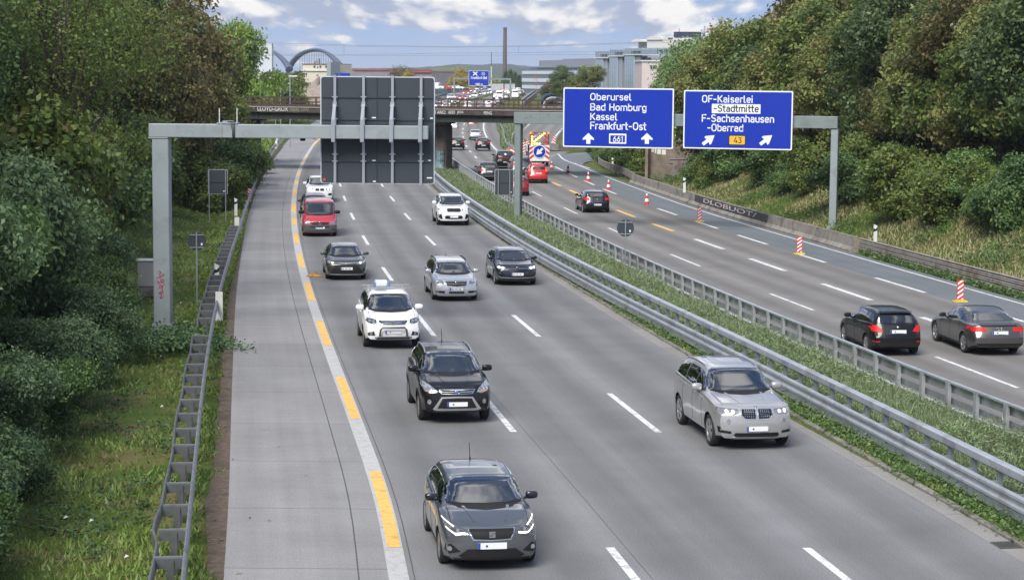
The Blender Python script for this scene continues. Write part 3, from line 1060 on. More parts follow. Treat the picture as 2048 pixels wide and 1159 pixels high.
def make_car(sp):
    """builds the car with all its parts at the origin (centre of its footprint, nose to -y) and returns its Empty"""
    c = Car(sp); L, W, h = c.L, c.W, c.h
    pm = sp['paint']
    root = thing(sp.get('name', 'car'), sp['label'], sp.get('cat', 'car'), group=sp.get('group'))
    sh = Vector((0, -L / 2, 0))
    c.build_body(pm)
    hollow = sp.get('hollow', False)
    gm = M_glass if hollow else M_dglass
    front, rear = sp.get('front', True), sp.get('rear', True)
    parts = []
    def put(name, me, parent=None):
        o = link(name, me, root if parent is None else parent)
        if parent is None: o.location = sh
        return o
    # ---- glazing
    (yc, yr), (yb0, yb1) = sp['ws'], sp['rwin']
    zt = lambda y: float(c.zt(y)[0]); hwf = lambda y: float(c.hw(y)[0]); zs = lambda y: float(c.zs(y)[0])
    rail = lambda y: tuple(float(q[0]) for q in c.rail(y))
    z0, z1 = zt(yc) + .015, zt(yr) - .03
    wb_, wt_ = hwf(yc) * sp.get('wsb', .80), rail(yr)[0] * sp.get('wst', .93)
    half = [(0, z0 - .01), (wb_ * .6, z0), (wb_, z0 + .035)] + [(lerp(wb_, wt_, q) + .03 * math.sin(q * math.pi), lerp(z0 + .035, z1 - .045, q)) for q in (.33, .66)] + [(wt_, z1 - .045), (wt_ * .96, z1 - .012), (wt_ * .6, z1), (0, z1 + .004)]
    wsp = sym(half)
    glass = [('F', wsp, 'windscreen')]
    za, zb_ = zt(yb1) + .02, zt(yb0) - .03
    ra_, rb_ = hwf(min(yb1, L - .15)) * sp.get('rwb', .76), rail(yb0)[0] * .92
    half = [(0, za), (ra_ * .9, za), (ra_, za + .03), (lerp(ra_, rb_, .5) + .02, lerp(za, zb_, .5)), (rb_, zb_ - .04), (rb_ * .94, zb_), (0, zb_ + .005)]
    rwp = sym(half)
    if sp.get('rearglass', True):
        glass.append(('B', rwp, 'rear_window'))
    d0, d1, d2, d3 = sp['dlo']
    dlo_top = [y for y in np.linspace(d1, d2, 8)]
    dlo_bot = [y for y in np.linspace(d0, d3, 8)]
    zrail = lambda y: rail(y)[1] - sp.get('dtop', .035)
    def side_poly(ya, yb):
        def bot(y): return zs(y) + .03
        def topz(y):
            if y < d1: return lerp(bot(d0) + .015, zrail(d1), (y - d0) / (d1 - d0))
            if y > d2: return lerp(zrail(d2), bot(d3) + .06, (y - d2) / (d3 - d2))
            return zrail(y)
        ys = sorted(set([ya, yb] + [y for y in list(np.linspace(ya, yb, 7)) + [d1, d2] if ya < y < yb]))
        return [(y, bot(y)) for y in ys] + [(y, topz(y)) for y in ys[::-1] if topz(y) > bot(y) + .01]
    cuts = [d0] + list(sp['pil']) + [d3]
    sides = []
    for i in range(len(cuts) - 1):
        ya = cuts[i] + (.028 if i else 0); yb = cuts[i + 1] - (.028 if i < len(cuts) - 2 else 0)
        if sp.get('vanside') and i > 0: continue
        for s in ('R', 'L'):
            sides.append((s, side_poly(ya, yb), 'side_window'))
    glass += sides
    # dark seal behind the side glass
    sealm = sp.get('seal', M_plas)
    for s in ('R', 'L'):
        if sp.get('vanside'):
            continue
        P = side_poly(d0 + .0, d3)
        cy = sum(p[0] for p in P) / len(P); cz = sum(p[1] for p in P) / len(P)
        if not hollow:
            put('window_seal', c.patch(s, [(cy + (u - cy) * 1.018, cz + (v - cz) * 1.06) for u, v in P], sealm, .003, .12, 'window_seal', .01))
    if hollow:
        bm = bmesh.new(); bm.from_mesh(c.me)
        def inside(poly, u, v):
            r = False; n = len(poly)
            for i in range(n):
                (a, b), (p, q) = poly[i], poly[i - 1]
                if (b > v) != (q > v) and u < (p - a) * (v - b) / (q - b) + a: r = not r
            return r
        kill = []
        for f in bm.faces:
            p = f.calc_center_median(); nn = f.normal
            for view, poly, nm in glass:
                if view == 'F' and nn.y < -.1 and p.y < L * .6 and inside(poly, p.x, p.z) or \
                   view == 'B' and nn.y > .1 and p.y > L * .5 and inside(poly, p.x, p.z) or \
                   view == 'R' and nn.x > .3 and p.x > 0 and inside(poly, p.y, p.z) or \
                   view == 'L' and nn.x < -.3 and p.x < 0 and inside(poly, p.y, p.z):
                    kill.append(f); break
        bmesh.ops.delete(bm, geom=kill, context='FACES')
        bm.to_mesh(c.me); bm.free()
    body = put('body', c.me)
    for view, poly, nm in glass:
        put(nm, c.patch(view, poly, gm, .007, .075, nm, .012))
    if front:
        put('wiper_panel', c.patch('F', sym([(0, z0 - .055), (wb_ * .7, z0 - .04), (wb_ * .98, z0 + .0), (wb_ * .98, z0 + .03), (wb_ * .6, z0 + .004), (0, z0 - .004)]), M_plas, .005, .08))
    # ---- interior
    if hollow:
        it = MB()
        zf = .34
        it.box((-h * .86, yc + .1, zf - .06), (h * .86, L - .55, zf), 0)
        zd = zt(yc) - .03
        it.prism([(yc - .05, zd - .10), (yc + .25, zd), (yc + .62, zd + .02), (yc + .72, zd - .06), (yc + .66, zd - .35), (yc, zd - .35)], -h * .80, h * .80, 0, 'YZ')
        put('dashboard', fix_normals(it.mesh('dashboard', M_inter)))
        ysit = yc + 1.42
        for s in (-1, 1):
            st = MB()
            st.bevbox((s * h * .42 - .25, ysit - .5, zf + .02), (s * h * .42 + .25, ysit + .05, zf + .26), .05)
            M = Matrix.Translation((s * h * .42, ysit + .02, zf + .2)) @ Matrix.Rotation(R(-14), 4, 'X')
            st.bevbox((-.25, -.06, 0), (.25, .07, .62), .06, 0, M)
            st.bevbox((-.13, -.05, .66), (.13, .05, .84), .04, 0, M)
            put('seat', st.mesh('seat', M_intg if sp.get('greyseat') else M_inter))
        st = MB(); yr2 = ysit + .95
        st.bevbox((-h * .72, yr2 - .45, zf + .02), (h * .72, yr2, zf + .28), .05)
        st.bevbox((-h * .72, yr2 - .02, zf + .2), (h * .72, yr2 + .14, zf + .78), .06)
        for s in (-.42, .42): st.bevbox((s * h * 1.1 - .13, yr2 + .02, zf + .80), (s * h * 1.1 + .13, yr2 + .12, zf + .96), .04)
        put('rear_bench', st.mesh('rear_bench', M_inter))
        sw = MB(); M = Matrix.Translation((h * .42, yc + .80, zd - .02)) @ Matrix.Rotation(R(-65), 4, 'X')
        pts = [M @ Vector((.185 * math.cos(a), .185 * math.sin(a), 0)) for a in np.linspace(0, 2 * math.pi, 25)]
        sw.tube(pts, .015, 6, 0, False)
        for a in (0, math.pi, -math.pi / 2): sw.tube([M @ Vector((0, 0, 0)), M @ Vector((.18 * math.cos(a), .18 * math.sin(a), 0))], .02, 5)
        put('steering_wheel', sw.mesh('steering_wheel', M_inter))
        root['driver_at'] = (h * .42, ysit - L / 2, zf + .2)
    # ---- patches of the front and the rear
    for name, view, poly, m, *o in sp['bits']:
        offv = o[0] if o else .008
        lit = o[1] if len(o) > 1 else None
        dz = sp.get('dz', 0) if view == 'F' else 0
        up = lambda P: [(u, v + dz * sstep(.42, .70, v)) for u, v in P]
        poly = (poly[0], up(poly[1]))
        polys = both(poly[1]) if poly[0] == 'both' else ((sym(poly[1]),) if poly[0] == 'sym' else (poly[1],))
        if view in 'RL' and poly[0] == 'both': polys = (poly[1],)
        for k, q in enumerate(polys):
            ob = put(name, c.patch(view, q, m, offv, .06, name))
            if lit:
                for sub, spoly, sm in lit:
                    spoly = up(spoly); sq = spoly if k == 0 else [(-u, v) for u, v in spoly][::-1]
                    o2 = link(sub, c.patch(view, sq, sm, offv + .006, .05, sub), ob)
    # ---- number plates
    for view, zp, has in (('F', sp.get('fplate'), front), ('B', sp.get('rplate'), rear)):
        if not has or zp is None: continue
        p, nn, d = c.cast(view, 0, zp)
        y = p.y + (-.012 if view == 'F' else .012)
        b = MB(); s = -1 if view == 'F' else 1
        ya, yb = sorted((y, y + s * .012))
        b.box((-.262, ya, zp - .057), (.262, yb, zp + .057), 0)
        pl = put('number_plate', b.mesh('number_plate', M_plate))
        b = MB(); ya, yb = sorted((y + s * .012, y + s * .015))
        bx = -1 if view == 'F' else 1           # the blue band is at the reader's left
        b.box((min(bx * .262, bx * .215), ya, zp - .057), (max(bx * .262, bx * .215), yb, zp + .057), 0)
        o2 = link('blue_band', b.mesh('blue_band', M_pblue), pl)
        b = MB()
        marks = sp.get('marks', 'dot')
        if marks == 'dot':
            b.lathe([(0, 0), (.022, 0), (.022, s * .004), (0, s * .004)], 10, 0, 'Y', Matrix.Translation((bx * .10, y + s * .012, zp)))
        else:
            rr = random.Random(sp['label'])
            x = -.19
            for q in range(8):
                w = .030
                if q not in (2, 5):
                    for e in range(2):
                        b.box((-bx * 0 + (x + e * .018), ya, zp - .035), (x + e * .018 + .009, yb + .001, zp + .035 - .02 * rr.random()), 0)
                    b.box((x, ya, zp - .006 + .03 * (rr.random() - .5)), (x + .027, yb + .001, zp + .006), 0)
                x += .047
        link('plate_mark', b.mesh('plate_mark', M_dot), pl)
    # ---- seams, handles, mirrors
    for s in ('R', 'L'):
        sg = 1 if s == 'R' else -1
        zl = .30
        seams = [[(yd, zl), (yd, zs(yd) - .02)] for yd in sp['doors']]
        mbs = None
        for q, pts in enumerate(seams):
            put('door_gap', c.ribbon(s, [pts[0], tuple(Vector(pts[0]).lerp(Vector(pts[1]), .5)), pts[1]], .012, M_gap, .003))
        for yd in sp['doors'][1:]:
            put('door_handle', c.patch(s, [(yd - .24, zs(yd) - .13), (yd - .06, zs(yd) - .13), (yd - .06, zs(yd) - .095), (yd - .24, zs(yd) - .095)], sp.get('handle', pm), .028, .09, 'door_handle', .03))
        ym = yc + sp.get('my', .42)
        mo = link('mirror', mirror_mesh(sg, sp.get('mirpaint', pm), sp.get('mbig', 1.0)), root)
        mo.location = sh + Vector((sg * (hwf(ym) * .93 + .115), ym, zs(ym) + sp.get('mz', .10)))
        arm = MB(); arm.tube([Vector((-sg * .16, .02, -.07)), Vector((-sg * .05, .01, -.045))], .025, 6)
        link('mirror_arm', arm.mesh('mirror_arm', M_plas), mo)
        put('sill', c.patch(s, [(c.ax[0] + c.sp['rw'] + .09, .24), (c.ax[1] - c.sp['rw'] - .09, .24), (c.ax[1] - c.sp['rw'] - .09, .30), (c.ax[0] + c.sp['rw'] + .09, .30)], M_plas, .004, .3, 'sill', .015))
        if sp.get('clad'):
            for a in c.ax:
                r0, r1 = c.sp['rw'] + .05, c.sp['rw'] + .115
                an = np.linspace(R(-4), R(184), 13)
                poly = [(a + r0 * math.cos(t), c.sp['rw'] + r0 * math.sin(t)) for t in an] + [(a + r1 * math.cos(t), c.sp['rw'] + r1 * math.sin(t)) for t in an[::-1]]
                put('wheel_arch_trim', c.patch(s, poly, M_plas, .008, .5, 'wheel_arch_trim'))
    # ---- hood line
    if front:
        for s in (1, -1):
            put('bonnet_gap', c.ribbon('T', [(s * hwf(y) * .80, y) for y in np.linspace(.40, yc - .05, 6)], .011, M_gap, .003))
        if sp.get('crease'):
            for s in (1, -1):
                put('bonnet_crease', c.patch('T', [(s * h * .30, .35), (s * h * .34, .35), (s * h * .50, yc - .1), (s * h * .44, yc - .1)][::s], pm, .010, .12, 'bonnet_crease'))
    # ---- wheels
    ty, rm = wheel_meshes(sp['rw'], sp.get('tw', .21), sp.get('rim', 0))
    for a in c.ax:
        for s in (1, -1):
            wo = link('wheel', ty, root)
            wo.location = sh + Vector((s * (h - sp.get('tw', .21) / 2 - .012), a, sp['rw']))
            wo.rotation_euler = (R(17 * a), 0, 0 if s > 0 else math.pi)
            link('rim', rm, wo)
    # ---- roof rails, antenna
    if sp.get('rails'):
        for s in (1, -1):
            ya, yb = sp['rails']
            pts = []
            for y in np.linspace(ya, yb, 12):
                w, z = rail(y)
                e = min(y - ya, yb - y)
                pts.append((s * (w * .95), y, z + .02 + .05 * sstep(0, .15, e)))
            put('roof_rail', MB().tube(pts, .02, 8).mesh('roof_rail', sp.get('railm', M_silv)))
    if sp.get('ant'):
        y = sp['ant']; z = zt(y)
        put('antenna', MB().tube([(0, y, z - .01), (0, y + .02, z + .05), (0, y + .14, z + sp.get('antlen', .24))], [.022, .009, .006], 6).mesh('antenna', M_plas))
    c.root = root
    return c


def roundel(c, view, z, r, kind, root, x=0.0):
    """the badge as it looks on the car, standing a little proud of it"""
    z += c.sp.get('dz', 0) if view == 'F' else 0
    p, nn, d = c.cast(view, x, z)
    s = -1 if view == 'F' else 1
    b = MB(); M = Matrix.Translation((x, p.y + s * .026, z))
    def ring(cx, cz, ra, t):
        pts = [M @ Vector((cx + ra * math.cos(a), s * .006, cz + ra * math.sin(a))) for a in np.linspace(0, 2 * math.pi, 19)]
        b.tube(pts, t, 5, 0, False)
    def bar(u0, v0, u1, v1, t): b.tube([M @ Vector((u0, s * .006, v0)), M @ Vector((u1, s * .006, v1))], t, 5)
    def disc(ra, m, sx=1): b.lathe([(0, s * .005), (ra, s * .005), (ra, -s * .02), (0, -s * .02)], 20, m, 'Y', M @ Matrix.Diagonal((sx, 1, 1, 1)))
    if kind == 'vw':
        disc(r, 1); ring(0, 0, r, r * .11)
        for q in (-1, 1):
            bar(q * r * .38, r * .85, 0, r * .12, r * .09)
            bar(q * r * .80, r * .45, q * r * .32, -r * .78, r * .09); bar(q * r * .32, -r * .78, 0, r * -.02, r * .09)
    elif kind == 'rings':
        for i in range(4): ring((i - 1.5) * r * 1.45, 0, r, r * .16)
    elif kind == 'oval':
        disc(r, 2, 2.2); ring(0, 0, r * .2, r * .05)
        b.tube([M @ Vector((r * 2.2 * math.cos(a), s * .006, r * math.sin(a))) for a in np.linspace(0, 2 * math.pi, 21)], r * .12, 5, 0, False)
        b.tube([M @ Vector((q * r, s * .008, r * .25 * math.sin(q * 3))) for q in np.linspace(-1.5, 1.5, 9)], r * .12, 5, 0)
    elif kind == 'diamond':
        pts = [(0, r * 1.3), (r * .8, 0), (0, -r * 1.3), (-r * .8, 0), (0, r * 1.3)]
        b.tube([M @ Vector((u, s * .008, v)) for u, v in pts], r * .24, 6, 0, False)
    elif kind == 'quarters':
        disc(r, 1); ring(0, 0, r, r * .14)
        for q in range(4):
            an = np.linspace(q * math.pi / 2, (q + 1) * math.pi / 2, 6)
            b.prism([(0, 0)] + [(r * .7 * math.cos(a), r * .7 * math.sin(a)) for a in an], *sorted((s * .004, s * .008)), mi=2 if q % 2 else 3, M=M)
    elif kind == 'letter_s':
        b.prism([(-r, r), (r, r), (r, r * .45), (-r * .35, r * .45), (-r * .35, r * .22), (r, r * .22), (r, -r), (-r, -r), (-r, -r * .45), (r * .35, -r * .45), (r * .35, -r * .2), (-r, -r * .2)][::-1], *sorted((0, s * .01)), mi=0, M=M)
    elif kind == 'ellipses':
        for sx, sz in ((1.4, .95), (.5, .9)):
            b.tube([M @ Vector((r * sx * math.cos(a), s * .006, r * sz * math.sin(a))) for a in np.linspace(0, 2 * math.pi, 19)], r * .12, 5, 0, False)
    elif kind == 'disc':
        disc(r, 0)
    me = fix_normals(b.mesh('badge', [M_chrome, M_plas, M_pblue, M_plate]))
    o = link('badge', me, root); o.location = (0, -c.L / 2, 0)
    return o
# ------------------------------------------------------------------ the vehicles of this road
def shape(L, W, H, wb, fo, rw, hood, nz, yc, yr, yre, rear='hatch', deck=None, yd=None, **k):
    """side profile, belt line, glazing and doors from a few measures"""
    br = hood + k.pop('rise', .07)
    top = [(0, nz - .13), (.03, nz - .05), (.11, nz), (.38, nz + .075), (yc - .35, hood - .03), (yc, hood), (yc + .04, hood + .025),
           (yr - .22, H - .095), (yr, H - .04), (yr + .4, H - .006), (lerp(yr, yre, .55), H), (yre - .35, H - .03), (yre, H - .085)]
    belt = [(0, nz - .17), (.10, nz - .07), (.38, nz + .01), (yc, hood - .055), (yc + 1.0, hood + .0), (yre - .3, br)]
    if rear == 'hatch':
        zb = k.pop('tailz', br - .02)
        top += [(yre + .05, H - .14), (L - .11, zb), (L - .05, zb - .06), (L, .62)]
        belt += [(L - .35, br - .01), (L - .12, zb - .07), (L, .58)]
        rwin = (yre + .06, L - .13)
        dlo = (yc + .16, yr - .12, yre - .22, min(yre + .05, L - .42))
    else:
        top += [(yd, deck + .02), (yd + .06, deck), (L - .10, deck - .01), (L - .04, deck - .07), (L, .60)]
        belt += [(yd, deck - .045), (L - .1, deck - .06), (L, .56)]
        rwin = (yre + .02, yd - .03)
        dlo = (yc + .16, yr - .12, yre - .10, yd - .25)
    d = dict(L=L, W=W, H=H, wb=wb, fo=fo, rw=rw, top=top, belt=belt, ws=(yc, yr - .03), rwin=rwin, dlo=dlo)
    b1 = yc + 1.02; b2 = min(yc + 1.95, dlo[3] - .25)
    d['pil'] = (b1, b2) if rear == 'hatch' else (b1, min(b2, dlo[3] - .30))
    d['doors'] = (yc + .12, b1, b2)
    d.update(k)
    return d


P_grey = paint('gunmetal', (.125, .134, .146), .65, .3)
P_black = paint('black', (.006, .006, .0075), .1, .28, .55)
P_bluebk = paint('blue_black', (.008, .010, .020), .4, .28)
P_white = paint('white', (.72, .74, .76), 0, .35)
P_silver = paint('silver', (.52, .54, .57), .6, .33)
P_champ = paint('champagne_silver', (.47, .465, .465), .65, .33)
P_dgreen = paint('grey_bronze', (.060, .060, .056), .5, .3)
P_red = paint('red', (.42, .022, .040), .15, .34)
P_red2 = paint('bright_red', (.48, .018, .012), .1, .3)
P_red3 = paint('dark_red', (.22, .014, .016), .2, .32)
P_agrey = paint('warm_grey', (.085, .080, .078), .55, .32)

G = M_plas
def front_std(nose, grille=.40, gz=(.0, .0), lamp_on=None):
    pass


LABEL = {}
CARS = {}
def lamps(inner, outer, z0, z1, m=M_lens, lit=None, rise=.05, sweep=.10):
    """a swept-back headlamp outline between inner and outer half widths"""
    return ('headlight', 'F', ('both', [(inner, z0 + rise * .3), (lerp(inner, outer, .45), z0), (outer - .02, z0 + rise), (outer, z1 + rise), (outer - .10, z1 + rise * .9), (inner, z1 - .02)]), m, .007, lit)


def blob(x, z, r, n=10): return [(x + r * math.cos(a), z + r * math.sin(a)) for a in np.linspace(0, 2 * math.pi, n + 1)[:-1]]


# 1 grey hatchback, nearest --------------------------------------------------------
seat = shape(4.06, 1.78, 1.445, 2.56, .83, .315, 1.0, .795, 1.12, 1.98, 3.62, label='dark grey hatchback with angular headlights and black roof aerial, nearest to the camera',
             paint=P_grey, hollow=True, ant=3.30, antlen=.30, fplate=.485, nose=[(.15, .05), (.25, 0), (.5, 0), (.68, .02), (.86, .08)], handle=P_grey, crease=True, dz=.055, rise=.10, mirpaint=P_bluebk, rr=.71)
seat['bits'] = [
    ('grille_frame', 'F', ('sym', [(0, .545), (.34, .555), (.43, .685), (.415, .715), (0, .715)]), M_chrome, .006),
    ('grille', 'F', ('sym', [(0, .562), (.325, .572), (.405, .683), (.395, .700), (0, .700)]), G, .020),
    ('headlight', 'F', ('both', [(.40, .640), (.56, .600), (.74, .625), (.80, .70), (.845, .815), (.83, .825), (.66, .745), (.42, .695)]), M_lensd, .010,
     [('running_lamp', [(.655, .732), (.83, .818), (.835, .806), (.665, .720)], M_drl), ('running_lamp', [(.48, .640), (.66, .628), (.80, .70), (.79, .710), (.655, .643), (.48, .654)], M_drl), ('lens', blob(.60, .675, .028), M_lens)]),
    ('bumper_intake', 'F', ('sym', [(0, .265), (.52, .265), (.60, .30), (.43, .425), (0, .425)]), G, .010),
    ('fog_lamp_housing', 'F', ('both', [(.56, .375), (.76, .33), (.82, .39), (.81, .49), (.72, .50)]), G, .008, [('fog_lamp', blob(.745, .425, .042), M_lens)]),
    ('splitter', 'F', ('sym', [(0, .225), (.66, .235), (.70, .262), (0, .255)]), G, .02),
    ('roof_panel_mark', 'T', ('one', [(-.60, 3.0), (-.42, 3.0), (-.42, 3.22), (-.60, 3.22)]), M_dglass, .004),
    ('tail_light', 'B', ('both', [(.48, .86), (.80, .90), (.78, 1.0), (.50, .98)]), M_red),
]
CARS['seat'] = seat

# 2 black SUV ----------------------------------------------------------------------
kuga = shape(4.44, 1.85, 1.69, 2.69, .90, .355, 1.16, .97, 1.18, 2.05, 3.95, label='black SUV with chrome grille bars and silver roof rails behind the grey hatchback',
             paint=P_black, hollow=True, ant=3.5, antlen=.34, fplate=.53, rails=(2.0, 3.9), dz=.06, flare=.04, clad=True, mbig=1.15, bot=[(0, .33), (.3, .27), (3.9, .28), (4.44, .40)], crease=True, nose=[(.2, .07), (.4, 0), (.62, .0), (.78, .03), (.95, .09)])
kuga['bits'] = [
    ('grille_frame', 'F', ('sym', [(0, .715), (.40, .725), (.47, .835), (0, .835)]), M_chrome, .008),
    ('grille', 'F', ('sym', [(0, .735), (.385, .742), (.43, .812), (0, .805)]), G, .022, [('grille_bar', [(-.40, .768), (.40, .768), (.405, .782), (-.405, .782)], M_silv)]),
    ('headlight', 'F', ('both', [(.50, .765), (.62, .735), (.80, .78), (.885, .92), (.86, 1.0), (.70, .94), (.56, .85)]), M_lens, .008, [('lens', blob(.66, .83, .055), M_chrome), ('indicator', [(.56, .765), (.68, .757), (.78, .785), (.76, .80), (.6, .785)], M_amber)]),
    ('lower_grille_frame', 'F', ('sym', [(0, .37), (.52, .365), (.62, .40), (.40, .655), (0, .665)]), M_silv, .008),
    ('lower_grille', 'F', ('sym', [(0, .43), (.50, .43), (.37, .625), (0, .635)]), G, .024),
    ('fog_lamp', 'F', ('both', blob(.70, .56, .05)), M_lens, .01),
    ('skid_plate', 'F', ('sym', [(0, .31), (.60, .32), (.62, .36), (0, .36)]), M_gplas, .02),
    ('tail_light', 'B', ('both', [(.62, 1.0), (.84, 1.0), (.82, 1.2), (.66, 1.2)]), M_red),
]
CARS['kuga'] = kuga

# 3 white SUV with roof gear -------------------------------------------------------
kol = shape(4.52, 1.86, 1.70, 2.69, .93, .36, 1.15, .97, 1.18, 2.05, 4.05, label='white SUV with roof rack, signal box on its roof and grey bull bar',
            paint=P_white, hollow=True, fplate=.58, dz=.06, mbig=1.2, flare=.03, bot=[(0, .33), (.3, .27), (3.9, .28), (4.52, .4)], nose=[(.2, .07), (.4, 0), (.65, .0), (.82, .04), (.95, .10)], clad=False)
kol['bits'] = [
    ('grille', 'F', ('sym', [(0, .745), (.36, .755), (.47, .845), (.44, .875), (0, .870)]), G, .012,
     [('grille_bar', [(-.43, .845), (.43, .845), (.40, .862), (-.40, .862)], M_chrome), ('grille_bar', [(-.42, .800), (.42, .800), (.43, .815), (-.43, .815)], M_chrome), ('grille_bar', [(-.37, .755), (.37, .755), (.385, .770), (-.385, .770)], M_chrome)]),
    ('headlight', 'F', ('both', [(.53, .80), (.62, .765), (.80, .80), (.875, .875), (.84, .945), (.66, .925), (.54, .89)]), M_lensd, .008, [('lens', blob(.63, .845, .045), M_chrome), ('lens', blob(.75, .855, .04), M_lens)]),
    ('bumper_intake', 'F', ('sym', [(0, .345), (.55, .345), (.50, .44), (0, .44)]), M_gplas, .008),
    ('fog_lamp_housing', 'F', ('both', [(.58, .46), (.80, .455), (.83, .53), (.62, .565)]), G, .008, [('fog_lamp', blob(.71, .507, .042), M_lens)]),
    ('tail_light', 'B', ('both', [(.62, 1.0), (.84, 1.0), (.82, 1.2), (.66, 1.2)]), M_red),
]
CARS['koleos'] = kol

# 4 bronze grey sedan --------------------------------------------------------------
cor = shape(4.63, 1.78, 1.44, 2.70, .95, .315, .97, .80, 1.22, 2.10, 3.40, 'sedan', 1.06, 4.02, label='dark bronze grey sedan with headlights on, beside the brown cloth on the road',
            paint=P_dgreen, dz=.04, fplate=.52, marks='text')
cor['bits'] = [
    ('grille', 'F', ('sym', [(0, .665), (.30, .70), (.50, .715), (.50, .735), (0, .715)]), M_silv, .008),
    ('headlight', 'F', ('both', [(.47, .675), (.66, .665), (.86, .745), (.86, .815), (.66, .765), (.48, .730)]), M_lens, .007, [('lens', blob(.60, .712, .035), M_on)]),
    ('lower_grille', 'F', ('sym', [(0, .30), (.62, .30), (.70, .36), (.50, .62), (.30, .645), (0, .645)]), G, .008),
    ('splitter', 'F', ('sym', [(0, .245), (.74, .25), (.76, .28), (0, .275)]), M_silv, .02),
    ('fog_lamp_housing', 'F', ('both', [(.70, .38), (.82, .40), (.82, .54), (.74, .54)]), G, .006),
]
CARS['corolla'] = cor

# 5 red van ------------------------------------------------------------------------
t5 = shape(4.89, 1.90, 1.95, 3.0, .92, .335, 1.17, .93, .78, 1.62, 4.66, name='van', cat='van', label='red van with black bumper and black mirrors in the near lane', paint=P_red, fplate=.50, marks='text', mirpaint=M_plas, mbig=1.35, my=.36, mz=.16,
           rr=.85, drop=.085, wsb=.88, wst=.96, rise=.02, vanside=True, bow=.08, bow6=.06, tailz=1.16, plan=[(0, .90), (.12, .95), (.40, .985), (.85, 1), (4.0, 1), (4.6, .98), (4.8, .95), (4.89, .92)], nose=[(.2, .05), (.35, 0), (.62, .0), (.85, .06), (1.0, .12)])
t5['pil'] = (1.62, 3.0); t5['doors'] = (.72, 1.62, 2.9)
t5['bits'] = [
    ('bumper', 'F', ('sym', [(0, .26), (.80, .27), (.90, .33), (.91, .60), (.86, .645), (0, .645)]), M_gplas, .022, [('intake', [(-.52, .525), (.52, .525), (.52, .575), (-.52, .575)], G), ('fog_lamp', blob(.70, .43, .05), M_plas)]),
    ('grille', 'F', ('sym', [(0, .66), (.45, .67), (.49, .79), (0, .81)]), G, .020, [('grille_bar', [(-.46, .715), (.46, .715), (.465, .728), (-.465, .728)], M_gplas)]),
    ('headlight', 'F', ('both', [(.53, .67), (.84, .67), (.87, .72), (.85, .83), (.56, .83)]), M_lens, .010, [('lens', blob(.66, .75, .055), M_chrome)]),
    ('tail_light', 'B', ('both', [(.78, .8), (.88, .8), (.88, 1.2), (.8, 1.2)]), M_red),
]
CARS['t5'] = t5

# 6 dark car half hidden -----------------------------------------------------------
hid = shape(4.20, 1.76, 1.46, 2.58, .85, .31, .98, .75, 1.12, 2.0, 3.7, label='dark blue hatchback half hidden between the red van and the white SUV', paint=P_bluebk, fplate=.48)
hid['bits'] = [lamps(.45, .82, .64, .75), ('grille', 'F', ('sym', [(0, .56), (.40, .58), (.42, .68), (0, .68)]), G)]
CARS['hidden'] = hid

# 7/8/11 big SUVs with twin kidney grilles ----------------------------------------
def x5(label, pm, **k):
    s = shape(4.89, 1.94, 1.76, 2.93, .88, .385, 1.21, 1.03, 1.46, 2.32, 4.36, label=label, paint=pm, fplate=.54, dz=.10, rails=(2.3, 4.25), flare=.035, mbig=1.2,
              bot=[(0, .30), (.3, .26), (4.3, .27), (4.89, .42)], nose=[(.2, .06), (.4, 0), (.65, .0), (.85, .03), (1.0, .10)], crease=True, **k)
    return s
x1 = x5('silver SUV with twin upright grilles and lit round headlights in the lane beside the median', P_champ, hollow=True, rim=0, ant=4.1, antlen=.06)
x1['bits'] = [
    ('grille_frame', 'F', ('both', [(.02, .655), (.30, .665), (.40, .77), (.37, .90), (.06, .905), (.02, .88)]), M_chrome, .010, [('grille', [(.04, .672), (.29, .682), (.375, .775), (.35, .884), (.07, .888), (.04, .87)], G)] + [('grille_bar', [(x, .69), (x + .014, .69), (x + .014, .884), (x, .884)], M_chrome) for x in (.085, .135, .185, .235, .285)]),
    ('headlight', 'F', ('both', [(.43, .815), (.56, .765), (.80, .78), (.905, .86), (.90, .915), (.70, .90), (.44, .885)]), M_lens, .008, [('running_lamp', blob(.57, .832, .036), M_drl), ('running_lamp', blob(.71, .838, .036), M_drl), ('lens', [(.44, .87), (.88, .90), (.885, .912), (.44, .884)], M_lens)]),
    ('bumper_intake', 'F', ('sym', [(0, .34), (.50, .34), (.56, .38), (.52, .44), (0, .44)]), G, .008),
    ('side_intake', 'F', ('both', [(.62, .42), (.88, .44), (.90, .54), (.86, .54), (.84, .49), (.62, .47)]), G, .008),
    ('fog_lamp', 'F', ('both', blob(.68, .63, .05)), M_lens, .01),
    ('skid_plate', 'F', ('sym', [(0, .285), (.62, .295), (.60, .335), (0, .33)]), M_silv, .02),
]
CARS['x5_silver'] = x1
x2 = x5('white SUV with black twin grilles and lit headlights alone in the lane beside the median', P_white, rim=0)
x2['bits'] = [
    ('grille', 'F', ('sym', [(0, .745), (.035, .735), (.36, .735), (.42, .80), (.38, .915), (.06, .92), (0, .90)]), G, .022),
    ('headlight', 'F', ('both', [(.46, .80), (.60, .765), (.82, .79), (.91, .87), (.89, .92), (.70, .90), (.48, .885)]), M_lens, .008, [('lens', blob(.62, .835, .042), M_on), ('lens', blob(.76, .84, .036), M_on)]),
    ('bumper_intake', 'F', ('sym', [(0, .40), (.50, .42), (.54, .50), (.46, .56), (0, .56)]), G, .008),
    ('side_intake', 'F', ('both', [(.66, .40), (.86, .42), (.90, .60), (.72, .62)]), G, .008),
]
CARS['x5_white'] = x2
x3 = x5('white SUV with amber tinted headlight farthest back in the near lane below the sign', P_white)
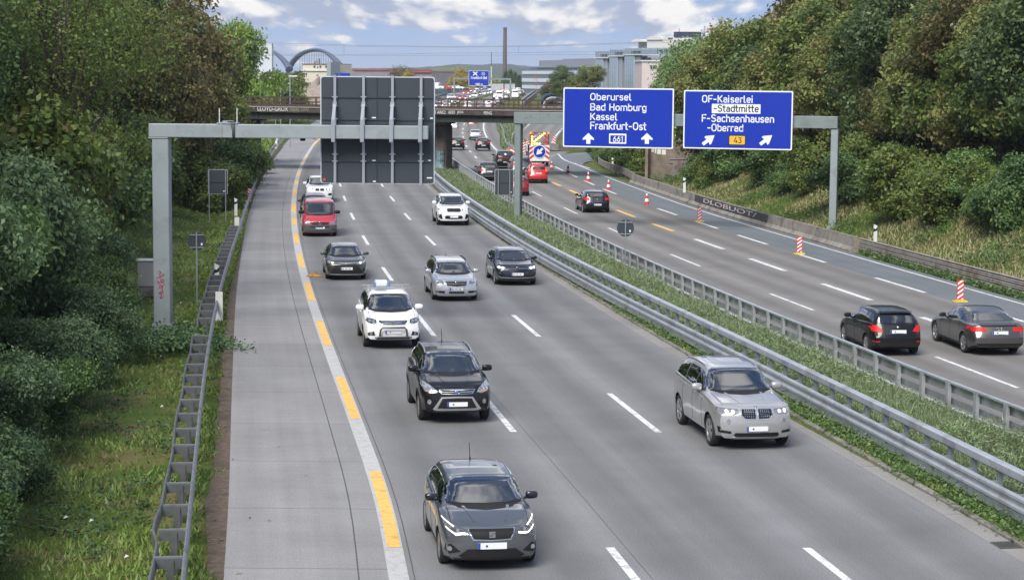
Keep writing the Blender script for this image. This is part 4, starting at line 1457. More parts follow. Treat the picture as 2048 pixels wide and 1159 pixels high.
x3['bits'] = [
    ('grille', 'F', ('both', [(.03, .74), (.28, .745), (.32, .80), (.28, .875), (.06, .875), (.03, .86)]), G, .022),
    ('headlight', 'F', ('both', [(.42, .80), (.56, .75), (.82, .78), (.91, .87), (.89, .93), (.68, .90), (.44, .88)]), M_lens, .008, [('lens', blob(.60, .825, .045), M_on), ('lens', blob(.77, .84, .05), M_drl)]),
    ('bumper_intake', 'F', ('sym', [(0, .38), (.42, .38), (.42, .48), (0, .48)]), G, .008),
    ('fog_lamp_housing', 'F', ('both', [(.58, .50), (.84, .50), (.84, .60), (.62, .60)]), G, .008),
]
CARS['x5_far'] = x3

# 9 silver estate ------------------------------------------------------------------
pas = shape(4.77, 1.82, 1.50, 2.71, .93, .32, 1.0, .82, 1.26, 2.12, 4.35, label='silver estate car with dark chrome lined grille and black roof rails', paint=P_silver, dz=.055, fplate=.50, marks='text', rails=(2.1, 4.3), railm=M_plas, ant=4.0, antlen=.1)
pas['bits'] = [
    ('grille_frame', 'F', ('sym', [(0, .43), (.30, .43), (.42, .66), (.45, .745), (0, .755)]), M_silv, .006),
    ('grille', 'F', ('sym', [(0, .575), (.37, .60), (.425, .73), (0, .735)]), G, .020, [('grille_bar', [(-.385, .64), (.385, .64), (.39, .65), (-.39, .65)], M_silv), ('grille_bar', [(-.41, .69), (.41, .69), (.412, .70), (-.412, .70)], M_silv)]),
    ('headlight', 'F', ('both', [(.49, .655), (.64, .63), (.82, .68), (.88, .80), (.86, .835), (.68, .79), (.52, .755)]), M_lens, .008, [('lens', blob(.62, .705, .045), M_chrome), ('lens', blob(.75, .735, .04), M_chrome)]),
    ('lower_grille', 'F', ('sym', [(0, .335), (.30, .335), (.30, .40), (0, .40)]), G, .020),
    ('side_intake', 'F', ('both', [(.46, .335), (.80, .35), (.84, .43), (.46, .425)]), G, .006, [('fog_lamp', blob(.72, .388, .034), M_lens)]),
]
CARS['passat'] = pas

# 10 black hatchback oncoming ------------------------------------------------------
gol = shape(4.26, 1.80, 1.46, 2.63, .87, .315, 1.0, .81, 1.18, 2.05, 3.78, label='black hatchback with lit headlights passing the round sign in the median lane', paint=P_bluebk, dz=.05, fplate=.50, marks='text')
gol['bits'] = [
    ('grille', 'F', ('sym', [(0, .645), (.45, .665), (.46, .715), (0, .71)]), G, .008, [('grille_bar', [(-.45, .672), (.45, .672), (.45, .684), (-.45, .684)], M_silv)]),
    ('headlight', 'F', ('both', [(.47, .655), (.66, .64), (.83, .69), (.87, .78), (.70, .77), (.48, .735)]), M_lens, .008, [('lens', blob(.60, .70, .045), M_on), ('lens', blob(.74, .72, .04), M_on)]),
    ('lower_grille', 'F', ('sym', [(0, .32), (.62, .32), (.70, .40), (.66, .42), (0, .42)]), G, .008),
    ('chrome_strip', 'F', ('sym', [(0, .325), (.72, .345), (.80, .42), (.77, .42), (.70, .37), (0, .345)]), M_silv, .016),
]
CARS['golf_on'] = gol

# rear views -----------------------------------------------------------------------
def tail(*poly): return ('tail_light', 'B', ('both', list(poly)), M_red, .012)
sko = shape(4.30, 1.72, 1.46, 2.60, .86, .315, .97, .74, 1.15, 2.05, 3.86, label='black hatchback with red tail lights overtaking the grey sedan beyond the median', paint=P_black, rplate=.80, front=False, handle=P_black)
sko['bits'] = [tail((.48, .80), (.66, .78), (.80, .80), (.84, .99), (.64, .98), (.56, .90)), ('bumper_panel', 'B', ('sym', [(0, .34), (.62, .34), (.70, .44), (0, .44)]), G, .008),
               ('spoiler', 'B', ('sym', [(0, 1.335), (.5, 1.33), (.55, 1.36), (0, 1.375)]), P_black, .06), ('reflector', 'B', ('both', [(.60, .47), (.78, .47), (.78, .50), (.60, .50)]), M_red)]
CARS['skoda'] = sko
aud = shape(4.70, 1.83, 1.43, 2.81, .87, .33, .96, .73, 1.38, 2.20, 3.42, 'sedan', 1.03, 4.10, label='warm grey sedan with silver wheels and wide red tail lights beyond the median', paint=P_agrey, rplate=.76, front=False)
aud['bits'] = [tail((.44, .80), (.84, .79), (.90, .84), (.88, .93), (.60, .925), (.44, .905)), ('bumper_panel', 'B', ('sym', [(0, .33), (.72, .34), (.78, .42), (0, .43)]), G, .008),
               ('boot_gap', 'B', ('sym', [(0, .945), (.7, .94), (.7, .952), (0, .957)]), M_gap, .003), ('boot_lip', 'B', ('sym', [(0, .985), (.6, .98), (.6, 1.0), (0, 1.005)]), P_agrey, .03)]
CARS['audi'] = aud
def golf_rear(label, pm=P_black, **k):
    s = shape(4.26, 1.80, 1.46, 2.63, .87, .315, .99, .755, 1.14, 2.02, 3.82, label=label, paint=pm, rplate=.55, marks='text', front=False, **k)
    s['bits'] = [('tail_light', 'B', ('both', [(.52, .84), (.80, .82), (.86, .90), (.82, 1.01), (.60, 1.0), (.52, .96)]), M_red, .012), ('bumper_panel', 'B', ('sym', [(0, .32), (.66, .32), (.74, .42), (0, .42)]), G, .008)]
    return s
CARS['golf_r'] = golf_rear('black hatchback driving alone beside the last traffic cones', P_bluebk, handle=P_bluebk)
CARS['golf_r2'] = golf_rear('black hatchback next to the bridge pier')
CARS['golf_r3'] = golf_rear('black hatchback on the white edge line just beyond the railway bridge')
spl = shape(3.72, 1.68, 1.59, 2.36, .76, .30, 1.03, .80, .88, 1.70, 3.42, label='bright red small hatchback with a lit brake light behind the arrow board', paint=P_red2, rplate=.84, marks='text', front=False)
spl['bits'] = [('tail_light', 'B', ('both', [(.58, 1.0), (.76, .98), (.78, 1.20), (.66, 1.34), (.62, 1.2)]), M_redon, .012), ('bumper_panel', 'B', ('sym', [(0, .32), (.60, .32), (.66, .38), (0, .38)]), G, .006)]
CARS['splash'] = spl
dr = shape(4.05, 1.72, 1.50, 2.50, .82, .31, .99, .76, 1.0, 1.9, 3.66, label='dark red hatchback mostly hidden behind the gantry post and small grey sign', paint=P_red3, rplate=.62, front=False)
dr['bits'] = [tail((.60, .84), (.80, .83), (.80, 1.05), (.68, 1.05))]
CARS['darkred'] = dr
mv = shape(4.70, 1.88, 1.78, 2.86, .9, .34, 1.12, .86, .95, 1.9, 4.36, name='minivan', cat='minivan', label='dark minivan behind the gantry post, left of the bright red hatchback', paint=P_grey, rplate=.74, front=False, rails=(1.9, 4.2), rr=.76)
mv['bits'] = [tail((.70, .95), (.86, .95), (.86, 1.3), (.76, 1.3))]
CARS['minivan'] = mv
sv = shape(4.80, 1.95, 1.72, 2.9, .9, .38, 1.14, .92, 1.25, 2.15, 4.2, label='black SUV with a pale rear window sticker in front of the chevron board', paint=P_black, rplate=.62, front=False, flare=.04)
sv['bits'] = [('tail_light_strip', 'B', ('sym', [(0, .98), (.80, .97), (.84, 1.01), (0, 1.02)]), M_red, .012), ('window_sticker', 'B', ('one', blob(.0, 1.36, .10)), M_plate, .014)]
CARS['suv_r'] = sv
b1 = shape(4.45, 1.80, 1.56, 2.76, .84, .34, 1.03, .80, 1.2, 2.1, 3.95, label='dark blue grey crossover beside the median guardrail, left of the black SUV', paint=P_bluebk, rplate=.80, front=False, rails=(2.1, 3.9), clad=True)
b1['bits'] = [tail((.48, .86), (.82, .86), (.84, 1.02), (.56, 1.0)), ('bumper_panel', 'B', ('sym', [(0, .36), (.7, .36), (.74, .52), (0, .52)]), M_gplas, .01)]
CARS['x1'] = b1
sd = shape(4.60, 1.77, 1.42, 2.71, .83, .315, .95, .74, 1.30, 2.15, 3.35, 'sedan', 1.02, 4.0, label='silver sedan under the railway bridge', paint=P_silver, rplate=.72, front=False)
sd['bits'] = [tail((.56, .78), (.82, .78), (.84, .93), (.60, .92)), ('bumper_panel', 'B', ('sym', [(0, .34), (.7, .34), (.74, .42), (0, .42)]), G, .008)]
CARS['sedan_r'] = sd
wh = shape(4.30, 1.74, 1.46, 2.58, .85, .31, .98, .75, 1.15, 2.05, 3.85, label='white hatchback emerging beside the bridge pier', paint=P_white, rplate=.70, front=False)
wh['bits'] = [tail((.58, .86), (.80, .84), (.80, 1.04), (.66, 1.02)), ('bumper_panel', 'B', ('sym', [(0, .3), (.7, .3), (.74, .36), (0, .36)]), G, .008)]
CARS['white_r'] = wh
d2 = shape(4.25, 1.76, 1.46, 2.58, .85, .31, .98, .75, 1.15, 2.05, 3.8, label='dark red hatchback farthest ahead just below the bridge girder', paint=P_red3, rplate=.62, front=False)
d2['bits'] = [tail((.50, .88), (.80, .85), (.82, 1.02), (.6, 1.0))]
CARS['red_r'] = d2
# ------------------------------------------------------------------ guardrails
M_galv = mat('galvanised_steel', (.40, .43, .47), .42, metal=.65, var=.12, vscale=2.5, world=True)
M_galvb = mat('galvanised_bright', (.50, .53, .57), .40, metal=.55, var=.10, vscale=1.6, world=True, dirt=(.36, .37, .38), dscale=1.0)
M_galvd = mat('galvanised_dull', (.24, .26, .28), .55, metal=.5, var=.18, vscale=3, world=True, dirt=(.12, .115, .11), dscale=1.5)
M_galvl = mat('galvanised_aged', (.20, .21, .225), .5, metal=.45, var=.15, vscale=2.5, world=True, dirt=(.13, .13, .13), dscale=1.2)
M_galvk = mat('galvanised_dark', (.11, .118, .125), .6, metal=.4, var=.2, vscale=3, world=True)
M_rustg = mat('weathered_rail', (.30, .275, .25), .7, metal=.2, var=.2, vscale=2, world=True, dirt=(.17, .12, .09), dscale=1.0)
M_gpost = mat('gantry_grey_paint', (.255, .295, .315), .5, var=.06, vscale=1.2, dirt=(.21, .245, .262), dscale=1.5)
M_gpost2 = mat('gantry_grey_green', (.185, .225, .228), .5, var=.08, vscale=1.2, dirt=(.15, .18, .18), dscale=.8)
M_alu = mat('aluminium_rib', (.40, .43, .47), .4, metal=.6)
M_sback = mat('sign_back_slate', (.034, .044, .057), .55, var=.08, vscale=1.0)
M_rim_s = mat('sign_rim', (.60, .64, .68), .4, metal=.3)
M_sblue = mat('sign_blue', (.004, .028, .36), .38)
M_swhite = mat('sign_white', (.74, .78, .82), .45)
M_sblack = mat('sign_black', (.012, .012, .014), .5)
M_syel = mat('sign_yellow', (.72, .42, .03), .45)
M_bred = mat('beacon_red', (.55, .025, .02), .45)
M_bwhite = mat('beacon_white', (.72, .73, .74), .5)
M_byel = mat('beacon_foot_yellow', (.55, .40, .08), .6, var=.2)
M_wpost = mat('white_plastic', (.62, .64, .63), .5, var=.08, vscale=3)
M_concw = mat('weathered_concrete', (.235, .215, .19), .9, var=.25, vscale=2.2, bump=.4, bscale=18, world=True, dirt=(.12, .108, .092), dscale=.7)
M_concb = mat('brown_concrete', (.19, .155, .125), .9, var=.3, vscale=1.5, bump=.4, world=True, dirt=(.11, .088, .07), dscale=.5)

WBEAM = [(.0, .0), (.035, .035), (.035, .085), (-.02, .125), (-.02, .185), (.035, .225), (.035, .275), (.0, .31), (-.03, .31), (-.02, .0)]


def path(f, y0, y1, dz=0.0, step=2.0, dx=0.0):
    n = max(2, int((y1 - y0) / step))
    return [(f(y) + dx, y, zr(y) + dz) for y in np.linspace(y0, y1, n + 1)]


def heading(f, y): return -math.atan((f(y + 1) - f(y - 1)) / 2)


def posts(f, y0, y1, dy, make, root, dx=0.0, name='post', mats=None):
    """posts along a rail: the nearest hundred as parts, whatever follows as one more part"""
    me, ys = None, list(np.arange(y0, y1, dy))
    mb = make(); me = mb.mesh(name, mats); fix_normals(me)
    for y in ys[:96]:
        o = link(name, me, root); o.location = (f(y) + dx, y, zr(y)); o.rotation_euler = (0, 0, heading(f, y))
    if len(ys) > 96:
        rest = MB()
        for y in ys[96:]:
            M = Matrix.Translation((f(y) + dx, y, zr(y))) @ Matrix.Rotation(heading(f, y), 4, 'Z')
            for v0 in (0,): rest.add([M @ Vector(v) for v in mb.v], mb.f, 0)
        o = rest.build('post', mats, root); o['kind'] = 'stuff'


# left: ladder-like double rail of the shoulder
g = thing('guardrail', 'ladder like double guardrail with open rungs along the left grass verge', 'guardrail')
b = MB(); b.sweep(path(RLL, 20, 285, .44), [(u, v) for u, v in WBEAM]); fix = b.mesh('beam', M_galvl); fix_normals(fix); link('beam', fix, g)
for ya, yb in ((20, 60.5), (64, 106)):
    b = MB(); pt = path(RLL, ya, yb, .50, 1.0, -.52)
    pt = [(x - (.16 * math.exp(-((y - 34.6) / .7) ** 2)) + .02 * math.sin(y * .8), y, z) for x, y, z in pt]
    b.sweep(pt, [(-.03, 0), (-.03, .22), (.01, .25), (.03, .2), (.03, .02)])
    me = b.mesh('rear_beam', M_galvl); fix_normals(me); link('rear_beam', me, g)
def mk_post():
    b = MB()
    b.box((-.30, -.06, -.4), (-.18, -.045, .72)); b.box((-.30, .045, -.4), (-.18, .06, .72)); b.box((-.30, -.045, -.4), (-.285, .045, .72))
    return b
def mk_rung():
    b = MB()
    b.box((-.50, -.035, .735), (.0, .035, .765)); b.box((-.50, -.035, .56), (.0, -.02, .735), 1); b.box((-.5, -.02, .70), (0, .0, .735), 1)
    return b
pr, rr_ = mk_post().mesh('post', M_galvk), mk_rung().mesh('rung', [M_galvl, M_galvk])
ys = list(np.arange(30.1, 60.5, 2.0)) + list(np.arange(64.5, 106, 2.0))
for y in ys:
    for nm, me in (('post', pr), ('rung', rr_)):
        o = link(nm, me, g); o.location = (RLL(y), y, 0); o.rotation_euler = (0, 0, heading(RLL, y))
spm = MB().box((-.12, -.06, -.4), (-.02, .06, .74)).mesh('post', M_galvd)
for y in np.arange(110, 280, 4.0):
    o = link('post', spm, g); o.location = (RLL(y), y, 0)

# median, facing the oncoming carriageway: box beam on top, a W rail in front and below
g = thing('guardrail', 'high galvanised guardrail with box beam facing the oncoming lanes of the median', 'guardrail')
b = MB(); b.sweep(path(RLA, 20, 230, .84), [(-.09, 0), (-.11, .03), (-.11, .17), (-.07, .20), (.05, .20), (.08, .17), (.08, .03), (.05, 0)]); me = b.mesh('box_beam', M_galvb); fix_normals(me); link('box_beam', me, g)
b = MB(); b.sweep(path(RLA, 20, 230, .36, dx=-.34), [(-u - .04, v * 1.12) for u, v in WBEAM][::-1]); me = b.mesh('beam', M_galvb); fix_normals(me); link('beam', me, g)
b = MB(); b.sweep(path(RLA, 20, 230, .17, dx=-.30), [(-.05, 0), (-.05, .15), (.0, .16), (.0, 0)]); me = b.mesh('underrun_beam', M_galvb); fix_normals(me); link('underrun_beam', me, g)
def mk():
    b = MB()
    b.box((-.05, -.05, -.3), (.05, -.035, .86)); b.box((-.05, .035, -.3), (.05, .05, .86)); b.box((-.05, -.035, -.3), (-.035, .035, .86))
    b.box((-.33, -.04, .50), (-.05, .04, .62))
    return b
posts(RLA, 22.3, 225, 1.333, mk, g, mats=M_galv)
b = MB()
for y in np.arange(22, 225, 4.0):      # splice sleeves and bolt rows of the box beam
    hd = Matrix.Translation((RLA(y), y, .84)) @ Matrix.Rotation(heading(RLA, y), 4, 'Z')
    b.box((-.118, -.28, .035), (-.108, .28, .165), 0, hd)
link('splice_plate', b.mesh('splice_plate', M_galv), g)['kind'] = 'stuff'

# median, seen from its back: rail beyond, broad posts on this side
g = thing('guardrail', 'galvanised guardrail seen from its back with broad posts along the outgoing lanes', 'guardrail')
b = MB(); b.sweep(path(RLB, 20, 520, .57, dx=.12), [(u, v) for u, v in WBEAM]); me = b.mesh('beam', M_galvb); fix_normals(me); link('beam', me, g)
b = MB(); b.sweep(path(RLB, 20, 260, .26, dx=.10), [(0, 0), (.05, .01), (.05, .17), (0, .18)]); me = b.mesh('lower_beam', M_galv); fix_normals(me); link('lower_beam', me, g)
b = MB(); b.sweep(path(RLB, 20, 260, .84, dx=.0), [(-.03, 0), (-.03, .05), (.10, .05), (.10, 0)]); me = b.mesh('top_strap', M_galvb); fix_normals(me); link('top_strap', me, g)
def mk():
    b = MB()
    b.box((-.07, -.085, -.3), (-.055, .085, .86)); b.box((-.055, -.085, -.3), (.03, -.07, .86)); b.box((-.055, .07, -.3), (.03, .085, .86))
    return b
posts(RLB, 22, 330, 1.72, mk, g, mats=M_galvb)

# right: concrete barrier, then weathered triple rail
g = thing('concrete_barrier', 'weathered grey concrete barrier with pale outlined graffiti along the right shoulder', 'barrier')
b = MB(); pth = path(RED, 100.5, 166, -.05, 2.0, .62)
b.sweep(pth, [(0, 0), (.0, .12), (.17, .30), (.22, .82), (.42, .82), (.46, 0)]); me = b.mesh('wall', M_concw); fix_normals(me); link('wall', me, g)
M_graf = mat('graffiti_pale', (.44, .38, .38), .7); M_grafd = mat('graffiti_dark', (.045, .042, .045), .7)
b = MB(); b.sweep(path(RED, 117, 137, .0, 1.0, .62), [(.165, .30), (.150, .29), (.196, .72), (.212, .72)]); me = b.mesh('paint_patch', M_grafd); fix_normals(me); link('paint_patch', me, g)
def text_on_path(body, f, y0, y1, dx0, dx1, z0, z1, m, name, parent):
    me, co = text_mesh(body, 1.0, 0.02)
    if not len(co): return
    x0, x1, a0, a1 = co[:, 0].min(), co[:, 0].max(), co[:, 1].min(), co[:, 1].max()
    for i, v in enumerate(me.vertices):
        y = lerp(y0, y1, (co[i][0] - x0) / (x1 - x0)); q = (co[i][1] - a0) / (a1 - a0)
        v.co = (f(y) + lerp(dx0, dx1, q) - .02 * (co[i][2] > 0), y, lerp(z0, z1, q))
    me.materials.append(m); fix_normals(me)
    return link(name, me, parent)
text_on_path('DLOBUOT/', RED, 134, 119.5, .777, .809, .38, .66, M_graf, 'graffiti', g)

def triple(name_label, f, y0, y1, dx, zs_, m=M_rustg, straight=False):
    g = thing('guardrail', name_label, 'guardrail')
    for z in zs_:
        b = MB(); b.sweep(path(f, y0, y1, z, 2.0, dx), [(-u - .0, v * .62) for u, v in WBEAM][::-1]); me = b.mesh('beam', m); fix_normals(me); link('beam', me, g)
    def mk(): return MB().box((.02, -.05, -.3), (.12, .05, max(zs_) + .2))
    posts(f, y0 + .5, y1, 4.0, mk, g, dx, mats=M_galvd)
    return g
triple('weathered guardrail with two rails in front of the dry grass bank on the right', RED, 36, 100.2, 1.0, (.17, .37, .57))
EXR = curve([(166, RED(166) + .8), (180, 9.5), (192, 8.6), (203, 8.6), (210, 9.3)])
triple('short weathered guardrail at the nose of the exit road', EXR, 166.5, 206, .3, (.22, .42, .62))
b = MB(); b.sweep([(4.2, 244, 0), (5.5, 239, 0), (9, 244, 0), (16, 250, 0), (30, 258, 0)], [(-.2, 0), (-.1, .75), (.1, .75), (.2, 0)]); me = b.mesh('low_wall', M_concw); fix_normals(me)
tag(link('low_wall', me), 'low concrete wall between the exit road and the loop road', 'wall')
def wavy(label, pts, z, m=M_galv):
    g = thing('guardrail', label, 'guardrail')
    b = MB(); pp = [Vector((x, y, zr(y) + z)) for x, y in pts]; b.sweep(pp, [(u, v) for u, v in WBEAM]); me = b.mesh('beam', m); fix_normals(me); link('beam', me, g)
    pm_ = MB().box((-.06, -.05, -.7), (.06, .05, .25)).mesh('post', M_galvd)
    for i in range(len(pp) - 1):
        for k in range(3):
            o = link('post', pm_, g); o.location = pp[i].lerp(pp[i + 1], k / 3)
wavy('bent guardrail in the gravel gore right of the outgoing lanes', [(-2.6, 384), (-2.2, 330), (-1.5, 300), (-1.3, 275), (-.9, 250), (.4, 228), (1.0, 222)], .45)
wavy('pale guardrail along the left edge of the loop road', [(-.2, 262), (-.1, 285), (1.2, 320), (3.0, 352)], .45, M_galvb)
wavy('white guardrail at the outer edge of the loop road', [(7.2, 272), (8.6, 300), (10.4, 345)], .45, M_galvb)

# ------------------------------------------------------------------ left gantry with the big sign seen from behind
def on_plane(px, py, P0, U):
    """where the photograph's ray meets the vertical plane through P0 along U: (distance along U, height)"""
    r = ray(px, py); n = Vector((U.y, -U.x, 0)); O = Vector((0, 0, CAM_H))
    t = (P0 - O).dot(n) / r.dot(n); q = O + r * t
    return (q - P0).dot(U), q.z


class Panel:
    """a vertical plane in the place, with its own local axes (u along, depth towards the road user, z up)"""
    def __init__(s, P0, P1):
        s.P0 = Vector((P0.x, P0.y, 0)); d = Vector((P1.x - P0.x, P1.y - P0.y, 0)); s.len = d.length; s.U = d.normalized()
        s.rz = math.atan2(s.U.y, s.U.x)
    def uz(s, px, py): return on_plane(px, py, s.P0, s.U)


def rrect(u0, z0, u1, z1, r, n=4):
    P = []
    for cx, cz, a0 in ((u1 - r, z0 + r, -90), (u1 - r, z1 - r, 0), (u0 + r, z1 - r, 90), (u0 + r, z0 + r, 180)):
        for k in range(n + 1):
            a = R(a0 + 90 * k / n); P.append((cx + r * math.cos(a), cz + r * math.sin(a)))
    return P


pl = Panel(at_y(300, 247, 68), at_y(857, 252, 68))
root = thing('sign_gantry', 'grey steel cantilever gantry on a thick square post left of the road', 'gantry', pl.P0, pl.rz)
u0, zb_t = pl.uz(300, 247); u1, _ = pl.uz(857, 250); _, zb_b = pl.uz(560, 276)
p0, _ = pl.uz(308, 400); p1, _ = pl.uz(341, 400)
b = MB(); b.bevbox((u0, -.30, zb_b), (u1, .30, zb_t), .02); o = b.build('crossbeam', M_gpost, root)
b = MB()
for px in (338, 411): u, _ = pl.uz(px, 260); b.box((u - .012, -.305, zb_b + .004), (u + .012, .305, zb_t + .006))
b.box((u0 - .02, -.32, zb_b - .04), (pl.uz(338, 260)[0], .32, zb_b - .002))
b.build('flange', M_gpost, root)
b = MB(); b.bevbox((p0, -.30, -.3), (p1, .30, zb_b - .05), .025); b.box((p0 - .06, -.36, -.3), (p1 + .06, .36, .12)); post = b.build('post', M_gpost, root)
M_grafr = mat('graffiti_red', (.50, .03, .05), .6)
b = MB(); uu = (p0 + p1) / 2
rnd = random.Random(5)
for k in range(7):
    z = 1.15 + k * .13; pts = [(uu - .12 + .04 * rnd.random() + .05 * math.sin(a * 2 + k), -.305, z + .06 * math.cos(a * 1.3 + k * 2)) for a in np.linspace(0, 5, 9)]
    b.tube([(p[0] + .02 * i, p[1], p[2] - .012 * i) for i, p in enumerate(pts)], .012, 5)
b.build('graffiti', M_grafr, root)
# antenna tray on the beam
ant = thing('antenna_tray', 'small tray with two white whip aerials strapped on the gantry beam', 'antenna', pl.P0, pl.rz)
a0, _ = pl.uz(436, 240); a1, _ = pl.uz(477, 240)
b = MB(); b.box((a0, -.32, zb_t + .02), (a1, .32, zb_t + .06)); b.box((a0 + .18, -.2, zb_t + .06), (a1 - .18, .2, zb_t + .12)); b.build('tray', M_alu, ant)
for u in (a0 + .05, a1 - .05):
    MB().tube([(u, 0, zb_t + .05), (u, 0, zb_t + .55)], .016, 6).build('aerial', M_swhite, ant)
for u in (a0 + .15, a1 - .2): MB().tube([(u, -.315, zb_t + .05), (u + .02, -.325, zb_t - .2), (u, -.315, zb_b)], .014, 5).build('strap', M_rim_s, ant)
b = MB()
for k in range(3): b.tube([(a0 + .35 + .05 * k, -.2, zb_t + .1), (a0 + .5 + .06 * k, -.33, zb_t + .08), (a0 + .56 + .03 * k, -.325, zb_b)], .012, 5)
b.build('cable', M_plas, ant)
b = MB(); uc, zc = pl.uz(606, 277); b.bevbox((uc - .08, -.2, zb_b - .09), (uc + .08, .1, zb_b - .002), .02)
tag(b.build('road_sensor', M_plas, None, pl.P0), 'small black sensor box under the gantry beam', 'sensor').rotation_euler = (0, 0, pl.rz)

# the panel hangs behind the beam
sg = thing('motorway_sign', 'huge slate grey sign seen from behind, hung on the cantilever beam', 'sign', pl.P0, pl.rz)
s0, st = pl.uz(638, 152); s1, sb_ = pl.uz(868, 370)
b = MB(); b.prism(rrect(s0, sb_, s1, st, .10), .46, .52, 0); me = b.mesh('rim', M_rim_s); fix_normals(me); link('rim', me, sg)
b = MB(); b.prism(rrect(s0 + .035, sb_ + .035, s1 - .035, st - .035, .08), .44, .455, 0); me = b.mesh('panel', M_sback); fix_normals(me); link('panel', me, sg)
b = MB()
for py, t in ((196, .030), (241, .022), (325, .022)):
    _, z = pl.uz(750, py); b.box((s0 + .05, .41, z - t / 2), (s1 - .05, .438, z + t / 2))
u, _ = pl.uz(752.5, 250)
for za, zb2 in ((152, 195), (198, 240), (243, 324), (327, 368)):
    b.box((u - .022, .425, pl.uz(752, zb2)[1] + .05), (u + .022, .438, pl.uz(752, za)[1] - .05))
b.build('stiffener', mat('sign_back_dark', (.018, .024, .033), .6), sg)
for px in (668, 725.5, 783.5, 841):
    u, _ = pl.uz(px, 260)
    b = MB(); b.box((u - .045, .33, sb_ - .02), (u + .045, .345, st + .04)); b.box((u - .008, .345, sb_ - .02), (u + .008, .42, st + .04)); b.box((u - .045, .40, sb_ - .02), (u + .045, .409, st + .04))
    so = b.build('upright', M_alu, sg)
    b = MB(); zt_, zm, zl = pl.uz(px, 210)[1], pl.uz(px, 240)[1], pl.uz(px, 283)[1]
    b.prism([(-.38, zl), (-.33, zl), (-.33, zm), (.32, zt_), (.32, zt_ + .04), (.26, zt_ + .04), (-.38, zm + .02)][::1], u - .055, u + .055, 0, 'YZ')
    b.box((u - .065, -.385, zl), (u + .065, -.33, zm)); b.box((u - .07, .25, zt_ - .02), (u + .07, .325, zt_ + .10))
    b.box((u - .055, .02 - .35, zb_b - .12), (u + .055, .325, zb_b - .03))
    me = b.mesh('bracket', M_alu); fix_normals(me); link('bracket', me, so)
    b = MB()
    for py in (194, 212, 238, 323, 309):
        z = pl.uz(px, py)[1]; b.box((u - .10, .335, z - .02), (u + .10, .36, z + .02))
    link('clamp', b.mesh('clamp', M_alu), so)
b = MB()
for px, py, w in ((746, 236, .07), (862, 237, .05), (746, 322, .06), (858, 322, .05), (747, 364, .05), (858, 357, .09)):
    u, z = pl.uz(px, py); b.box((u - w, .436, z - .02), (u + w, .440, z + .02))
b.build('sticker', M_swhite, sg)
u, z = pl.uz(646, 360); MB().box((u - .05, .436, z - .04), (u + .05, .440, z + .04)).build('sticker', mat('sticker_red', (.45, .06, .06), .5), sg)

# ------------------------------------------------------------------ right gantry with the two blue signs
pr_ = Panel(at_y(1037, 225, 118), at_y(1668, 234, 112.5))
root = thing('sign_gantry', 'grey green steel portal gantry across the outgoing lanes', 'gantry', pr_.P0, pr_.rz)
u0 = pr_.uz(1031, 225)[0]; u1 = pr_.uz(1677, 234)[0]; zt_ = pr_.uz(1037, 224)[1]; zb_ = pr_.uz(1037, 247)[1]
b = MB(); b.bevbox((u0, -.35, zb_), (u1, .35, zt_), .02); b.build('crossbeam', M_gpost2, root)
b = MB()
for px in (1038, 1052, 1655): u, _ = pr_.uz(px, 240); b.box((u - .014, -.356, zb_ - .006), (u + .014, .356, zt_ + .006))
b.build('flange', M_gpost2, root)
for pa, pb, zlow in ((1031, 1043, -.3), (1661.5, 1676, -.2)):
    a, _ = pr_.uz(pa, 330); c, _ = pr_.uz(pb, 330)
    b = MB(); b.bevbox((a, -.28, zlow), (c, .28, zb_ - .01), .03); b.box((a - .10, -.36, zlow), (c + .10, .36, zlow + .62 if pa > 1500 else zlow + .4)); b.build('post', M_gpost2 if pa < 1500 else M_gpost, root)
ua, _ = pr_.uz(1055, 236); uc, _ = pr_.uz(1082, 236)
b = MB()
rnd = random.Random(8)
for k in range(6):
    u = lerp(ua, uc, k / 6); pts = [(u + .06 * math.cos(a) + .02 * a, -.36, (zb_ + zt_) / 2 + .08 + .09 * math.sin(a * 1.4 + k)) for a in np.linspace(0, 4.5, 8)]
    b.tube(pts, .010, 5)
b.build('graffiti', mat('graffiti_grey', (.30, .34, .34), .7), root)


def up_arrow(c, z0, z1, w):
    h = z1 - z0; s = w * .18
    return [(c - s, z0), (c + s, z0), (c + s, z0 + .42 * h), (c + w / 2, z0 + .36 * h), (c + w / 2, z0 + .50 * h), (c, z1), (c - w / 2, z0 + .50 * h), (c - w / 2, z0 + .36 * h), (c - s, z0 + .42 * h)]


def diag_arrow(c, zc, r, ang=45):
    P = up_arrow(0, -r, r, r * 1.25); a = R(ang - 90)
    return [(c + x * math.cos(a) - z * math.sin(a), zc + x * math.sin(a) + z * math.cos(a)) for x, z in P]


